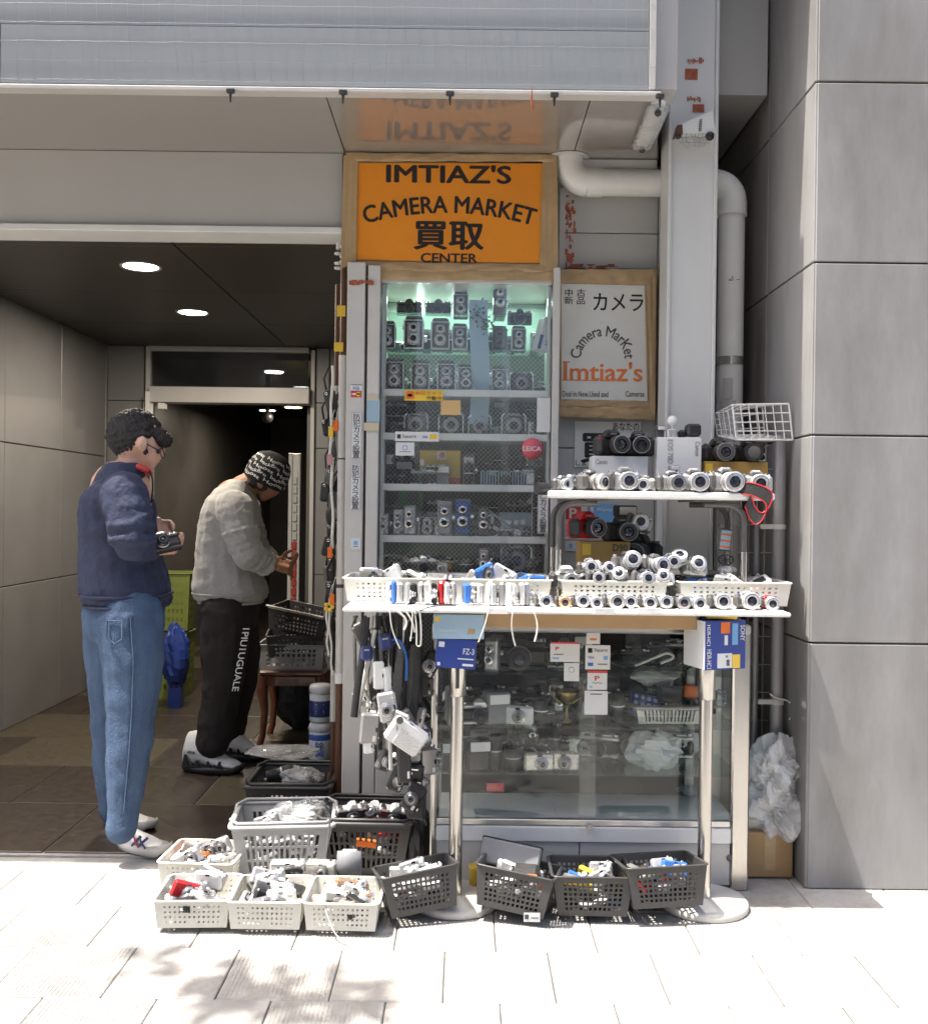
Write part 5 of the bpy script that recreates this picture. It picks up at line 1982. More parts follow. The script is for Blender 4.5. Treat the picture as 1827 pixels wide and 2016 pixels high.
for k, (u, v, w, h) in enumerate(hang):
    D = 4.02 + .03 * (k % 3)
    p = P(u, v, D)
    ww, hh = w * D / FPX, h * D / FPX
    mk = cols[k % len(cols)]
    lev = 'high' if v < 900 else 'midway' if v < 1100 else 'low'
    t = thing('camera_case', f"{names[mk]} camera case dangling {lev} on the corner pole, " + (('third from the top', 'by the cords', 'among the straps', 'below a yellow tag', 'nearest the wall', 'beside the tube')[(k * 5 + k // 6) % 6]), 'case', (p.x, D, p.z), (0, rr_.uniform(-.25, .25), rr_.uniform(-.5, .5)), 'cases hung on the corner poles')
    b = MB().mat(M[mk])
    if k % 3 == 1:
        b.ball((0, 0, 0), 1, 10, 7, (ww * .5, .03, hh * .5))
    else:
        b.rbox(-ww / 2, -.022, -hh / 2, ww / 2, .022, hh / 2, .008)
    obj('pouch', b, None, t)
    b = MB().mat(M['strap_black'])
    b.tube([(-.01, 0, hh * .48), (-.006, -.01, hh * .48 + .05), (.03, 0, hh * .5 + .10), (.012, .01, hh * .48 + .04), (.012, 0, hh * .46)], .004, 5, flat=(1, 1.6))
    obj('strap', b, None, t)
    b = MB().mat(M['chrome'])
    b.lathe([(.004, 0), (.007, 0), (.007, .003), (.004, .003)], 10, Matrix.Translation((0, -.026, hh * .3)) @ Matrix.Rotation(R(90), 4, 'X'))
    obj('buckle', b, None, t)
for k, (u, v, mk, nm, lab) in enumerate(((652, 850, 'yellow_pl', 'key_tag', 'yellow tag among the dark cases on the corner pole'), (662, 838, 'orange_pl', 'key_tag', 'orange tag beside the yellow one on the corner pole'),
                                         (650, 905, 'pink_pl', 'key_tag', 'dull pink tag on the corner pole'), (648, 1195, 'yellow_pl', 'flower_charm', 'yellow flower charm low on the corner pole'), (654, 1180, 'orange_pl', 'key_tag', 'orange net tag above the flower charm'),
                                         (650, 1088, 'orange_pl', 'key_tag', 'small orange ring tag midway down the corner pole'))):
    p = P(u, v, 3.98)
    t = thing(nm, lab, 'charm', tuple(p))
    b = MB().mat(M[mk])
    if nm == 'flower_charm':
        for a in range(5):
            b.ball((.014 * math.cos(a * 1.257), 0, .014 * math.sin(a * 1.257)), .009, 8, 5, (1, .4, 1))
    else:
        b.rbox(-.010, -.004, -.022, .010, .004, .022, .003)
    obj('tag', b, None, t)
    b = MB().mat(M['strap_white'])
    b.tube([(0, 0, .02), (.004, .01, .06), (.012, .01, .09)], .0015, 4)
    obj('cord', b, None, t)
for k, (u0, v0, u1, v1, lab) in enumerate(((655, 720, 651, 900, 'white cord running down beside the poles, upper part'), (653, 900, 656, 1080, 'white cord beside the poles behind the dark cases'), (648, 1205, 655, 1330, 'white looped cord at the foot of the hanging cases'), (644, 1200, 646, 1290, 'white short cord left of the pole foot'))):
    b = MB().mat(M['strap_white'])
    a, c = P(u0, v0, 3.995), P(u1, v1, 3.995)
    pts = [a.lerp(c, i / 10) + Vector((.003 * math.sin(i * 1.1 + k), 0, 0)) for i in range(11)]
    b.tube(pts, .0045 if k > 1 else .006, 6)
    tag(obj('hanging_cord', b), lab, 'cord')
# ------------------------------------------------------------------ perforated baskets
def basket(name, label, cat, loc, w, d, h, mk, rot=(0, 0, 0), style='holes', group=None, taper=.90, nu=8, nv=3, frac=.5, handles=False):
    """open basket: four perforated walls, a bottom and a rim; local origin under its middle"""
    t = thing(name, label, cat, loc, rot, group)
    key = ('basket', w, d, h, mk, style, nu, nv, frac, taper)
    if key not in PROTO:
        th = .0025
        b = MB().mat(M[mk])
        wb, db = w * taper / 2, d * taper / 2
        wt, dt = w / 2, d / 2
        top = [(-wt, -dt, h), (wt, -dt, h), (wt, dt, h), (-wt, dt, h)]
        bot = [(-wb, -db, 0), (wb, -db, 0), (wb, db, 0), (-wb, db, 0)]
        for i in range(4):
            k = (i + 1) % 4
            ln = w if i % 2 == 0 else d
            n = max(3, int(round(nu * ln / w)))
            us, vs = cuts(n, frac, .10, .10), cuts(nv, frac if style != 'slots' else .82, .12, .14)
            mid = (len(us) - 1) / 2
            def hole(a, c, style=style, n=n, i=i):
                if a % 2 == 0 or c % 2 == 0:
                    return False
                q = a // 2
                if style == 'holes':
                    # left and right groups of small holes, plain middle
                    return not (abs(q - (n - 1) / 2) < 1.1 and (c // 2) == 0)
                return True
            b.perf(bot[i], bot[k], top[k], top[i], us, vs, hole, th)
        us = cuts(max(4, nu), frac, .08, .08)
        b.perf((-wb, db, .002), (wb, db, .002), (wb, -db, .002), (-wb, -db, .002), us, cuts(max(3, int(nu * d / w)), frac, .08, .08), lambda a, c: a % 2 and c % 2, .002)
        r_ = MB().mat(M[mk])
        e = .006 if style != 'slots' else .011
        r0 = .018
        pts = []
        for (sx, sy, a0) in ((1, -1, -90), (1, 1, 0), (-1, 1, 90), (-1, -1, 180)):
            for q in range(4):
                a = R(a0 + q * 30)
                pts.append((sx * (wt - r0 + .003) + r0 * math.cos(a), sy * (dt - r0 + .003) + r0 * math.sin(a), h))
        r_.tube(pts, e, 6, False, (.55, 1) if style != 'slots' else (.8, 1), closed=True)
        PROTO[key] = (b.mesh('wall_shell'), r_.mesh('rim'))
    obj('wall_shell', PROTO[key][0], None, t)
    obj('rim', PROTO[key][1], None, t)
    if handles:
        for s_ in (-1, 1):
            b = MB().mat(M[mk])
            y = s_ * d * .30
            a = w / 2 + .008
            up = s_ * d * .30
            b.tube([(-a, y * .4, h - .01), (-a, up, h + .012), (-a + .03, s_ * d * .5, h + .014), (a - .03, s_ * d * .5, h + .014), (a, up, h + .012), (a, y * .4, h - .01)], .006, 7)
            obj('handle', b, None, t)
    return t


def xyz(u, D, z):
    return (xat(u, D, 1000 + (1.3 - z) * FPX / D), D, z)


def strap(name, label, pts, mk, r=.005, flat=(1, .35), cat='strap', n=6):
    b = MB().mat(M[mk])
    # smooth the path a little
    P_ = [Vector(p) for p in pts]
    for _ in range(2):
        q = [P_[0]]
        for a, c in zip(P_[:-1], P_[1:]):
            q += [a.lerp(c, .25), a.lerp(c, .75)]
        P_ = q + [P_[-1]]
    b.tube(P_, r, n, True, flat)
    return tag(obj(name, b), label, cat)


def carton(name, label, u0, v0, u1, v1, D, depth, m, parts=(), rot=(0, 0, 0)):
    """printed carton whose front covers a pixel box; PARTS are flat prints in fractions of the front, v downwards"""
    x0, z0, x1, z1 = rect(u0, v0, u1, v1, D)
    cx, cz = (x0 + x1) / 2, (z0 + z1) / 2
    hw, hh = (x1 - x0) / 2, (z1 - z0) / 2
    t = thing(name, label, 'box', (cx, D, cz), rot)
    b = MB().mat(m)
    b.rbox(-hw, 0, -hh, hw, depth, hh, .0015)
    obj('carton', b, None, t)
    for (nm, key, a0, c0, a1, c1, mk) in parts:
        q = MB().mat(M[mk])
        xa, xb, zb_, za_ = -hw + 2 * hw * a0, -hw + 2 * hw * a1, hh - 2 * hh * c0, hh - 2 * hh * c1
        if key is None:
            q.box(xa, -.0008, za_, xb, -.0002, zb_)
        elif key.startswith('v:'):
            text_fit(q, key[2:], -(zb_ - za_) / 2, -(xb - xa) / 2, (zb_ - za_) / 2, (xb - xa) / 2, 0, None, Matrix.Translation(((xa + xb) / 2, -.0009, (za_ + zb_) / 2)) @ Matrix.Rotation(R(-90 if nm != 'lettering_up' else 90), 4, 'Y').inverted())
        else:
            text_fit(q, key, xa, za_, xb, zb_, -.0009)
        obj('lettering' if key else nm, q, None, t)
    return t


# ------------------------------------------------------------------ glass showcase
YF = 3.38
YR = 3.77
SCX0, SCX1 = xat(848, YF, 1500), xat(1476, YF, 1500)
SZT = zat(1224, YF)
zr1, zr0 = zat(1613, YF), zat(1655, YF)
SC = thing('glass_showcase', 'aluminium framed glass showcase of cameras under the sale table', 'showcase', ((SCX0 + SCX1) / 2, YF, 0))
def spart(nm, mb):
    return child(SC, nm, mb)
for x0, x1 in ((SCX0, xat(866, YF)), (xat(1447, YF), SCX1)):
    for y in (YF, YR - .03):
        b = MB().mat(M['alu'] if y > YF + .1 else M['steel'])
        b.rbox(x0, y, .0, x1, y + .028, SZT - .004, .006)
        spart('corner_post', b)
b = MB().mat(M['alu']); b.rbox(SCX0 + .002, YF - .004, SZT - .034, SCX1 - .002, YF + .03, SZT, .006); b.rbox(SCX0 + .002, YR - .03, SZT - .034, SCX1 - .002, YR, SZT, .006); spart('top_rail', b)
b = MB().mat(M['shelf_glass']); b.box(SCX0 + .01, YF + .031, SZT - .012, SCX1 - .01, YR - .031, SZT - .006); spart('top_pane', b)
b = MB().mat(M['white_trim']); b.rbox(xat(866, YF) + .001, YF - .002, zr0, xat(1447, YF) - .001, YF + .02, zr1 - .022, .002); spart('slide_rail', b)
b = MB().mat(M['alu']); b.rbox(xat(866, YF) + .001, YF + .006, zr1 - .020, xat(1447, YF) - .001, YF + .028, zr1, .002); spart('slide_rail', b)
b = MB().mat(M['white_trim']); b.box(SCX0 + .03, YF + .03, zr1 - .03, SCX1 - .03, YR - .03, zr1 - .012); spart('deck', b)
zk = zat(1738, YF)
for a, c in ((866, 1149), (1150, 1447)):
    b = MB().mat(M['alu_paint']); b.rbox(xat(a, YF) + .001, YF + .006, zk, xat(c, YF) - .001, YF + .03, zr0 - .002, .002); spart('base_panel', b)
b = MB().mat(M['steel']); b.rbox(xat(866, YF), YF + .015, .02, xat(1447, YF), YF + .04, zk - .002, .002); spart('kick_plate', b)
M['case_back'] = mat('dark brown case back', (.022, .018, .015), .6)
b = MB().mat(M['case_back']); b.box(SCX0 + .03, YR - .012, .02, SCX1 - .03, YR - .004, SZT - .036); spart('back_panel', b)
b = MB().mat(M['pane_case']); b.box(xat(866, YF), YF + .010, zr0 + .01, xat(1180, YF), YF + .014, SZT - .034); spart('sliding_pane', b)
b = MB().mat(M['pane_case']); b.box(xat(1148, YF), YF + .020, zr0 + .01, xat(1447, YF), YF + .024, SZT - .034); spart('sliding_pane', b)
for x in (SCX0 + .004, SCX1 - .008):
    b = MB().mat(M['pane_case']); b.box(x, YF + .03, zr0, x + .004, YR - .03, SZT - .035); spart('side_pane', b)
b = MB().mat(M['dark_grey']); p = P(1437, 1690, YF); b.lathe([(0, .004), (.010, .004), (.012, .0)], 16, Matrix.Translation((p.x, YF + .005, p.z)) @ Matrix.Rotation(R(90), 4, 'X')); spart('door_knob', b)
b = MB().mat(M['chrome']); p = P(1160, 1626, YF); b.cyl((p.x, YF + .01, p.z), (p.x, YF - .02, p.z), .009, None, 14); b.rbox(p.x - .002, YF - .035, p.z - .022, p.x + .002, YF - .018, p.z + .004, .001); spart('lock', b)
SH = []
for v in (1324, 1428, 1520):
    z = zat(v, YF + .05)
    SH.append(z)
    b = MB().mat(M['shelf_glass'])
    b.box(SCX0 + .02, YF + .045, z - .006, SCX1 - .02, YR - .02, z)
    spart('glass_shelf', b)
b = MB().mat(M['alu']); b.rbox(xat(1360, YF + .3), YR - .05, zr1, xat(1378, YF + .3), YR - .03, SZT - .04, .003); spart('rear_upright', b)

def sput(pr, nm, lab, u, D, z, wpx, bw, cat='camera', rot=(0, 0, 0), group=None):
    return put(pr, nm, lab, cat, xyz(u, D, z), rot, group, (wpx * D / FPX) / bw)
Y1 = YF + .12
for (u, wpx, kf, nm, bw, row, dy, lab) in (
        (1022, 110, k_slr('black_pl', 'leather', .027, .04), 'reflex_camera', .13, 0, 0, 'big black reflex on the top shelf of the showcase under the white cord'),
        (900, 60, k_slr('silver', 'leather', .02, .03), 'reflex_camera', .13, 0, .1, 'silver topped reflex behind the left chrome post in the showcase'),
        (958, 46, k_slr('black_pl', 'dark_grey', .02, .03), 'reflex_camera', .13, 0, .08, 'dark reflex left of the big one on the showcase top shelf'),
        (1098, 60, k_slr('silver', 'dark_grey', .02, .03), 'reflex_camera', .13, 0, .06, 'grey reflex right of the big one on the showcase top shelf'),
        (1250, 60, k_slr('black_pl', 'leather', .02, .03), 'reflex_camera', .13, 0, .1, 'black reflex behind the payment stickers in the showcase'),
        (975, 74, k_slr('black_pl', 'dark_grey', .03, .03, .13, .07), 'reflex_camera', .13, 1, .06, 'black reflex on the middle showcase shelf near the left post'),
        (1045, 80, k_slr('dark_grey', 'leather', .028, .04), 'reflex_camera', .13, 1, .12, 'charcoal reflex in the middle of the middle showcase shelf'),
        (880, 50, k_slr('black_pl', 'leather', .02, .03), 'reflex_camera', .13, 1, .1, 'black reflex at the left end of the middle showcase shelf'),
        (1045, 70, k_slr('black_pl', 'leather', .03, .03), 'reflex_camera', .13, 2, .06, 'capped black reflex left of the silver compact on the lowest shelf'),
        (880, 40, k_slr('silver', 'leather', .02, .03), 'reflex_camera', .13, 2, .1, 'reflex at the left end of the lowest showcase shelf'),
        (1090, 60, k_slr('black_pl', 'leather', .02, .03), 'reflex_camera', .13, 2, .16, 'black reflex behind the silver compact on the lowest shelf'),
        (1108, 62, k_compact('silver2', 'silver_dark', .1, .058, .022), 'compact_camera', .1, 2, -.03, 'champagne silver compact on the lowest showcase shelf'),
        (1080, 40, k_slr('black_pl', 'leather', .02, .02), 'reflex_camera', .13, 1, .2, 'small black reflex behind the trophy in the showcase')):
    sput(kf, nm, lab, u, Y1 + dy, SH[row] + .001, wpx, bw, 'camera', (0, 0, rnd.uniform(-.2, .2)))
for (u, L, r_, row, dy, lab) in ((1000, .075, .022, 1, .03, 'black zoom lens with a white band in the showcase middle row'), (1030, .07, .020, 1, -.01, 'black ribbed lens left of the trophy in the showcase'),
                                 (960, .085, .024, 2, .0, 'tall black lens with a white ring on the lowest showcase shelf'), (985, .14, .028, 2, .05, 'tallest black lens on the lowest showcase shelf'),
                                 (1020, .05, .016, 2, -.03, 'small grey lens in front on the lowest showcase shelf'), (1215, .10, .026, 1, .02, 'black lens with silver band right of the white stickers'),
                                 (930, .08, .022, 1, .06, 'black lens beside the left post on the middle showcase shelf'), (1105, .06, .03, 2, .22, 'wide black lens with white crescent ring behind the silver compact'),
                                 (945, .06, .02, 2, -.02, 'short lens at the left of the lowest showcase shelf'), (1075, .06, .03, 1, .0, 'squat black lens with a white line right of the ribbed one')):
    put(k_lens(L, r_, 'black_pl', 'white_pl' if 'white' in lab else 'silver'), 'camera_lens', lab, 'lens', xyz(u, Y1 + dy, SH[row] + .001))
for k, (row, dy, u0, u1, n) in enumerate(((0, .17, 885, 1425, 11), (1, .19, 885, 1425, 11), (2, .17, 885, 1360, 10), (2, -.035, 885, 1085, 5), (1, -.04, 885, 1090, 5), (0, .0, 885, 985, 3))):
    crowd(('at the back of the top showcase shelf', 'at the back of the middle showcase shelf', 'at the back of the lowest showcase shelf', 'at the front of the lowest showcase shelf', 'at the front of the middle showcase shelf', 'left on the top showcase shelf')[k], u0, u1, Y1 + dy, SH[row] + .001, n, 300 + k, 1.15)
# trophy
t = thing('trophy_cup', 'small brass trophy cup with two curved handles in the showcase', 'trophy', xyz(1115, Y1, SH[1] + .001), None, None, 1.0)
brass = mat('old brass', (.40, .29, .13), .3, 1.0, var=.2, scale=20)
b = MB().mat(brass); b.lathe([(0, .0), (.02, 0), (.02, .006), (.006, .012), (.005, .045), (.014, .062), (.036, .086), (.046, .108), (.047, .112), (.043, .110), (.03, .086)], 24); obj('cup', b, None, t)
for s_ in (-1, 1):
    b = MB().mat(brass); b.tube([(s_ * .018, 0, .066), (s_ * .045, 0, .085), (s_ * .062, 0, .112), (s_ * .058, 0, .130), (s_ * .050, 0, .126)], .0035, 7); obj('handle', b, None, t)
# basket of accessories in the showcase
zb = SH[1] + .001
basket('grey_tray_basket', 'shallow grey slotted basket of bits in the showcase', 'basket', xyz(1308, Y1 + .06, zb), .24, .16, .058, 'silver_dark', (0, 0, .03), 'slots', nu=14, nv=2, frac=.45)
t = thing('film_blister', 'blue pack with a grid of round white dots in the showcase basket', 'pack', xyz(1268, Y1 + .04, zb + .05), (-.5, .25, .1))
b = MB().mat(M['blue_box']); b.rbox(-.052, -.01, -.035, .052, .02, .045, .005); obj('pack', b, None, t)
for i in range(4):
    for j in range(3):
        b = MB().mat(M['paper']); b.lathe([(0, .001), (.008, .001), (.008, 0)], 12, Matrix.Translation((-.036 + i * .024, -.010, .028 - j * .024)) @ Matrix.Rotation(R(90), 4, 'X')); obj('dot', b, None, t)
for (u, v, w, h, mk, lab) in ((1360, 1362, 28, 26, 'orange_pl', 'bright orange red packet at the right of the showcase basket'), (1320, 1368, 50, 34, 'black_matte', 'crumpled black pouch in the showcase basket'), (1345, 1392, 60, 10, 'cardboard', 'strip of brown card on the showcase basket')):
    p = P(u, v, Y1 + .06)
    b = MB().mat(M[mk]); w_, h_ = w * 3.5 / FPX, h * 3.5 / FPX
    b.rbox(-w_ / 2, -.012, -h_ / 2, w_ / 2, .02, h_ / 2, .006)
    tag(obj('packet', b, None, None, tuple(p), (0, .15, .2)), lab, 'packet')

def crumple(mb, c, sx, sy, sz, seed, n=22, k=14, amp=.22):
    r = random.Random(seed)
    ph = [r.uniform(0, 6.3) for _ in range(8)]
    vs, fs = [], []
    for i in range(k + 1):
        a = math.pi * i / k
        for j in range(n):
            t_ = 2 * math.pi * j / n
            q = 1 + amp * (math.sin(3 * t_ + ph[0] + 2 * a) * math.sin(2 * a + ph[1]) + .6 * math.sin(7 * t_ + ph[2]) * math.sin(5 * a + ph[3]) + 1.1 * (.35 - abs(noise.noise(Vector((2.6 * math.sin(a) * math.cos(t_) + ph[4], 2.6 * math.sin(a) * math.sin(t_), 2.6 * math.cos(a)))) ) - .8 * abs(noise.noise(Vector((6 * math.sin(a) * math.cos(t_), 6 * math.sin(a) * math.sin(t_) + ph[5], 6 * math.cos(a)))))))
            vs.append((c[0] + sx * q * math.sin(a) * math.cos(t_), c[1] + sy * q * math.sin(a) * math.sin(t_), c[2] + sz * q * math.cos(a)))
    for i in range(k):
        for j in range(n):
            fs.append((i * n + j, (i + 1) * n + j, (i + 1) * n + (j + 1) % n, i * n + (j + 1) % n))
    return mb.add(vs, fs, False)

for (u, v, D, sx, sz, mk, lab, sd) in ((1288, 1478, Y1 + .1, .105, .065, 'bag_white', 'crumpled white plastic bag on the lowest showcase shelf', 3), (1345, 1462, Y1 + .2, .06, .05, 'bag_white', 'pale plastic bag with a loop handle behind the right post in the showcase', 5),
                                       (1285, 1330, Y1 + .14, .09, .03, 'bag_white', 'flat white plastic bag over the showcase basket', 9), (1410, 1376, Y1 + .1, .04, .03, 'bag_plastic', 'clear wrapped bits at the right end of the showcase shelf', 11),
                                       (1355, 1555, Y1 + .2, .04, .014, 'bag_plastic', 'clear bag scrap low behind the right post in the showcase', 13)):
    b = MB().mat(M[mk]); p = P(u, v, D)
    crumple(b, tuple(p), sx, .05, sz, sd)
    tag(obj('plastic_bag', b), lab, 'bag')
for k in range(9):
    u = 1215 + k * 22
    strap('loose_cable', ('thick' if k % 3 else 'grey') + ' tangled cable on the top showcase shelf, ' + ('left' if k < 3 else 'middle' if k < 6 else 'right') + ' part of the tangle', [xyz(u + rnd.uniform(-20, 20), Y1 + rnd.uniform(0, .15), SH[0] + rnd.uniform(.004, .03)) for _ in range(5)], 'strap_black' if k % 3 else 'strap_grey', .004, (1, 1), 'cable')['group'] = 'tangled cables on the top showcase shelf'
strap('loose_cable', 'pale looped cable lying over the dark tangle in the showcase', [xyz(1250, Y1, SH[0] + .02), xyz(1290, Y1, SH[0] + .05), xyz(1315, Y1, SH[0] + .07), xyz(1330, Y1, SH[0] + .05), xyz(1300, Y1, SH[0] + .03)], 'strap_white', .005, (1, 1), 'cable')
for (u, dy, lab) in ((1262, .04, 'small red label card behind the showcase glass near the floor'),):
    note('red_label', lab, 'label', 958, 1542, 992, 1558, YF + .06, M['red_pl'], .001)
# stickers on the sliding panes
D_ = YF + .009
note('glass_sticker', 'small white sticker with an orange mark, topmost on the showcase glass', 'sticker', 1154, 1242, 1181, 1268, D_, M['paper'], .001, [('mark', None, .25, .55, .75, .72, 'orange_ink')])
note('glass_sticker', 'wide white payment sticker under the orange marked one on showcase glass', 'sticker', 1152, 1270, 1201, 1318, D_, M['paper'], .001,
     [('logo', None, .1, .12, .28, .32, 'ink_soft'), ('logo_inner', None, .14, .165, .24, .275, 'paper'), ('lettering', 'square', .36, .13, .88, .31, 'ink_soft'), ('lettering', 'visa', .1, .46, .36, .56, 'blue_ink'), ('card', None, .74, .44, .9, .6, 'sky_ink'), ('card', None, .1, .72, .32, .86, 'blue_ink'), ('line', None, .5, .76, .88, .80, 'ink_soft')])
note('glass_sticker', 'red topped white sticker with a red symbol on the showcase glass', 'sticker', 1156, 1320, 1195, 1358, D_, M['paper'], .001, [('red_band', None, 0, 0, 1, .13, 'red_ink'), ('symbol', 'p', .38, .28, .6, .52, 'red_ink'), ('lettering', 'paypay', .26, .60, .74, .70, 'ink_soft'), ('mark', None, .12, .80, .25, .9, 'sky_ink')])
note('glass_sticker', 'plain white square sticker, lowest on the showcase glass', 'sticker', 1150, 1360, 1196, 1407, D_, M['paper'], .001, [('line', None, .25, .12, .75, .16, 'ink_soft')])
note('glass_sticker', 'wide white sticker with a red top edge left of the sticker column', 'sticker', 1083, 1264, 1141, 1303, D_, M['paper'], .001, [('red_band', None, 0, 0, 1, .09, 'red_ink'), ('symbol', 'p', .18, .25, .3, .42, 'red_ink'), ('line', None, .12, .6, .45, .64, 'ink_soft'), ('mark', None, .08, .78, .3, .86, 'sky_ink')])
note('glass_sticker', 'white sticker with a faint ring left of the red topped one', 'sticker', 1110, 1305, 1140, 1341, D_, M['paper'], .001, [('ring', 'ring', .3, .2, .7, .55, 'silver')])

# ------------------------------------------------------------------ sale table over the showcase
YT0, YT1 = 3.16, 3.64
ZT = zat(1199, YT0)
TX0, TX1 = xat(674, YT0, 1200), xat(1558, YT0, 1200)
TB = thing('sale_table', 'long white sale table top laid over the showcase on two steel posts', 'table', ((TX0 + TX1) / 2, YT0, 0))
b = MB().mat(M['white_pl']); b.rbox(TX0, YT0, ZT - .014, TX1, YT1, ZT, .005); child(TB, 'table_top', b)
b = MB().mat(M['cardboard']); b.rbox(xat(935, YF), YT0 + .05, SZT + .002, xat(1352, YF), YR - .05, ZT - .016, .003); child(TB, 'packing_board', b)
for k, (u0, u1) in enumerate(((1170, 1210), (1255, 1300), (960, 1000))):
    b = MB().mat(M['bag_white']); x0, z0, x1, z1 = rect(u0, 1203, u1, 1209, YT0 - .002); b.rbox(x0, YT0 - .003, z0, x1, YT0 - .0003, z1 + .01, .001); child(TB, 'white_tape', b)
for u in (905, 1395):
    x = xat(u, 3.25)
    nm = 'left' if u < 1000 else 'right'
    t = thing('steel_post', 'brushed steel post on a round foot carrying the ' + nm + ' end of the table', 'post', (x, 3.25, 0), None, None)
    b = MB().mat(M['steel']); b.cyl((0, 0, .028), (0, 0, zat(1372, 3.25) + .006), .0222, None, 24); obj('tube', b, None, t)
    zs0, zs1 = zat(1372, 3.25), zat(1318, 3.25)
    b = MB().mat(M['steel']); b.lathe([(.0225, 0), (.0275, .004), (.0275, ZT - .016 - zs0), (0, ZT - .016 - zs0)], 24, Matrix.Translation((0, 0, zs0))); obj('sleeve', b, None, t)
    if u < 1000:
        b = MB().mat(M['slot']); b.rbox(-.006, -.0285, zs0 + .03, .006, -.026, zs1 + .02, .003); obj('slot', b, None, t)
    b = MB().mat(M['cream']); b.lathe([(0, .0), (.140, 0), (.143, .004), (.143, .020), (.136, .027), (.03, .032), (0, .032)], 44); obj('foot', b, None, t)
    t.location.z = .002
# cartons hung under the table edge
carton('pale_carton', 'faded pale blue carton hung under the table edge at the left post', 853, 1210, 953, 1258, 3.185, .05, M['pale_blue_box'], [('yellow_mark', None, .03, .08, .12, .3, 'yellow_ink'), ('lettering', 'nikon', .1, .62, .45, .72, 'paper'), ('mark', None, .68, .58, .82, .78, 'cardboard')])
carton('dark_blue_carton', 'dark blue printed carton hung below the pale one at the left post', 858, 1258, 937, 1316, 3.19, .035, M['blue_box'], [('ring_mark', None, .06, .12, .2, .3, 'paper'), ('lettering', 'fz', .68, .3, .95, .5, 'paper'), ('line', None, .55, .64, .95, .68, 'paper'), ('line', None, .68, .82, .95, .9, 'paper'), ('mark', None, .05, .82, .13, .93, 'paper')], (0, .06, 0))
cb_ = carton('camera_carton', 'large blue printed camcorder carton hung at the right post', 1382, 1222, 1474, 1318, 3.19, .13, M['blue_box'],
             [('lettering', 'v:sony', .86, .1, .97, .42, 'paper'), ('lettering', 'v:hdr', .04, .58, .15, .97, 'paper'), ('lettering', 'v:hdr', .04, .08, .12, .5, 'paper'), ('picture', None, .38, .03, .6, .26, 'orange_pl'), ('text_block', None, .66, .06, .80, .5, 'sky_ink'), ('symbol', None, .47, .3, .55, .5, 'paper'),
              ('photo_panel', None, .3, .67, .66, .97, 'paper'), ('yellow_panel', None, .67, .70, .86, .98, 'yellow_ink'), ('picture', None, .52, .8, .6, .93, 'ink'), ('picture', None, .5, .71, .56, .76, 'ink')], (0, 0, .32))
b = MB().mat(M['paper']); hh = 48 * 3.19 / FPX; hw = 46 * 3.19 / FPX
b.box(-hw - .0008, .001, -hh + .001, -hw - .0002, .129, hh - .001); obj('white_side', b, None, cb_)
b = MB().mat(M['yellow_pl']); pxbox(b, 1392, 1207, 1452, 1219, 3.20, 3.3, .003); tag(obj('yellow_carton', b), 'flat yellow carton between the table edge and the blue carton', 'box')

# white baskets standing on the table behind the front row
WB = [('far left table basket', 778, 194), ('table basket left of the middle', 985, 196), ('table basket right of the middle', 1203, 206), ('far right table basket', 1438, 216)]
cols_s = ['silver', 'silver', 'silver2', 'silver_dark', 'white_pl', 'silver', 'black_pl', 'white_pl', 'silver', 'silver2', 'silver', 'red_pl', 'white_pl', 'blue_pl']
for k, (nm, u, wpx) in enumerate(WB):
    D = 3.49
    w = wpx * 3.4 / FPX
    basket('table_basket', f"shallow white holed basket on the table, {('far left', 'left of the middle', 'right of the middle', 'far right')[k]}", 'basket', (xat(u, 3.43, 1170), D, ZT + .001), w, .25, .078, 'basket_white', (0, 0, rnd.uniform(-.01, .01)), 'holes', 'white baskets on the sale table', .94, 14, 4, .42)
    heap('the ' + nm, None, w, .23, .02, .075, 16 if k < 2 else 11, cols_s, 90 + k, M4=Matrix.Translation((xat(u, 3.43, 1170), D, ZT)), tilt=.5)
# compact cameras stood on edge along the left front edge of the table
fcol = ['white_pl', 'blue_pl', 'silver', 'silver', 'black_pl', 'silver', 'silver', 'black_pl', 'red_pl', 'silver', 'silver2', 'silver', 'blue_pl', 'silver', 'silver', 'white_pl', 'silver', 'silver_dark', 'white_pl', 'silver', 'silver', 'silver']
zf = ZT + .001
for k in range(22):
    u = 762 + k * 13.2
    if 905 < u < 918:
        continue
    c = fcol[k]
    pos = 'left part' if k < 8 else 'middle' if k < 15 else 'right part'
    prev = COLOR[fcol[k - 1]] if k else 'basket'
    put(k_compact(c, 'silver', rnd.choice((.066, .072, .078)), .05, rnd.choice((.016, .02, .024)), k % 3 == 0), 'compact_camera', f"{COLOR[c]} compact stood on end next to a {prev} one, {pos} of the edge row", 'camera', (xat(u, 3.27, 1170), 3.27 + rnd.uniform(-.012, .012), zf + .038), (0, R(90) + rnd.uniform(-.16, .16), R(90) + rnd.uniform(-.35, .35)), 'compact cameras stood on end along the table edge')
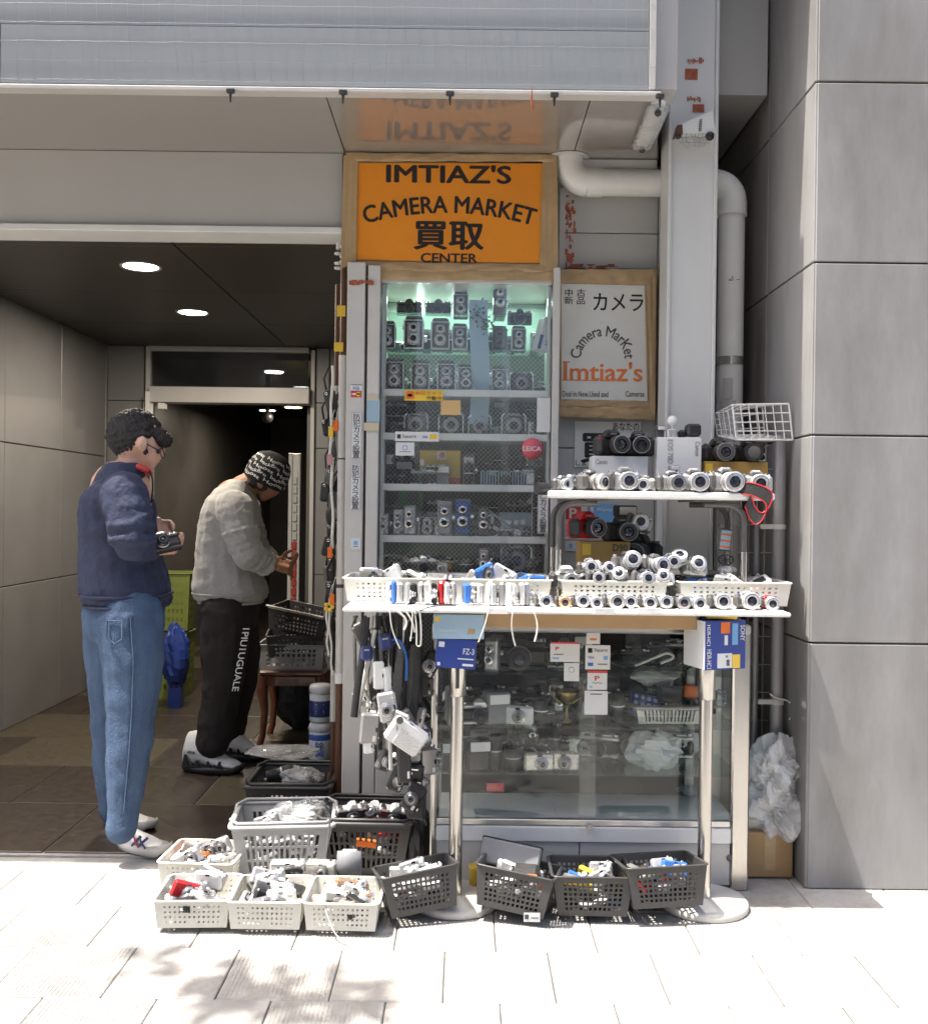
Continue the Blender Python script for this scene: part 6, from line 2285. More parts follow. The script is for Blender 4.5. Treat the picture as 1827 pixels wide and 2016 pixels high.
# lens cameras along the right front edge
row = [(1068, 26, 'silver', 'silver'), (1110, 24, 'gold_pl', 'gold_pl'), (1142, 26, 'silver', 'silver'), (1167, 25, 'silver', 'silver'), (1205, 31, 'silver', 'silver2'), (1237, 26, 'silver', 'silver'), (1275, 27, 'silver2', 'silver'), (1303, 26, 'silver', 'silver'), (1338, 27, 'dark_grey', 'silver_dark'), (1366, 27, 'silver', 'silver'), (1415, 31, 'silver_dark', 'silver'), (1470, 34, 'silver', 'silver'), (1513, 27, 'red_pl', 'silver')]
where_r = ['leftmost of the lens row on the table', 'copper one in the lens row on the table', 'third in the lens row right of the copper one', 'fourth in the lens row on the table', 'wide shiny one left of the middle of the lens row', 'sixth in the lens row beside the wide one', 'champagne one in the middle of the lens row', 'right of the champagne one in the lens row', 'dark one in the lens row on the table', 'silver one right of the dark one in the lens row', 'grey large barrelled one in the lens row', 'largest barrelled one in the lens row', 'red one at the right end of the lens row']
for k, (u, dpx, c, rg) in enumerate(row):
    r_ = dpx / 2 * 3.21 / FPX
    put(k_zoom(c, rg, .026, .040, .075, .052), 'zoom_camera', f"{COLOR[c]} zoom camera, {where_r[k]}", 'camera', (xat(u, 3.28, 1180), 3.285, zf), (R(rnd.uniform(-6, 3)), 0, rnd.uniform(-.12, .12)), 'zoom cameras along the table edge', r_ / .026)
# silver cameras in the baskets, lens up front
up = [(1112, 1128, 60, 'dslr', 'silver', 'silver', 'chunky silver camera with a black top in the basket right of the shop window'), (1163, 1118, 26, 'zoom', 'white_pl', 'silver', 'white zoom camera stacked above another near the middle of the table'), (1176, 1138, 24, 'zoom', 'black_pl', 'silver', 'small black lensed zoom camera under the white one'),
      (1190, 1125, 24, 'zoom', 'silver', 'silver', 'silver ringed zoom camera right of the white one'), (1238, 1110, 34, 'zoom', 'silver_dark', 'silver', 'large silver zoom camera lying in front of the gold carton'), (1283, 1114, 32, 'zoom', 'silver', 'silver', 'silver zoom camera with a wide bright ring in the table basket'),
      (1320, 1108, 26, 'zoom', 'silver', 'silver', 'tilted silver zoom camera behind the white barrel'), (1333, 1112, 30, 'zoom', 'white_pl', 'white_pl', 'white barrelled zoom camera pointing upward in the table basket'), (1364, 1118, 30, 'zoom', 'silver', 'silver', 'bright silver zoom camera at the right of the basket row'),
      (1218, 1138, 26, 'zoom', 'dark_grey', 'silver', 'half sunk zoom camera at the front of the basket right of middle'), (1262, 1140, 26, 'zoom', 'silver', 'silver', 'half sunk silver zoom camera beside the wide ringed one'), (1305, 1141, 26, 'zoom', 'silver2', 'silver', 'half sunk champagne zoom camera under the white barrel')]
for k, (u, v, dpx, kd, c, rg, lab) in enumerate(up):
    D = 3.45 if v < 1130 else 3.40
    p = P(u, v, D)
    if kd == 'dslr':
        put(k_dslr(c, 'silver', .03, .05), 'reflex_camera', lab, 'camera', (p.x, D - .02, ZT + .045), (0, 0, .1), None, .85)
    else:
        sc_ = dpx / 2 * D / FPX / .030
        put(k_zoom(c, rg), 'zoom_camera', lab, 'camera', (p.x, D, p.z - .031 * sc_), (R(rnd.uniform(-30, -5) if 'upward' not in lab else -50), rnd.uniform(-.2, .2), rnd.uniform(-.3, .3)), None, sc_)
for k, (u, v, c, lab) in enumerate(((1255, 1095, 'black_matte', 'dark camera bag lump behind the silver zoom cameras'), (1325, 1085, 'black_matte', 'black reflex with its strap heaped under the shelf by the column'), (1395, 1128, 'black_pl', 'flat black camera kit at the right of the table baskets'))):
    p = P(u, v, 3.6)
    if k == 1:
        put(k_dslr(), 'reflex_camera', lab, 'camera', (p.x, 3.58, ZT + .075), (R(15), 0, -.3), None, 1.0)
        b = MB().mat(M['strap_black']); crumple(b, (p.x + .0, 3.60, ZT + .10), .10, .06, .045, 4, 18, 10); tag(obj('camera_strap', b), 'crumpled black strap heaped round the reflex by the column', 'strap')
    elif k == 0:
        b = MB().mat(M['black_matte']); crumple(b, (p.x, 3.60, ZT + .10), .07, .06, .04, 8, 18, 10); tag(obj('camera_bag', b), lab, 'bag')
    else:
        b = MB().mat(M['dark_grey']); b.rbox(p.x - .085, 3.5, ZT + .062, p.x + .085, 3.6, ZT + .09, .008); b.rbox(p.x - .05, 3.5, ZT + .091, p.x + .03, 3.58, ZT + .11, .006); tag(obj('camera_kit', b), lab, 'camera kit')

# cords hanging from the table edge
def cord(lab, u0, v0, u1, v1, bow=6, loop=False, mk='strap_white', r=.004, y=3.145, v2=None):
    D = y
    a, c = P(u0, v0, D), P(u1, v1, D)
    top = Vector((a.x, YT0 + .02, ZT + .003))
    pts = [top + Vector((0, .03, .002)), top, Vector((a.x, D, ZT - .004))]
    n = 7
    for i in range(1, n + 1):
        q = Vector((a.x, D, ZT)).lerp(c, i / n)
        pts.append(q + Vector((bow * .0016 * math.sin(i / n * 3.1), 0, 0)))
    if loop:
        for i in range(n, -1, -1):
            q = Vector((a.x + .012, D, ZT)).lerp(c + Vector((.010, 0, 0)), i / n)
            pts.append(q + Vector((bow * .0016 * math.sin(i / n * 3.1) + .004, -.003, 0)))
    return strap('hanging_cord', lab, pts, mk, r, (1, .55), 'cord')
for (lab, u0, v0, u1, v1, bow, lp) in (('wide white cord looping down at the far left under the table', 768, 1200, 788, 1277, -6, False), ('thin curled white cord beside the wide one at the left', 775, 1200, 795, 1240, 14, False), ('pale cord ending in a plastic clip at the left', 795, 1200, 816, 1245, 5, False),
                                       ('long white loop of cord hanging left of the pale carton', 816, 1200, 820, 1272, 2, True), ('grey cord hanging just left of the pale carton', 812, 1200, 808, 1262, 2, False), ('pale cord slanting down right of the pale carton', 962, 1205, 942, 1264, 2, False),
                                       ('white cord lit orange at its tip over the big reflex', 1010, 1200, 1015, 1272, -5, False), ('short white cord with a round end right of the lit one', 1050, 1200, 1052, 1263, 7, False)):
    cord(lab, u0, v0, u1, v1, bow, lp)
strap('hanging_cord', 'black cable drooping across the table edge above the pale carton', [(xat(800, 3.15, 1230), 3.15, zat(1228, 3.15)), (xat(826, 3.15), 3.14, zat(1205, 3.15)), (xat(850, 3.15), 3.15, ZT + .01), (xat(900, 3.2), 3.2, ZT + .006)], 'dark_grey', .0025, (1, 1), 'cable')

# ------------------------------------------------------------------ cluster of cameras hung on straps at the left end of the table
hx = lambda u, v, D=3.27: tuple(P(u, v, D))
for k, (lab, pts, mk, r_) in enumerate((
        ('broad black neck strap at the left of the hanging cluster', [(722, 1215), (716, 1280), (704, 1350), (697, 1412)], 'strap_black', .012), ('white strap crossing the broad black one', [(738, 1240), (726, 1300), (712, 1360), (704, 1405)], 'strap_white', .008),
        ('dark grey wide strap in the middle of the hanging cluster', [(790, 1268), (786, 1320), (780, 1380), (778, 1402)], 'strap_grey', .016), ('grey wide strap slanting right in the hanging cluster', [(818, 1270), (808, 1340), (796, 1395), (788, 1425)], 'strap_grey', .016),
        ('black wide strap hanging at the right of the cluster', [(822, 1225), (824, 1300), (816, 1380), (812, 1432)], 'strap_black', .012), ('blue lanyard looped at the top of the hanging cluster', [(760, 1265), (785, 1255), (802, 1290), (800, 1340)], 'blue_pl', .005),
        ('second blue lanyard low in the hanging cluster', [(752, 1272), (770, 1268), (790, 1260)], 'navy_pl', .006), ('thin black strap by the left post in the cluster', [(744, 1215), (742, 1300), (746, 1380)], 'strap_black', .006), ('thin dark strap behind the white strap in the cluster', [(748, 1240), (752, 1320), (756, 1390)], 'strap_grey', .006))):
    strap('neck_strap', lab, [hx(u, v, 3.26 + .012 * (k % 4)) for u, v in pts], mk, r_, (1, .25))
hc = [(708, 1433, 'blue grey compact camera hanging in front at the left of the cluster', k_compact('silver_dark', 'mid_grey', .095, .06, .03, False), (0, R(95), .3), 1.05), (745, 1395, 'silver camera with a round lens hanging in the middle of the cluster', k_compact('silver', 'silver', .09, .055, .022), (.1, R(80), .2), 1.1),
      (770, 1420, 'small silver camera behind the grey straps in the cluster', k_compact('silver2', 'silver', .09, .055), (.0, R(110), -.3), 1.0), (715, 1470, 'white ended compact hanging lowest at the left of the cluster', k_compact('white_pl', 'silver', .06, .04, .02, False), (0, R(85), .2), .8),
      (790, 1432, 'black video camera hanging above the white device', k_compact('dark_grey', 'silver_dark', .09, .05, .03), (0, R(60), .3), 1.0), (735, 1330, 'white box shaped camera hung high in the cluster', k_compact('white_pl', 'silver', .10, .04, .02, False), (0, R(88), .2), .9),
      (757, 1350, 'white slim camera edge on beside the grey strap', k_compact('white_pl', 'silver', .13, .03, .02, False), (0, R(84), .8), .9), (782, 1500, 'black camera with a red dot hanging under the white device', k_compact('black_pl', 'dark_grey', .15, .05, .03, False, 'red_pl'), (0, R(88), .2), .9)]
for (u, v, lab, pr, rot, sc_) in hc:
    p = P(u, v, 3.22)
    put(pr, 'hung_camera', lab, 'camera', tuple(p), rot, None, sc_)
t = thing('white_device', 'large pale handheld device tilted in the hanging cluster', 'device', hx(800, 1448, 3.20), (0, R(35), .2))
b = MB().mat(M['white_pl']); b.rbox(-.065, -.012, -.045, .065, .012, .045, .01); obj('body', b, None, t)
b = MB().mat(M['silver']); b.rbox(-.03, -.014, -.04, .06, -.011, .012, .004); obj('panel', b, None, t)
b = MB().mat(M['dark_grey']); b.cyl((-.05, -.013, .03), (-.05, -.018, .03), .012, None, 14); obj('dial', b, None, t)
for (u, v, w, h, mk, lab) in ((722, 1285, 24, 30, 'navy_pl', 'navy pouch at the upper left of the hanging cluster'), (758, 1263, 26, 30, 'navy_pl', 'navy wrapped charger at the top of the hanging cluster'), (745, 1290, 20, 40, 'black_matte', 'black pouch between the straps at the top of the cluster'), (808, 1262, 40, 30, 'black_matte', 'black case behind the white loops at the top right'),
                              (775, 1340, 44, 60, 'black_matte', 'large black case deep in the hanging cluster'), (735, 1440, 30, 50, 'dark_grey', 'charcoal case under the silver camera in the cluster'), (815, 1350, 26, 70, 'leather', 'black leather case at the right of the cluster'), (815, 1480, 26, 40, 'silver_dark', 'grey metal camera low at the right of the cluster'), (818, 1520, 34, 34, 'black_pl', 'black boxy camera low beside the showcase post'),
                              (820, 1580, 36, 62, 'leather', 'black leather camera case hanging beside the black basket')):
    D = 3.34 if mk != 'navy_pl' else 3.27
    p = P(u, v, D)
    t = thing('camera_case', lab, 'case', tuple(p), (0, rnd.uniform(-.15, .15), rnd.uniform(-.3, .3)))
    ww, hh = w * D / FPX, h * D / FPX
    b = MB().mat(M[mk]); b.rbox(-ww / 2, -.02, -hh / 2, ww / 2, .025, hh / 2, .008); obj('pouch', b, None, t)
    b = MB().mat(M['strap_black']); b.tube([(-ww * .3, 0, hh * .48), (-ww * .2, 0, hh * .5 + .05), (ww * .2, 0, hh * .5 + .05), (ww * .3, 0, hh * .48)], .003, 5); obj('strap', b, None, t)
    b = MB().mat(M['chrome']); b.rbox(-ww * .2, -.0225, hh * .18, ww * .2, -.0195, hh * .28, .001); obj('clasp', b, None, t)

# the crowd of further pieces in the cluster
HC = [(700, 1255, 'strap_black'), (735, 1262, 'silver_dark'), (752, 1318, 'black_pl'), (724, 1345, 'strap_grey'), (768, 1362, 'silver'), (702, 1385, 'silver2'), (760, 1455, 'silver_dark'), (728, 1420, 'silver'), (792, 1398, 'black_matte'), (806, 1410, 'silver'),
      (775, 1290, 'black_matte'), (826, 1405, 'black_pl'), (798, 1475, 'silver_dark'), (768, 1485, 'black_pl'), (822, 1452, 'silver'), (812, 1540, 'silver'), (800, 1560, 'black_pl'), (832, 1300, 'black_matte'), (828, 1350, 'dark_grey'), (748, 1490, 'strap_grey'), (770, 1530, 'black_pl'), (826, 1500, 'silver_dark')]
for k, (u, v, mk) in enumerate(HC):
    D = 3.30 + .05 * (k % 4)
    nm = {'strap_black': 'black', 'strap_grey': 'grey', 'black_matte': 'matt black'}.get(mk) or COLOR[mk]
    lab = f"{nm} camera hung in the cluster under the table, {'high' if v < 1330 else 'midway' if v < 1440 else 'low'}, {'near the post' if u > 815 else 'right of middle' if u > 785 else 'near the wall' if u < 740 else 'in its middle'}"
    put(k_compact(mk if mk in COLOR else 'dark_grey', 'silver' if k % 2 else 'dark_grey', .085, .055, .03, k % 3 > 0), 'hung_camera', lab, 'camera', tuple(P(u, v, D)), (rnd.uniform(-.4, .4), R(90) + rnd.uniform(-.7, .7), rnd.uniform(-.7, .7)), 'cameras hung in the cluster under the table', rnd.uniform(.85, 1.15))
    strap('neck_strap', lab.replace('camera hung', 'strap of a camera hung').replace(' under the table', ''), [hx(u + rnd.uniform(-6, 6), 1212, D), hx(u + rnd.uniform(-10, 10), (1212 + v) / 2, D - .02), hx(u, v - 14, D)], rnd.choice(('strap_black', 'strap_black', 'strap_grey', 'strap_white')), rnd.uniform(.004, .009), (1, .3))['group'] = 'straps in the hanging cluster'

# ------------------------------------------------------------------ upper shelf with its tube frame
YU0, YU1 = 3.42, 3.73
ZU = zat(968, YU0, 1300)
UX0, UX1 = xat(1079, YU0, 968), xat(1526, YU0, 968)
US = thing('upper_shelf', 'white shelf board on a bent tube frame above the table', 'shelf', ((UX0 + UX1) / 2, YU0, ZT))
b = MB().mat(M['white_pl']); b.rbox(UX0, YU0, ZU - .026, UX1, YU1, ZU, .006); child(US, 'board', b)
for (ua, ub) in ((1100, 1175), (1465, 1385)):
    for D in (3.46, 3.68):
        x0, x1 = xat(ua, 3.46), xat(ub, 3.46)
        s_ = 1 if x1 > x0 else -1
        z0, z1 = ZT + .001, ZU - .042
        r0 = .06
        pts = [(x0, D, z0), (x0, D, z1 - r0)] + [(x0 + s_ * r0 * (1 - math.cos(a * .2618)), D, z1 - r0 + r0 * math.sin(a * .2618)) for a in range(1, 7)] + [(x1, D, z1)]
        b = MB().mat(M['dark_grey']); b.tube(pts, .011, 10); child(US, 'tube_leg', b)
        b = MB().mat(M['steel']); b.cyl((x0, D, z0), (x0, D, z0 + .18), .0125, None, 12); child(US, 'sleeve', b)
    b = MB().mat(M['dark_grey']); b.rbox(x1 - .04, 3.44, ZU - .033, x1 + .04, 3.70, ZU - .0265, .002); child(US, 'clamp_plate', b)
zu = ZU + .001
ur = [(1106, 24, 'zoom', 'silver', 'silver', 'small bright silver camera at the left end of the upper shelf', .35), (1128, 26, 'compact', 'silver', 'silver', 'thin silver camera edge on near the left of the upper shelf', 1.2), (1160, 34, 'zoom', 'silver_dark', 'silver2', 'grey zoom camera turned left on the upper shelf', .7), (1230, 36, 'bslr', 'silver', 'silver', 'silver blue bridge camera before the pale carton on the shelf', 0),
      (1272, 26, 'zoom', 'silver2', 'silver', 'small camera right of the silver blue bridge camera', -.4), (1322, 34, 'zoom', 'silver', 'silver_dark', 'silver camera with dark lens before the tall white carton', .1), (1366, 38, 'zoom', 'silver', 'silver', 'silver camera with a wide ring right of the tall white carton', .0), (1428, 40, 'zoom', 'silver', 'silver', 'silver camera with the biggest lens before the gold carton', .1), (1491, 36, 'zoom', 'silver', 'silver', 'silver camera at the right end of the upper shelf', -.15)]
for (u, dpx, kd, c, rg, lab, rz) in ur:
    x = xat(u, 3.47, 960)
    if kd == 'compact':
        put(k_compact(c, rg), 'compact_camera', lab, 'camera', (x, 3.50, zu), (0, 0, rz))
    elif kd == 'bslr':
        put(k_zoom('silver', 'silver', .034, .05, .12, .09), 'bridge_camera', lab, 'camera', (x, 3.50, zu), (0, 0, rz), None, .95)
    else:
        sc_ = dpx / 2 * 3.44 / FPX / .030
        put(k_zoom(c, rg), 'zoom_camera', lab, 'camera', (x, 3.50, zu), (0, 0, rz), None, sc_)
put(k_flash('silver_dark'), 'flash_unit', 'grey viewfinder box standing behind the dark lensed silver camera', 'flash', (xat(1325, 3.55, 930), 3.55, zu + .05), (0, 0, .2), None, .5)
c1 = carton('pale_carton', 'pale grey camera carton on the upper shelf at the left', 1166, 898, 1275, 962, 3.60, .10, M['paper'], [('lettering', 'canon', .06, .1, .26, .25, 'silver_dark')])
c2 = carton('white_carton', 'tall white camera carton with grey lettering on the upper shelf', 1293, 861, 1380, 961, 3.58, .10, M['paper'], [('lettering', 'v:eos', .24, .05, .36, .52, 'silver_dark'), ('lettering', 'v:canon', .86, .08, .96, .36, 'silver_dark')])
c3 = carton('gold_carton', 'gold brown camera carton at the right of the upper shelf', 1386, 909, 1511, 961, 3.60, .10, M['gold_box'], [('yellow_square', None, .015, .08, .13, .5, 'yellow_ink')])
ztp = lambda v, D: zat(v, D, 1300) + .001
put(k_dslr(accent='red_pl'), 'reflex_camera', 'black reflex with a red accent, left of two on the pale carton', 'camera', (xat(1203, 3.63, 890), 3.65, ztp(898, 3.60)), (0, 0, .25), None, .98)
put(k_dslr(), 'reflex_camera', 'black reflex, right of two on the pale carton', 'camera', (xat(1256, 3.63, 890), 3.65, ztp(898, 3.60)), (0, 0, -.1), None, .95)
put(k_dslr(ring='dark_grey', r=.037), 'reflex_camera', 'black reflex with a large open lens on the gold carton', 'camera', (xat(1415, 3.63, 890), 3.66, ztp(909, 3.60)), (0, 0, .05), None, .92)
put(k_dslr(cap=True, r=.037), 'reflex_camera', 'black reflex with a lens cap on the gold carton', 'camera', (xat(1476, 3.63, 890), 3.66, ztp(909, 3.60)), (0, 0, -.1), None, .92)
t = thing('ring_adapter', 'small silver ring lying at the right end of the gold carton', 'ring', (xat(1501, 3.60, 893), 3.62, ztp(909, 3.6) + .02))
b = MB().mat(M['silver']); b.lathe([(.013, 0), (.018, 0), (.018, .006), (.013, .006), (.013, 0)], 18, Matrix.Rotation(R(80), 4, 'X')); obj('ring', b, None, t)
t = thing('shoe_finder', 'chrome accessory with a round white mirror on the tall white carton', 'finder', (xat(1322, 3.62, 850), 3.62, ztp(861, 3.58)))
b = MB().mat(M['silver']); b.rbox(-.018, -.015, 0, .018, .02, .032, .004); obj('body', b, None, t)
b = MB().mat(M['white_pl']); b.lathe([(0, 0), (.017, 0), (.019, .003), (0, .003)], 20, Matrix.Translation((0, -.005, .062)) @ Matrix.Rotation(R(90), 4, 'X')); b.rbox(-.003, -.006, .03, .003, -.002, .047, .001); obj('mirror', b, None, t)
t = thing('mono_finder', 'black viewing finder with a square hood on the tall white carton', 'finder', (xat(1362, 3.62, 850), 3.62, ztp(861, 3.58)))
b = MB().mat(M['black_pl']); b.rbox(-.022, -.02, .006, .030, .03, .052, .008); b.rbox(-.05, -.01, 0, -.02, .03, .03, .008); obj('body', b, None, t)
b = MB().mat(M['screen']); b.rbox(-.014, -.022, .014, .022, -.019, .044, .004); obj('eyepiece', b, None, t)
put(k_flash('dark_grey'), 'flash_unit', 'small grey flash at the left of the tall white carton', 'flash', (xat(1300, 3.62, 850), 3.64, ztp(861, 3.58)), (0, 0, .3), None, .5)
b = MB().mat(M['black_pl']); p = P(1068, 962, 3.45); b.cyl((p.x - .02, 3.45, p.z), (p.x + .02, 3.47, p.z), .022, None, 16)
tag(obj('loose_barrel', b), 'dark lens barrel sticking out at the left end of the shelf', 'lens')
# black strap with red piping draped over the right end
st = thing('red_edged_strap', 'black neck strap with red edges draped over the right end of the shelf', 'strap', hx(1470, 970, 3.40))
pth = [P(1432, 966, 3.44), P(1450, 961, 3.43), P(1478, 962, 3.415), P(1505, 972, 3.405), P(1517, 985, 3.40), P(1508, 1012, 3.40), P(1492, 1024, 3.405), P(1480, 1010, 3.41), P(1472, 985, 3.41)]
pp = [Vector(p) for p in pth]
for _ in range(2):
    q = [pp[0]]
    for a, c in zip(pp[:-1], pp[1:]):
        q += [a.lerp(c, .25), a.lerp(c, .75)]
    pp = q + [pp[-1]]
off = Vector((.010, 0, .020))
b = MB().mat(M['strap_black'])
b.add([tuple(p + off * s_) for p in pp for s_ in (-1, 1)] + [tuple(p + off * s_ + Vector((0, .003, 0))) for p in pp for s_ in (-1, 1)],
      [(2 * i, 2 * i + 1, 2 * i + 3, 2 * i + 2) for i in range(len(pp) - 1)] + [(2 * len(pp) + 2 * i, 2 * len(pp) + 2 * i + 2, 2 * len(pp) + 2 * i + 3, 2 * len(pp) + 2 * i + 1) for i in range(len(pp) - 1)])
child(st, 'webbing', b)
for s_ in (-1, 1):
    b = MB().mat(M['red_pl']); b.tube([p + off * s_ for p in pp], .0022, 5); child(st, 'red_edge', b)
# things under the upper shelf
put(k_dslr('red_pl', 'black_pl', .034, .06), 'reflex_camera', 'red reflex camera with a black lens under the upper shelf', 'camera', xyz(1150, 3.58, zat(1057, 3.58)), (0, 0, .45), None, 1.0)
put(k_dslr(), 'reflex_camera', 'black reflex with a bright lens ring right of the red one', 'camera', xyz(1222, 3.60, zat(1064, 3.6)), (0, 0, .05), None, 1.0)
put(k_zoom('silver_dark', 'silver', .034, .03), 'zoom_camera', 'camera with a large silver lens above the black reflexes', 'camera', xyz(1254, 3.58, zat(1040, 3.58)), (R(-15), .3, -.3), None, .85)
put(k_dslr(), 'reflex_camera', 'black reflex set upright in the shade beside the gold carton', 'camera', xyz(1258, 3.66, zat(1112, 3.66)), (0, R(0), -.5), None, 1.25)
put(k_flash(), 'flash_unit', 'black flash unit rising behind the black reflexes', 'flash', xyz(1228, 3.66, zat(1045, 3.66)), (0, 0, .2), None, 1.1)
carton('gold_carton', 'worn gold brown carton with a yellow square under the red reflex', 1141, 1066, 1240, 1130, 3.56, .12, M['gold_box'], [('yellow_square', None, .05, .08, .22, .42, 'yellow_ink'), ('lettering', 'd90', .66, .08, .94, .3, 'ink_soft')])
# pendant card and little fan hung under the shelf at the right
t = thing('pendant_card', 'small framed card with orange stripes hung under the shelf', 'card', hx(1427, 1063, 3.5), (0, .12, .2))
b = MB().mat(M['dark_grey']); b.rbox(-.024, -.004, -.04, .024, .006, .04, .005); obj('frame', b, None, t)
b = MB().mat(M['pale_blue_box']); b.rbox(-.019, -.0052, -.034, .019, -.0038, .034, .001); obj('print', b, None, t)
for k in range(3):
    b = MB().mat(M['orange_pl']); b.box(-.019, -.0058, -.028 + k * .022, .019, -.0054, -.022 + k * .022); obj('stripe', b, None, t)
b = MB().mat(M['strap_black']); b.tube([(0, 0, .04), (.002, 0, .13)], .002, 5); obj('cord', b, None, t)
t = thing('toy_fan', 'small black fan hanging under the striped card', 'fan', hx(1428, 1102, 3.5))
b = MB().mat(M['black_pl'])
for k in range(9):
    b.tube([(0, -.006, 0), (.026 * math.cos(k * .698), -.003, .018 * math.sin(k * .698))], .0012, 4)
obj('grille', b, None, t)
b = MB().mat(M['black_pl']); b.lathe([(.024, 0), (.028, 0), (.028, .006), (.024, .006), (.024, 0)], 20, Matrix.Rotation(R(90), 4, 'X') @ Matrix.Diagonal((1, .7, 1, 1))); obj('rim', b, None, t)
b = MB().mat(M['silver']); crumple(b, hx(1430, 1123, 3.5), .035, .03, .018, 6, 16, 9, .1); tag(obj('silver_cap', b), 'pale folded cap under the small fan on the table', 'cap')

# ------------------------------------------------------------------ right side: wire rack, wire basket, grey pipes, wrapped goods
YL = 3.84
LX0, LX1 = xat(1412, YL), xat(1521, YL)
ln = thing('wire_lattice', 'upright grey wire lattice behind the right end of the table', 'rack', (LX0, YL, 0))
for k in range(8):
    x = LX0 + (LX1 - LX0) * k / 7
    b = MB().mat(M['alu_paint']); b.cyl((x, YL, .05), (x, YL, 1.58), .0022 if k % 7 else .004, None, 6); child(ln, 'upright_wire', b)
for k in range(15):
    z = .06 + k * .108
    b = MB().mat(M['alu_paint']); b.cyl((LX0, YL - .005, z), (LX1, YL - .005, z), .0022, None, 6); child(ln, 'cross_wire', b)
wb_ = thing('wire_basket', 'empty white wire basket hung on the lattice above the shelf', 'basket', hx(1500, 866, 3.6))
fu = [P(1441, 797, 3.58), P(1552, 795, 3.58), P(1560, 866, 3.58), P(1449, 866, 3.58)]
bu = [P(1405, 815, 3.82), P(1500, 800, 3.82), P(1505, 856, 3.82), P(1412, 858, 3.82)]
def wire(a, c, r_=.0022):
    b = MB().mat(M['white_pl']); b.cyl(tuple(a), tuple(c), r_, None, 6); child(wb_, 'wire', b)
for q in (fu, bu):
    for i in range(4):
        wire(q[i], q[(i + 1) % 4], .0035)
for i in range(4):
    wire(fu[i], bu[i])
for i in range(1, 7):
    a = i / 7
    wire(fu[0].lerp(fu[1], a), fu[3].lerp(fu[2], a)); wire(fu[3].lerp(fu[2], a), bu[3].lerp(bu[2], a)); wire(bu[0].lerp(bu[1], a), bu[3].lerp(bu[2], a))
    wire(fu[0].lerp(fu[1], a), bu[0].lerp(bu[1], a))
for i in range(1, 4):
    a = i / 4
    wire(fu[0].lerp(fu[3], a), fu[1].lerp(fu[2], a)); wire(bu[0].lerp(bu[3], a), bu[1].lerp(bu[2], a)); wire(fu[3].lerp(bu[3], a), fu[2].lerp(bu[2], a)); wire(fu[0].lerp(bu[0], a), fu[3].lerp(bu[3], a))
gp = thing('grey_pipe', 'grey steel service pipe with clamps at the right edge', 'pipe', (xat(1533, 3.62), 3.62, 0))
b = MB().mat(M['grey_pipe']); b.cyl((0, 0, 0), (0, 0, 1.56), .0225, None, 16); b.ball((0, 0, 1.56), .0225, 16, 6); obj('tube', b, None, gp)
for v in (1037, 1381):
    z = zat(v, 3.62, 1530)
    b = MB().mat(M['alu_paint']); b.cyl((0, 0, z - .009), (0, 0, z + .009), .026, None, 16); b.rbox(-.07, -.012, z - .009, -.02, .006, z + .009, .002); obj('clamp', b, None, gp)
b = MB().mat(M['grey_pipe']); x = xat(1490, 3.70); b.cyl((x, 3.70, 0), (x, 3.70, 1.30), .012, None, 12); tag(obj('thin_pipe', b), 'thin grey pipe standing left of the grey service pipe', 'pipe')
strap('tie_cord', 'pale cord knotted round the grey pipe with loose ends', [hx(1515, 1366, 3.59), hx(1528, 1375, 3.59), hx(1548, 1378, 3.59), hx(1560, 1388, 3.59), hx(1562, 1400, 3.59), hx(1553, 1417, 3.59)], 'strap_white', .0025, (1, 1), 'cord')
bx_ = thing('cardboard_box', 'brown cardboard box under the bubble wrap at the right edge', 'box', hx(1525, 1725, 3.5))
b = MB().mat(M['cardboard']); b.rbox(xat(1479, 3.5), 3.50, .004, XN - .012, 3.74, zat(1632, 3.5), .004); child(bx_, 'carton', b)
b = MB().mat(M['tape']); x = xat(1524, 3.5); b.rbox(x - .02, 3.4988, .03, x + .02, 3.4998, zat(1636, 3.5), .0003); child(bx_, 'tape_strip', b)
M['wrap'] = glass('cloudy bubble wrap', (.97, .98, .99), 2.2, .62, .12)
M['wrap'].node_tree.nodes['Diffuse BSDF'].inputs[0].default_value = (.86, .87, .88, 1)
for k, (u, v, sx, sz, sd) in enumerate(((1524, 1590, .105, .115, 21), (1528, 1520, .10, .11, 22))):
    p = P(u, v, 3.55)
    b = MB().mat(M['wrap']); crumple(b, tuple(p), sx, .085, sz, sd, 56, 38, .26)
    tag(obj('plastic_wrap', b), ('bulky cloudy plastic wrap stuffed on the cardboard box', 'crinkled clear plastic bag above the cloudy wrap')[k], 'plastic wrap')
# ------------------------------------------------------------------ baskets on the ground
cs = ['silver', 'silver', 'silver2', 'silver_dark', 'white_pl', 'silver', 'black_pl']
BK = []
def fill(where, loc, rot, w, d, z0, z1, n, cols, seed):
    heap('the ' + where, None, w * .92, d * .92, z0, z1, n, cols, seed, M4=Matrix.Translation(loc) @ Euler(rot).to_matrix().to_4x4())
yw = 3.10
for k, (u, nm, cols, n) in enumerate(((387, 'cream basket at the far left', cs + cs + ['red_pl'], 24), (531, 'middle cream basket', cs + cs + ['blue_pl', 'white_pl'], 24), (678, 'right hand cream basket', cs + ['white_pl', 'silver', 'gold_pl'], 24))):
    loc = (xat(u, 3.07, 1838), yw - .004 * k, .016)
    rot = (0, 0, (.05, .0, -.02)[k])
    basket('cream_basket', f"cream basket of compact cameras, {('leftmost of the front row', 'second from left in the front row', 'third from left, white cord over its edge')[k]}", 'basket', loc, .224, .215, .085, 'basket_white', rot, 'holes', 'cream baskets on the paving', .93, 12, 4, .42)
    fill(nm, loc, rot, .224, .215, .025, .075, n, cols, 20 + k)
loc = (xat(405, 3.42, 1700), 3.42, .016)
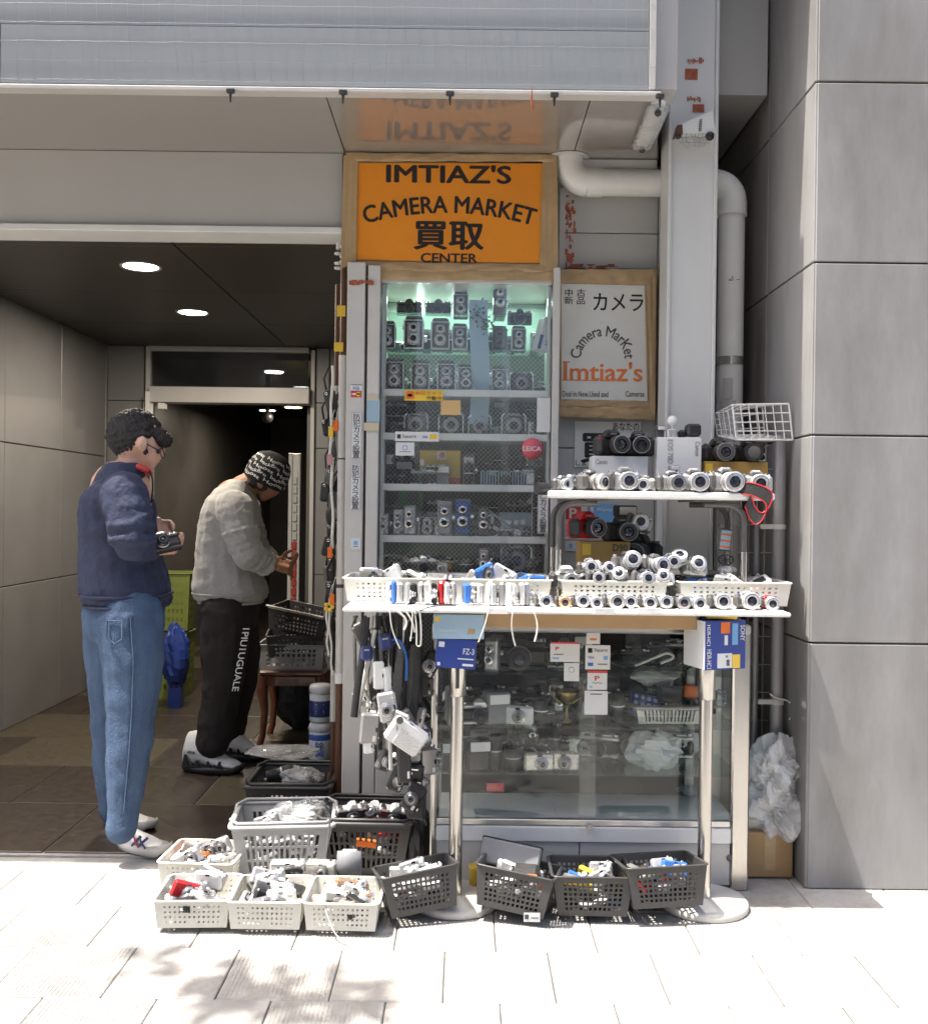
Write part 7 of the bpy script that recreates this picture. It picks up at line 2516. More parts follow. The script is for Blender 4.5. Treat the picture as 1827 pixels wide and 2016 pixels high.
basket('cream_basket', 'cream holed basket of compact cameras behind the front row by the grey basket', 'basket', loc, .25, .23, .085, 'basket_white', (0, 0, -.06), 'holes', 'cream baskets on the paving', .93, 12, 4, .42)
fill('cream basket behind the front row', loc, (0, 0, -.06), .25, .23, .025, .07, 22, cs + ['orange_pl', 'dark_grey'], 31)
strap('wrist_strap', 'white wrist strap hanging over the front of the third cream basket', [(xat(640, 2.97), 3.05, .105), (xat(645, 2.97), 2.985, .10), (xat(660, 2.97), 2.965, .05), (xat(672, 2.95), 2.95, .018), (xat(690, 2.93), 2.925, .014)], 'strap_white', .0035, (1, .5))
strap('camera_strap', 'black strap lying over the back of the middle cream basket', [(xat(535, 3.2), 3.18, .10), (xat(560, 3.2), 3.2, .115), (xat(590, 3.2), 3.22, .118), (xat(600, 3.2), 3.24, .10)], 'strap_black', .007, (1, .4))
p_ = xyz(700, 3.02, .10)
b = MB().mat(M['black_pl']); b.rbox(-.03, -.012, -.006, .03, .012, .006, .003); tag(obj('battery_door', b, None, None, p_, (.1, .3, -.5)), 'small black slab lying on the third cream basket', 'battery')
# charcoal baskets leaning at the posts
bb = ['silver', 'silver', 'white_pl', 'silver2', 'black_pl', 'silver_dark', 'silver']
for k, (u, v, D, w, d, h, rot, z, nm, lab, cols, n) in enumerate((
        (824, 1822, 3.15, .24, .20, .125, (R(-10), R(-7), R(14)), .03, 'charcoal basket left of the left post', 'charcoal basket tilted against the left steel post', bb + bb + ['orange_pl'], 20),
        (1014, 1820, 3.17, .245, .21, .125, (R(-8), R(7), R(-13)), .03, 'charcoal basket right of the left post', 'charcoal basket with a paper tag tilted right of the left post', bb + ['blue_pl', 'orange_pl', 'red_pl'], 20),
        (1166, 1818, 3.20, .25, .22, .125, (R(-3), 0, R(-1)), .018, 'level charcoal basket in the middle', 'level charcoal basket between the tilted tagged one and the right post', bb + ['blue_pl', 'yellow_pl'], 20),
        (1308, 1812, 3.185, .255, .23, .125, (R(-9), R(-2), R(5)), .045, 'charcoal basket at the right post', 'charcoal basket propped on the foot of the right post', bb + ['blue_pl', 'red_pl'], 20))):
    loc = (xat(u, D - .08, 1820), D, z)
    basket('charcoal_basket', lab, 'basket', loc, w, d, h, 'basket_black', rot, 'grid', 'charcoal baskets on the paving', .86, 12, 6, .60)
    fill(nm, loc, rot, w * .9, d * .9, .03, .085, n, cols, 40 + k)
note('paper_tag', 'white printed paper tag on the tilted charcoal basket', 'tag', 1031, 1797, 1063, 1815, 3.045, M['paper'], .001, [('mark', None, .06, .2, .3, .7, 'ink_soft'), ('line', None, .45, .5, .9, .6, 'ink_soft')])
t = thing('tablet_case', 'pale grey case standing in the tagged charcoal basket', 'case', (xat(1015, 3.24), 3.25, .15), (R(-22), R(7), R(-13)))
b = MB().mat(M['mid_grey']); b.rbox(-.105, -.006, -.03, .095, .006, .05, .006); obj('body', b, None, t)
b = MB().mat(M['black_pl']); b.rbox(-.108, .0065, -.03, .098, .014, .055, .004); obj('back_cover', b, None, t)
t = thing('orange_pouch', 'black and orange pouch in the tagged charcoal basket', 'pouch', (xat(1045, 3.12), 3.15, .135), (.2, 0, -.2))
b = MB().mat(M['black_matte']); b.rbox(-.045, -.025, 0, .045, .03, .028, .012); obj('body', b, None, t)
b = MB().mat(M['orange_pl']); b.rbox(-.036, -.028, -.002, .042, -.02, .018, .004); obj('orange_side', b, None, t)
for (u, v, lab, mk) in ((1285, 1742, 'bright blue packet at the back of the basket at the right post', 'sky_ink'), (1200, 1778, 'blue packet at the front of the level charcoal basket', 'blue_pl')):
    p = P(u, v, 3.2)
    b = MB().mat(M[mk]); b.rbox(-.035, -.012, -.006, .035, .012, .008, .003); tag(obj('blue_packet', b, None, None, tuple(p), (.3, 0, .05)), lab, 'packet')
# big shopping baskets
for (u0, u1, D, w, d, h, mk, rz, nm, lab, cols, n) in (
        (480, 622, 3.55, .345, .29, .19, 'basket_grey', .10, 'grey shopping basket', 'grey slotted shopping basket of bagged bits behind the cream baskets', ['silver', 'white_pl', 'silver_dark', 'silver2', 'mid_grey'], 22),
        (640, 800, 3.60, .335, .30, .19, 'basket_black', -.03, 'black shopping basket', 'black slotted shopping basket of film cameras beside the grey one', ['silver', 'silver', 'black_pl', 'silver_dark', 'red_pl', 'white_pl'], 22),
        (500, 640, 4.06, .33, .36, .19, 'basket_black', .0, 'rear black basket', 'black slotted basket of lenses behind the grey shopping basket', ['black_pl', 'dark_grey', 'black_matte', 'silver_dark'], 12)):
    loc = (xat((u0 + u1) / 2, D - .1, 1680), D, .003)
    basket('shopping_basket', lab, 'basket', loc, w, d, h, mk, (0, 0, rz), 'slots', 'slotted shopping baskets on the ground', .80, 13, 3, .55, True)
    fill(nm, loc, (0, 0, rz), w * .8, d * .8, .03, .12 if D < 4 else .10, n, cols, 60 + int(D * 10))
    fill(nm, loc, (0, 0, rz), w * .8, d * .8, .09, .15, 9, cols, 70 + int(D * 10))
for (u, v, D, sx, sz, sd, lab) in ((575, 1610, 3.58, .10, .05, 31, 'clear plastic bag of bits on top of the grey shopping basket'), (610, 1600, 3.62, .07, .045, 33, 'second clear bag at the right of the grey shopping basket'), (590, 1530, 4.02, .09, .04, 35, 'clear plastic bag on the lenses in the rear black basket'),
                                   (560, 1480, 4.5, .16, .025, 37, 'clear crinkled bags on the floor behind the rear black basket')):
    b = MB().mat(M['bag_plastic']); p = P(u, v, D); crumple(b, tuple(p), sx, sx * .7, sz, sd, 26, 16, .16); tag(obj('plastic_bag', b), lab, 'bag')
for k, (u, v, lab) in enumerate(((525, 1530, 'front black zoom lens lying in the rear black basket'), (520, 1545, 'second black zoom lens lying in the rear black basket'))):
    p = P(u, v, 4.02); put(k_lens(.11, .03), 'camera_lens', lab, 'lens', tuple(p), (0, R(80), .2 + k * .5))
for k, (u, v, c, lab, rot) in enumerate(((690, 1612, 'silver', 'shiny silver film camera at the left of the black shopping basket', (.5, 0, .4)), (730, 1618, 'silver', 'silver film camera in the middle of the black shopping basket', (-.6, .1, -.3)), (772, 1610, 'silver', 'film camera with two round rings at the right of the black basket', (.7, .2, .2)))):
    p = P(u, v, 3.55); put(k_slr(c, 'leather', .025, .03), 'film_camera', lab, 'camera', tuple(p), rot, None, .9)
b = MB().mat(M['orange_pl']); p = P(722, 1660, 3.47); b.rbox(-.04, -.01, -.014, .04, .012, .014, .006); tag(obj('orange_packet', b, None, None, tuple(p), (0, .1, 0)), 'orange red packet showing through the black shopping basket', 'packet')
b = MB().mat(M['black_matte']); p = P(822, 1640, 3.50); crumple(b, (p.x, 3.52, .12), .05, .07, .12, 12, 18, 12, .08); tag(obj('black_bag', b), 'black camera bag between the black basket and the showcase', 'bag')
# cases before the shopping baskets
put(k_compact('silver', 'dark_grey', .115, .052, .04), 'compact_camera', 'long silver compact before the grey shopping basket', 'camera', xyz(567, 3.26, .02 + .06), (R(0), 0, .05))
put(k_compact('silver2', 'dark_grey', .10, .052, .04), 'compact_camera', 'second silver compact between the grey and black baskets', 'camera', xyz(633, 3.26, .02 + .06), (0, 0, -.05))
for (u, lab, w) in ((567, 'low cream tray under the long silver compact', .12), (633, 'low cream tray under the second silver compact', .12)):
    b = MB().mat(M['basket_white']); x = xat(u, 3.26); b.rbox(x - w / 2, 3.23, .0, x + w / 2, 3.31, .078, .006); tag(obj('cream_tray', b), lab, 'tray')
t = thing('grey_pouch', 'grey flap pouch standing before the black shopping basket', 'pouch', xyz(688, 3.27, .012), None, None)
b = MB().mat(M['mid_grey']); b.rbox(-.038, -.02, 0, .038, .02, .155, .016); obj('body', b, None, t)
b = MB().mat(M['mid_grey'])
b.loft([[(-.039, -.024, .155), (.039, -.024, .155), (.039, -.019, .156), (-.039, -.019, .156)], [(-.040, -.027, .10), (.040, -.027, .10), (.040, -.021, .10), (-.040, -.021, .10)], [(-.026, -.027, .072), (.026, -.027, .072), (.026, -.022, .072), (-.026, -.022, .072)]], True, True)
obj('flap', b, None, t)
strap('loose_cable', 'black cable hanging down between the grey and black baskets', [hx(650, 1610, 3.36), hx(646, 1660, 3.33), hx(640, 1700, 3.31), hx(655, 1725, 3.28)], 'dark_grey', .003, (1, 1), 'cable')
p = P(936, 1765, 3.33)
b = MB().mat(M['yellow_pl']); b.lathe([(0, 0), (.022, 0), (.022, .08), (.024, .082), (.024, .09), (0, .09)], 16, Matrix.Translation((p.x, 3.34, .005))); tag(obj('yellow_bottle', b), 'small yellow bottle behind the left post', 'bottle')

# ------------------------------------------------------------------ inside the entrance
zst = zat(1322, 5.4)
x0, x1 = xat(514, 5.35), xat(642, 5.35)
t = thing('wooden_stool', 'dark wooden stool with curved legs inside the entrance', 'stool', ((x0 + x1) / 2, 5.5, .002))
hw = (x1 - x0) / 2
b = MB().mat(M['wood']); b.rbox(-hw, -.17, zst - .03, hw, .17, zst, .010); obj('seat', b, None, t)
b = MB().mat(M['wood'])
b.rbox(-hw + .03, -.155, zst - .085, hw - .03, -.135, zst - .031, .004); b.rbox(-hw + .03, .135, zst - .085, hw - .03, .155, zst - .031, .004); obj('apron', b, None, t)
for sx in (-1, 1):
    for sy in (-1, 1):
        b = MB().mat(M['wood'])
        x, y = sx * (hw - .025), sy * .14
        b.tube([(x, y, zst - .031), (x + sx * .008, y, zst - .12), (x - sx * .006, y, .18), (x + sx * .004, y, .05), (x + sx * .02, y, .0)], [.030, .030, .020, .017, .019], 8)
        obj('leg', b, None, t)
xc = (x0 + x1) / 2
basket('grey_crate', 'pale grey gridded crate on the wooden stool', 'crate', (xc - .01, 5.5, zst + .002), .36, .27, .135, 'basket_grey', (0, 0, .02), 'grid', None, .93, 10, 4, .66)
for k, (dz, rz, ry, lab) in enumerate(((.08, .1, -.03, 'lower black gridded crate stacked on the pale crate'), (.20, -.25, .16, 'upper black gridded crate tilted on top of the stack'))):
    basket('black_crate', lab, 'crate', (xc + .02 + .02 * k, 5.5, zst + dz), .34, .26, .12, 'basket_black', (R(4), ry, rz), 'grid', 'black crates stacked on the stool', .92, 12, 4, .55)
b = MB().mat(M['basket_white']); b.rbox(-.17, -.128, 0, .17, -.118, .008, .002); tag(obj('crate_lid', b, None, None, (xc + .04, 5.49, zst + .325), (R(4), .16, -.25)), 'white edge strip on the tilted upper black crate', 'lid')
b = MB().mat(M['black_matte']); p = P(585, 1410, 5.7); crumple(b, (p.x, 5.75, .24), .16, .14, .22, 17, 20, 14, .12); tag(obj('black_sack', b), 'black sack on the floor behind the stool', 'sack')
b = MB().mat(M['black_pl']); xx = xat(633, 4.95); b.rbox(xx - .12, 4.88, .003, xx + .12, 5.12, .025, .005); tag(obj('floor_mat', b), 'flat black mat under the wipe canisters', 'mat')
for k, (z, lab, bm) in enumerate(((.026, 'lower white canister of disinfectant wipes with a blue label', 'sky_ink'), (.218, 'upper white canister of wipes with a dark blue label', 'navy_pl'))):
    t = thing('wipes_canister', lab, 'canister', (xx, 5.0, z), (0, 0, .1), None)
    b = MB().mat(M['white_pl']); b.lathe([(0, 0), (.052, 0), (.055, .004), (.055, .135), (.052, .14), (.0, .14)], 24); obj('body', b, None, t)
    b = MB().mat(M['white_pl']); b.lathe([(.053, .141), (.057, .143), (.057, .168), (.05, .182), (0, .184)], 24); obj('lid', b, None, t)
    b = MB().mat(M['blue_ink'] if k == 0 else M[bm]); b.lathe([(.0555, .100 if k == 0 else .025), (.0558, .101 if k == 0 else .026), (.0558, .128 if k == 0 else .105), (.0555, .129 if k == 0 else .106)], 24); obj('label_band', b, None, t)
    b = MB().mat(M['blue_ink'] if k == 0 else M['paper'])
    q = MB()
    if k == 0:
        text_fit(q, 'jokin', -.022, .02, .022, .095, 0)
    else:
        for zz in (.045, .055, .088):
            q.box(-.02, -.0003, zz, .02, .0003, zz + .004)
    b.add([(.0562 * math.sin(p[0] / .0562), -.0562 * math.cos(p[0] / .0562) + p[1], p[2]) for p in q.v], q.f); obj('lettering' if k == 0 else 'print_line', b, None, t)
M['lime'] = mat('lime green plastic', (.20, .24, .05), .5, var=.15)
basket('green_crate', 'yellow green crate inside the doorway behind the man in jeans', 'crate', (xat(338, 6.7), 6.7, .46), .30, .26, .38, 'lime', (0, 0, .1), 'grid', None, .9, 8, 5, .5)
basket('green_crate', 'lower yellow green crate under the first one inside the doorway', 'crate', (xat(330, 6.7), 6.7, .003), .32, .28, .44, 'lime', (0, 0, -.06), 'grid', None, .9, 8, 5, .5)
b = MB().mat(M['blue_box']); p = P(348, 1262, 6.35); crumple(b, (p.x, 6.35, .32), .09, .1, .2, 14, 18, 12, .14); b.box(p.x - .04, 6.31, 0.003, p.x + .04, 6.39, .2)
tag(obj('blue_sack', b), 'blue plastic sack on the floor inside the doorway', 'sack')
# ------------------------------------------------------------------ people: smooth bodies from lofted limbs joined in one skin
def organic(mb, voxel, smooth, mats, disp=0.0, size=.1):
    me = mb.mesh('form')
    o = bpy.data.objects.new('form', me)
    COL.objects.link(o)
    m = o.modifiers.new('r', 'REMESH')
    m.mode = 'VOXEL'
    m.voxel_size = voxel
    m.use_smooth_shade = True
    if disp:
        tx = bpy.data.textures.new('folds', 'CLOUDS')
        tx.noise_scale = size
        tx.noise_depth = 2
        d = o.modifiers.new('d', 'DISPLACE')
        d.texture = tx
        d.strength = disp
        d.mid_level = .5
        d.texture_coords = 'LOCAL'
    if smooth:
        s_ = o.modifiers.new('s', 'SMOOTH')
        s_.iterations = smooth
        s_.factor = .5
    dg = bpy.context.evaluated_depsgraph_get()
    dg.update()
    out = bpy.data.meshes.new_from_object(o.evaluated_get(dg))
    bpy.data.objects.remove(o)
    out.materials.clear()
    for q in mats:
        out.materials.append(q)
    out.polygons.foreach_set('use_smooth', [True] * len(out.polygons))
    return out


def limb(mb, pts, rs, n=14, sq=(1, 1)):
    pts = [Vector(p) for p in pts]
    mb.tube(pts, rs, n, True, sq)
    for p, r in zip(pts, rs):
        mb.ball(p, r * .985 * min(sq), 12, 8)


def hand(mb, wrist, d, n, size=1.0, curl=.9, thumb=1):
    """palm, four bent fingers and a thumb; d = direction of the hand, n = palm normal"""
    d, n = Vector(d).normalized(), Vector(n).normalized()
    s_ = d.cross(n).normalized()
    n = s_.cross(d)
    w = Vector(wrist)
    k = size
    for t in (.0, .25, .5, .75, 1.0):
        c = w + d * (.085 * k * t)
        for q in (-1.2, -.4, .4, 1.2):
            mb.ball(c + s_ * (q * .022 * k * (.75 + .3 * t)), .0135 * k, 8, 6)
    mb.tube([w - d * .03 * k, w + d * .09 * k], [.024 * k, .030 * k], 10, True, (.55, 1.25))
    for i, (off, L) in enumerate(((-1.35, .062), (-.45, .072), (.45, .070), (1.35, .056))):
        p = w + d * (.085 * k) + s_ * (off * .021 * k)
        a = .25
        pts = [p - d * .02 * k, p]
        for seg in (.45, .32, .25):
            a += curl * (.75 + .08 * i)
            dirv = d * math.cos(a) + n * math.sin(a)
            p = p + dirv * (L * seg * 1.1 * k)
            pts.append(p)
        mb.tube(pts, [.0092 * k, .0092 * k, .0088 * k, .008 * k, .0066 * k], 8)
        mb.ball(pts[-1], .0066 * k, 8, 6)
    p = w + d * .02 * k - s_ * (thumb * .028 * k)
    pts = [p, p + (d * .5 - s_ * thumb * .8 + n * .3).normalized() * .034 * k]
    pts.append(pts[-1] + (d * .9 - s_ * thumb * .1 + n * .55).normalized() * .030 * k)
    pts.append(pts[-1] + (d * .8 + s_ * thumb * .25 + n * .6).normalized() * .022 * k)
    mb.tube(pts, [.013 * k, .0115 * k, .010 * k, .0075 * k], 8)
    mb.ball(pts[-1], .0075 * k, 8, 6)


def ring_u(pf, v, uL, uR, hy, n=18, d=0.0, p=2.3):
    """cross-section seen from the side: spans uL..uR in the photograph at height v, half depth hy"""
    a, c = pf(uL, v, d), pf(uR, v, d)
    m, hx_ = (a + c) / 2, (c.x - a.x) / 2
    out = []
    for j in range(n):
        t = 2 * math.pi * j / n
        ct, st = math.cos(t), math.sin(t)
        f = (abs(ct) ** p + abs(st) ** p) ** (-1 / p)
        out.append((m.x + hx_ * ct * f, m.y + hy * st * f, m.z))
    return out


def shoe(name, par, heel, toe, ground, w, h_ank, white=True, ankle_back=.25, mk='white_pl', sole='black_pl', high=True):
    """sneaker from heel to toe (points on the ground), ankle opening near the heel"""
    heel, toe = Vector((heel.x, heel.y, ground)), Vector((toe.x, toe.y, ground))
    L = (toe - heel).length
    f = (toe - heel).normalized()
    s_ = Vector((-f.y, f.x, 0))
    prof = [(.0, .55, .62), (.06, .80, .95 if high else .75), (.22, .88, 1.0 if high else .72), (.38, .92, .85 if high else .62), (.52, .98, .55), (.70, 1.02, .38), (.86, .90, .30), (.97, .55, .20)]
    u_ = MB()
    rings = []
    for (t, ww, hh) in prof:
        c = heel + f * (L * t)
        W_, H = w * .5 * ww, h_ank * hh
        rr = []
        for j in range(14):
            a = 2 * math.pi * j / 14
            z = math.sin(a)
            rr.append(tuple(c + s_ * (W_ * math.cos(a) * (1 - .25 * max(0, z))) + Vector((0, 0, .022 + (H - .022) * (.5 + .5 * z)))))
        rings.append(rr)
    u_.loft(rings)
    o = obj(name, organic(u_, .007, 4, [M[mk]], .004, .05), None, par)
    so = MB()
    rings = []
    for z, g_ in ((.0, .96), (.018, 1.03), (.034, 1.0)):
        rr = []
        for j in range(26):
            a = 2 * math.pi * j / 26
            t = .5 + .5 * math.cos(a)
            ww = w * .5 * (1.0 if t < .75 else 1.02) * g_
            c = heel + f * (L * (.5 + .515 * math.cos(a) * g_))
            rr.append(tuple(c + s_ * (ww * (abs(math.sin(a)) ** .7) * (1 if math.sin(a) >= 0 else -1)) + Vector((0, 0, z + (.012 if t > .93 else 0)))))
        rings.append(rr)
    so.loft(rings)
    obj('sole', so, M[sole], o)
    return o, heel, f, s_, L


# ---- man in a grey sweatshirt, bent over something in his hands, seen from his right side
pB = lambda u, v, d=0.0: P(u, v, 4.95 + d)
b = MB()
b.ball(pB(527, 928), .094, 18, 12, (1.02, .80, .98))
b.ball(pB(529, 955), .066, 14, 10, (1, .88, 1))
limb(b, [pB(533, 958), pB(522, 972)], [.050, .036])
b.ball(pB(543, 963), .026, 10, 8, (1, .9, .9))
b.ball(pB(549, 967), .014, 10, 8, (1.1, .8, .8))
b.ball(pB(534, 976), .017, 10, 8, (1, 1.3, .6))
b.ball(pB(519, 979), .022, 10, 8)
for s_ in (-1, 1):
    b.ball(pB(513, 952, s_ * .078), .026, 10, 8, (.7, .35, 1.05))
limb(b, [pB(478, 962), pB(496, 950), pB(518, 945)], [.068, .060, .056])
limb(b, [pB(462, 985), pB(448, 1080), pB(440, 1175)], [.11, .13, .13], 16, (1, 1))
for s_, (sh, el, wr) in ((-1, ((462, 1000), (486, 1092), (534, 1110))), (1, ((476, 1000), (500, 1085), (545, 1106)))):
    limb(b, [pB(*sh, s_ * .19), pB(*el, s_ * .23), pB(*wr, s_ * .07)], [.055, .046, .03])
    hand(b, pB(wr[0] + 1, wr[1], s_ * .065), (1, -s_ * .25, -.25 if s_ < 0 else -.05), (0, -s_ * .75, -.6 if s_ < 0 else .6), .98, .62, s_)
for s_, pts in ((-1, ((440, 1185), (442, 1330), (415, 1470))), (1, ((455, 1185), (470, 1320), (462, 1450)))):
    limb(b, [pB(*q, s_ * (.10 + .03 * i)) for i, q in enumerate(pts)], [.085, .058, .042])
bodyB = obj('person', organic(b, .0062, 3, [M['skin_b']]), None)
tag(bodyB, 'man in grey sweatshirt, patterned black cap and dark trousers looking down at his hands', 'person')
fabric = mat('grey marl sweatshirt', (.37, .36, .345), .9, var=.10, scale=90, bump=.25, bscale=160, sheen=.3)
b = MB()
b.loft([ring_u(pB, *q) for q in ((1186, 398, 512, .155), (1176, 386, 524, .185), (1160, 381, 527, .195), (1140, 384, 520, .20), (1100, 389, 512, .20), (1050, 393, 510, .205), (1010, 400, 508, .215), (985, 410, 505, .205), (968, 424, 500, .17), (955, 441, 496, .12), (945, 460, 495, .085))])
for s_, pts in ((-1, ((462, 1002), (474, 1045), (488, 1090), (521, 1108))), (1, ((478, 1002), (490, 1045), (502, 1085), (528, 1104)))):
    ctr = [pB(*q, s_ * (.19 + (.03 if i in (1, 2) else -.06 if i == 3 else 0))) for i, q in enumerate(pts)]
    limb(b, ctr, [.094, .084, .076, .055])
    for k in range(9):
        t = k / 8
        if t < .5:
            c = ctr[1].lerp(ctr[2], t * 2)
            ax = (ctr[2] - ctr[1]).normalized()
        else:
            c = ctr[2].lerp(ctr[3], (t - .5) * 2)
            ax = (ctr[3] - ctr[2]).normalized()
        rr = .082 - .024 * t
        q = ax.orthogonal().normalized()
        q2 = ax.cross(q)
        tl = .25 * math.sin(k * 2.1)
        pts_ = [c + q * (rr * math.cos(a * .628)) + q2 * (rr * math.sin(a * .628)) + ax * (tl * rr * math.cos(a * .628 + k)) for a in range(10)]
        b.tube(pts_, .010, 6, False, closed=True)
obj('sweatshirt', organic(b, .0075, 1, [fabric], .014, .06), None, bodyB)
b = MB().mat(fabric)
for v_, (uL, uR, hy) in ((1184, (394, 516, .17)), (1166, (384, 526, .195))):
    b.tube(ring_u(pB, v_, uL, uR, hy, 30), .006, 6, False, closed=True)
obj('hem_band', b, None, bodyB)
trm = mat('dark brown trousers', (.018, .013, .012), .85, var=.25, scale=40, bump=.3, bscale=30)
b = MB()
b.loft([ring_u(pB, *q) for q in ((1168, 398, 512, .16), (1195, 393, 510, .175), (1225, 393, 505, .175), (1240, 398, 500, .165))])
for s_, pts in ((-1, ((444, 1200), (441, 1280), (441, 1340), (428, 1410), (420, 1462))), (1, ((458, 1200), (470, 1280), (468, 1340), (456, 1400), (450, 1440)))):
    limb(b, [pB(*q, s_ * (.09 + .012 * i)) for i, q in enumerate(pts)], [.125, .115, .100, .090, .085])
obj('trousers', organic(b, .009, 2, [trm], .022, .09), None, bodyB)
# lettering down the trouser leg
q = MB(); text_fit(q, 'pants', -.18, -.016, .18, .016, 0)
b = MB().mat(M['paper'])
a, c = pB(484, 1238, -.215), pB(462, 1362, -.222)
for p in q.v:
    t = (p[0] + .18) / .36
    w_ = a.lerp(c, t)
    b.v.append((w_.x + p[2] * 1.0, w_.y - .012 + p[1] + .05 * (.5 + abs(p[2]) * 4), w_.z))
b.f, b.m, b.s = list(q.f), [0] * len(q.f), [False] * len(q.f)
obj('lettering', b, None, bodyB)
capm = mat('black knit cap', (.012, .012, .012), .9, var=.3, scale=60, bump=.3, bscale=120)
axc = (pB(548, 893) - pB(516, 957)).normalized()
cc = pB(521, 946)
sd = Vector((0, 1, 0))
fw = axc.cross(sd) * -1
Mc = Matrix((( *[fw.x, sd.x, axc.x], cc.x), (fw.y, sd.y, axc.y, cc.y), (fw.z, sd.z, axc.z, cc.z), (0, 0, 0, 1)))
b = MB()
b.lathe([(.101, -.018), (.106, -.01), (.108, .02), (.108, .06), (.100, .095), (.080, .125), (.042, .147), (0, .152)], 26, Mc @ Matrix.Diagonal((1, .86, 1, 1)))
b.lathe([(.100, -.018), (.102, .06), (.04, .138), (0, .144)], 20, Mc @ Matrix.Diagonal((1, .86, 1, 1)))
cap_o = obj('cap', b, capm, bodyB)
# scrawled white script wrapped over the cap
b = MB().mat(M['paper'])
r = random.Random(9)
def on_cap(th, h):
    rr = .1095 * math.sqrt(max(.02, 1 - max(0, (h - .05) / .105) ** 2)) + .0016
    return Mc @ Vector((rr * math.cos(th), rr * .86 * math.sin(th), h))
for row_, key in ((.0, 'cap1'), (.026, 'cap2'), (.052, 'cap1'), (.078, 'cap2'), (.104, 'cap1')):
    for rep in range(4):
        q = MB(); text_fit(q, key, -.5, 0, .5, .016, 0)
        for f_ in q.f:
            pass
        o_ = len(b.v)
        off = -math.pi / 2 + (rep - 1.5) * 1.25 + row_ * 9
        for p in q.v:
            w_ = on_cap(off + p[0] * 1.05, row_ + p[2] + .003 * math.sin(p[0] * 9))
            b.v.append(tuple(w_ + Vector((0, p[1] * 5, 0))))
        for f_ in q.f:
            b.f.append(tuple(i + o_ for i in f_)); b.m.append(0); b.s.append(False)
obj('script_print', b, None, cap_o)
hairm = mat('dark greying hair', (.03, .028, .026), .8, var=.6, scale=120, bump=.6, bscale=200)
b = MB()
for s_ in (-1, 1):
    b.ball(pB(503, 945, s_ * .045), .038, 12, 8, (1.1, .9, 1.2))
    b.ball(pB(517, 957, s_ * .066), .022, 10, 8, (1.3, .5, 1.3))
obj('hair', organic(b, .006, 1, [hairm], .014, .02), None, bodyB)
for s_ in (-1, 1):
    e = MB().mat(M['ink']); e.ball(pB(545, 955, s_ * .03), .009, 8, 6); obj('eye', e, None, bodyB)
for (hu, hv, tu, tv, dd, D) in ((364, 1512, 483, 1510, -.02, -.11), (438, 1485, 527, 1482, .02, .14)):
    h0, t0 = G(hu, hv, 0), G(tu, tv, 0)
    yy = 4.95 + D
    h0, t0 = Vector((xat(hu, yy, hv), yy, 0)), Vector((xat(tu, yy, tv), yy - .05, 0))
    o, heel, f_, s__, L = shoe('sneaker', bodyB, h0, t0, .003, .125, .20)
    b = MB().mat(M['black_pl'])
    base = heel - s__ * .0655 + Vector((0, 0, .03))
    for k in range(8):
        x = .10 + k * .098
        hgt = .018 if k % 2 else .034
        if k == 0:
            hgt = .06
        c = base + f_ * (L * x)
        wq = f_ * (L * .055)
        y_ = s__ * (.004 if x < .75 else .012)
        pts = [c - wq + y_, c + wq + y_, c + wq * .15 + y_ + Vector((0, 0, hgt)), c - wq * .3 + y_ + Vector((0, 0, hgt))]
        b.add([tuple(p) for p in pts] + [tuple(p + s__ * .012) for p in pts], [(0, 1, 2, 3), (7, 6, 5, 4), (0, 4, 5, 1), (1, 5, 6, 2), (2, 6, 7, 3), (3, 7, 4, 0)])
    obj('zigzag_sole', b, None, o)
    if D < 0:
        b = MB().mat(M['ink'])
        c = heel + f_ * (L * .20) - s__ * .0565 + Vector((0, 0, .10))
        vs, fs, _ = _texts['fila']
        q = MB(); text_fit(q, 'fila', -.018, -.006, .018, .006, 0)
        b.add([tuple(c + f_ * p[0] + Vector((0, 0, p[2])) + s__ * p[1]) for p in q.v], q.f); obj('lettering', b, None, o)
b = MB().mat(M['chrome']); p = pB(542, 1106, -.01); b.rbox(p.x - .03, p.y - .02, p.z - .012, p.x + .02, p.y + .02, p.z + .012, .006)
tag(obj('small_camera', b), 'small metal camera held in the capped man\'s hands', 'camera')

# ---- man in a blue jacket and jeans at the left, head bowed over a camera in his hand
YA = 3.74
pA = lambda u, v, d=0.0: P(u, v, YA + d)
b = MB()
b.ball(pA(272, 866), .096, 18, 12, (1.0, .80, 1.02))
b.ball(pA(288, 890), .062, 14, 10, (1, .9, 1))
limb(b, [pA(296, 888), pA(292, 910)], [.048, .034])
b.ball(pA(311, 888), .028, 10, 8, (1, 1.2, 1))
b.ball(pA(316, 897), .014, 10, 8, (1.3, .8, .9))
b.ball(pA(303, 909), .016, 10, 8, (1, 1.3, .6))
b.ball(pA(293, 917), .020, 10, 8)
for s_ in (-1, 1):
    b.ball(pA(281, 874, s_ * .080), .027, 12, 8, (.75, .35, 1.15))
    b.ball(pA(277, 874, s_ * .092), .011, 8, 6, (1, .6, 1.5))
limb(b, [pA(240, 950), pA(256, 925), pA(275, 905)], [.072, .060, .056])
limb(b, [pA(238, 965), pA(240, 1080), pA(244, 1170)], [.115, .11, .09], 16)
for s_, (sh, el, wr) in ((-1, ((245, 970), (262, 1070), (298, 1088))), (1, ((250, 970), (280, 1060), (304, 1030)))):
    limb(b, [pA(*sh, s_ * .19), pA(*el, s_ * .21), pA(*wr, s_ * .09)], [.055, .046, .029])
hand(b, pA(299, 1088, -.09), (1, .25, .12), (0, .15, 1), .95, .55, -1)
hand(b, pA(304, 1028, .07), (.55, -.2, -.8), (.2, -1, .1), .95, .35, 1)
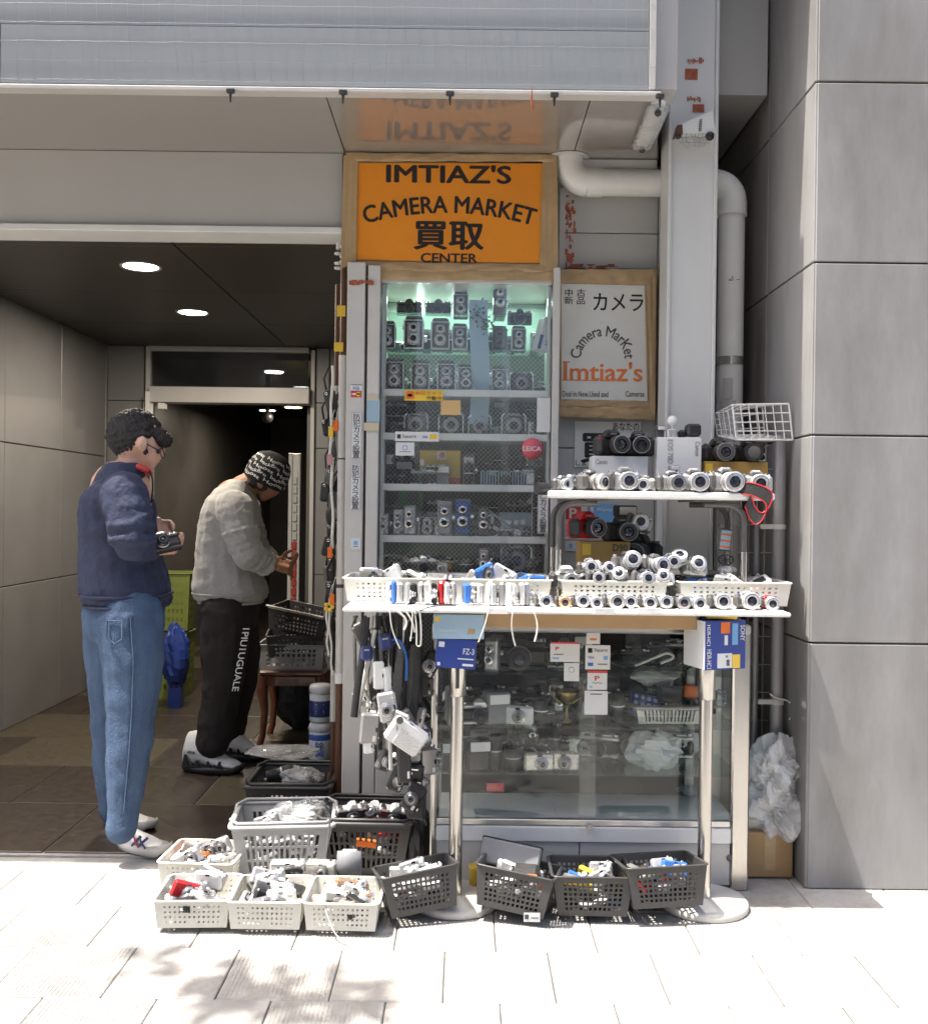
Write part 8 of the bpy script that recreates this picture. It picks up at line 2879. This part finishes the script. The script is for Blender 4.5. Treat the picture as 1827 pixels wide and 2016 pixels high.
for s_, pts in ((-1, ((252, 1190), (262, 1400), (246, 1625))), (1, ((232, 1190), (226, 1390), (224, 1570)))):
    limb(b, [pA(*q, s_ * (.105 + .024 * i)) for i, q in enumerate(pts)], [.085, .055, .038])
bodyA = obj('person', organic(b, .0062, 3, [M['skin_a']]), None)
tag(bodyA, 'man in blue jacket and jeans with glasses bowing over a black camera at the left', 'person')
jk = mat('navy blue jacket', (.024, .031, .068), .8, var=.15, scale=30, bump=.4, bscale=60)
b = MB()
b.loft([ring_u(pA, *q) for q in ((1196, 186, 325, .19), (1180, 172, 333, .205), (1150, 165, 330, .205), (1110, 166, 318, .195), (1060, 166, 306, .19), (1010, 168, 300, .205), (980, 175, 294, .215), (962, 190, 288, .19), (948, 196, 288, .155), (930, 203, 289, .125), (912, 214, 287, .098))])
for s_, pts in ((-1, ((245, 974), (256, 1025), (262, 1066), (292, 1080))), (1, ((252, 974), (272, 1025), (286, 1056), (298, 1040)))):
    ctr = [pA(*q, s_ * (.195 + (.03 if i in (1, 2) else -.08 if i == 3 else 0))) for i, q in enumerate(pts)]
    limb(b, ctr, [.088, .078, .072, .05])
    for k in range(6):
        c = ctr[1].lerp(ctr[2], k / 5)
        ax = (ctr[2] - ctr[1]).normalized()
        q = ax.orthogonal().normalized(); q2 = ax.cross(q)
        b.tube([c + q * (.077 * math.cos(a * .628)) + q2 * (.077 * math.sin(a * .628)) + ax * (.02 * math.cos(a * .628 + k * 2)) for a in range(10)], .010, 6, False, closed=True)
jo = obj('jacket', organic(b, .0075, 1, [jk], .016, .06), None, bodyA)
b = MB().mat(M['red_ink']); b.tube([pA(262, 915, .02), pA(275, 920, -.07), pA(288, 925, -.05), pA(296, 932, 0)], .012, 8); obj('collar', b, None, bodyA)
jn = mat('washed blue denim', (.045, .080, .150), .85, var=.35, scale=16, bump=.5, bscale=300, col2=(.075, .125, .21), stretch=(1, 1, .4))
b = MB()
b.loft([ring_u(pA, *q) for q in ((1172, 180, 318, .17), (1200, 172, 320, .18), (1235, 172, 318, .18), (1255, 178, 314, .17))])
for s_, pts, rr in ((-1, ((256, 1210), (263, 1300), (260, 1400), (253, 1500), (244, 1600), (240, 1632)), (.122, .112, .092, .078, .058, .056)), (1, ((225, 1210), (226, 1300), (224, 1400), (222, 1500), (222, 1565), (224, 1592)), (.12, .108, .088, .075, .06, .058))):
    limb(b, [pA(*q, s_ * (.105 + .01 * i)) for i, q in enumerate(pts)], list(rr))
obj('jeans', organic(b, .0085, 2, [jn], .013, .07), None, bodyA)
b = MB().mat(jn)
b.tube([pA(u_, v_, -d_) for u_, v_, d_ in ((258, 1215, .225), (264, 1300, .228), (261, 1400, .216), (254, 1500, .212), (245, 1600, .204))], .0035, 5)
b.tube([pA(u_, v_, -d_) for u_, v_, d_ in ((212, 1222, .225), (240, 1222, .232), (242, 1258, .236), (226, 1268, .234), (210, 1256, .228), (212, 1222, .225))], .003, 5)
obj('seam', b, None, bodyA)
b = MB().mat(jk)
for v_, (uL, uR, hy) in ((1188, (178, 328, .205)), (1168, (168, 332, .208))):
    b.tube(ring_u(pA, v_, uL, uR, hy, 30), .006, 6, False, closed=True)
obj('hem_band', b, None, bodyA)
hairb = mat('black hair', (.012, .010, .009), .55, var=.5, scale=120, bump=.7, bscale=240)
b = MB()
b.ball(pA(264, 857), .100, 18, 12, (1.0, .86, .98))
for k in range(110):
    r = rnd
    a, e = r.uniform(0, 6.28), r.uniform(-.1, 1.5)
    c = pA(267, 860) + Vector((.098 * math.cos(e) * math.cos(a), .084 * math.cos(e) * math.sin(a), .096 * math.sin(e)))
    b.ball(c, .012, 8, 5)
for s_ in (-1, 1):
    b.ball(pA(287, 884, s_ * .07), .014, 8, 6, (.8, .5, 1.8))
for q in ((303, 852), (314, 858), (322, 866), (296, 842)):
    b.ball(pA(*q), .034, 10, 8, (1, 1.6, .9))
h_o = obj('hair', organic(b, .005, 0, [hairb], .012, .012), None, bodyA)
# hair must not cover the face: glasses and eyes sit in front of it
b = MB().mat(M['black_pl'])
for s_ in (-1, 1):
    b.tube([pA(283, 870, s_ * .083), pA(300, 880, s_ * .078), pA(317, 889, s_ * .062)], .0028, 5)
    c = pA(320, 892, s_ * .033)
    b.tube([(c.x - .004 * math.sin(a * .628), c.y + .026 * math.cos(a * .628), c.z + .019 * math.sin(a * .628)) for a in range(10)], .0022, 5, False, closed=True)
b.tube([pA(320, 892, -.008), pA(321, 891, .008)], .002, 5)
obj('glasses', b, None, bodyA)
for s_ in (-1, 1):
    e = MB().mat(M['ink']); e.ball(pA(313, 889, s_ * .032), .009, 8, 6); obj('eye', e, None, bodyA)
for (hu, tu, D, gz) in ((232, 311, -.03, 0), (205, 284, .25, 0)):
    yy = YA + D
    h0, t0 = Vector((xat(hu, yy, 1670), yy + .04, 0)), Vector((xat(tu, yy, 1670) + .06, yy - .06, 0))
    o, heel, f_, s__, L = shoe('sneaker', bodyA, h0, t0, .003, .095, .105, mk='white_pl', sole='cream', high=False)
    for k, (m_, x0, x1) in enumerate((('navy_pl', .42, .56), ('red_pl', .56, .40), ('navy_pl', .55, .70), ('navy_pl', .70, .52))):
        b = MB().mat(M[m_])
        a = heel + f_ * (L * x0) - s__ * .048 + Vector((0, 0, .030))
        c = heel + f_ * (L * x1) - s__ * .034 + Vector((0, 0, .066))
        b.tube([a, a.lerp(c, .5) - s__ * .004, c], .005, 6, True, (1, .5))
        obj('stripe', b, None, o)
t = put(k_slr('black_pl', 'black_matte', .022, .03), 'held_camera', 'black camera held in the hand of the man in blue', 'camera', tuple(pA(326, 1086, -.14)), (R(-35), R(-12), R(25)), None, .95)
strap('camera_strap', 'orange and black camera strap hanging from the neck of the man in blue', [pA(292, 925, -.03), pA(300, 935, -.06), pA(302, 960, -.06), pA(298, 990, -.03)], 'strap_black', .006, (1, .4))
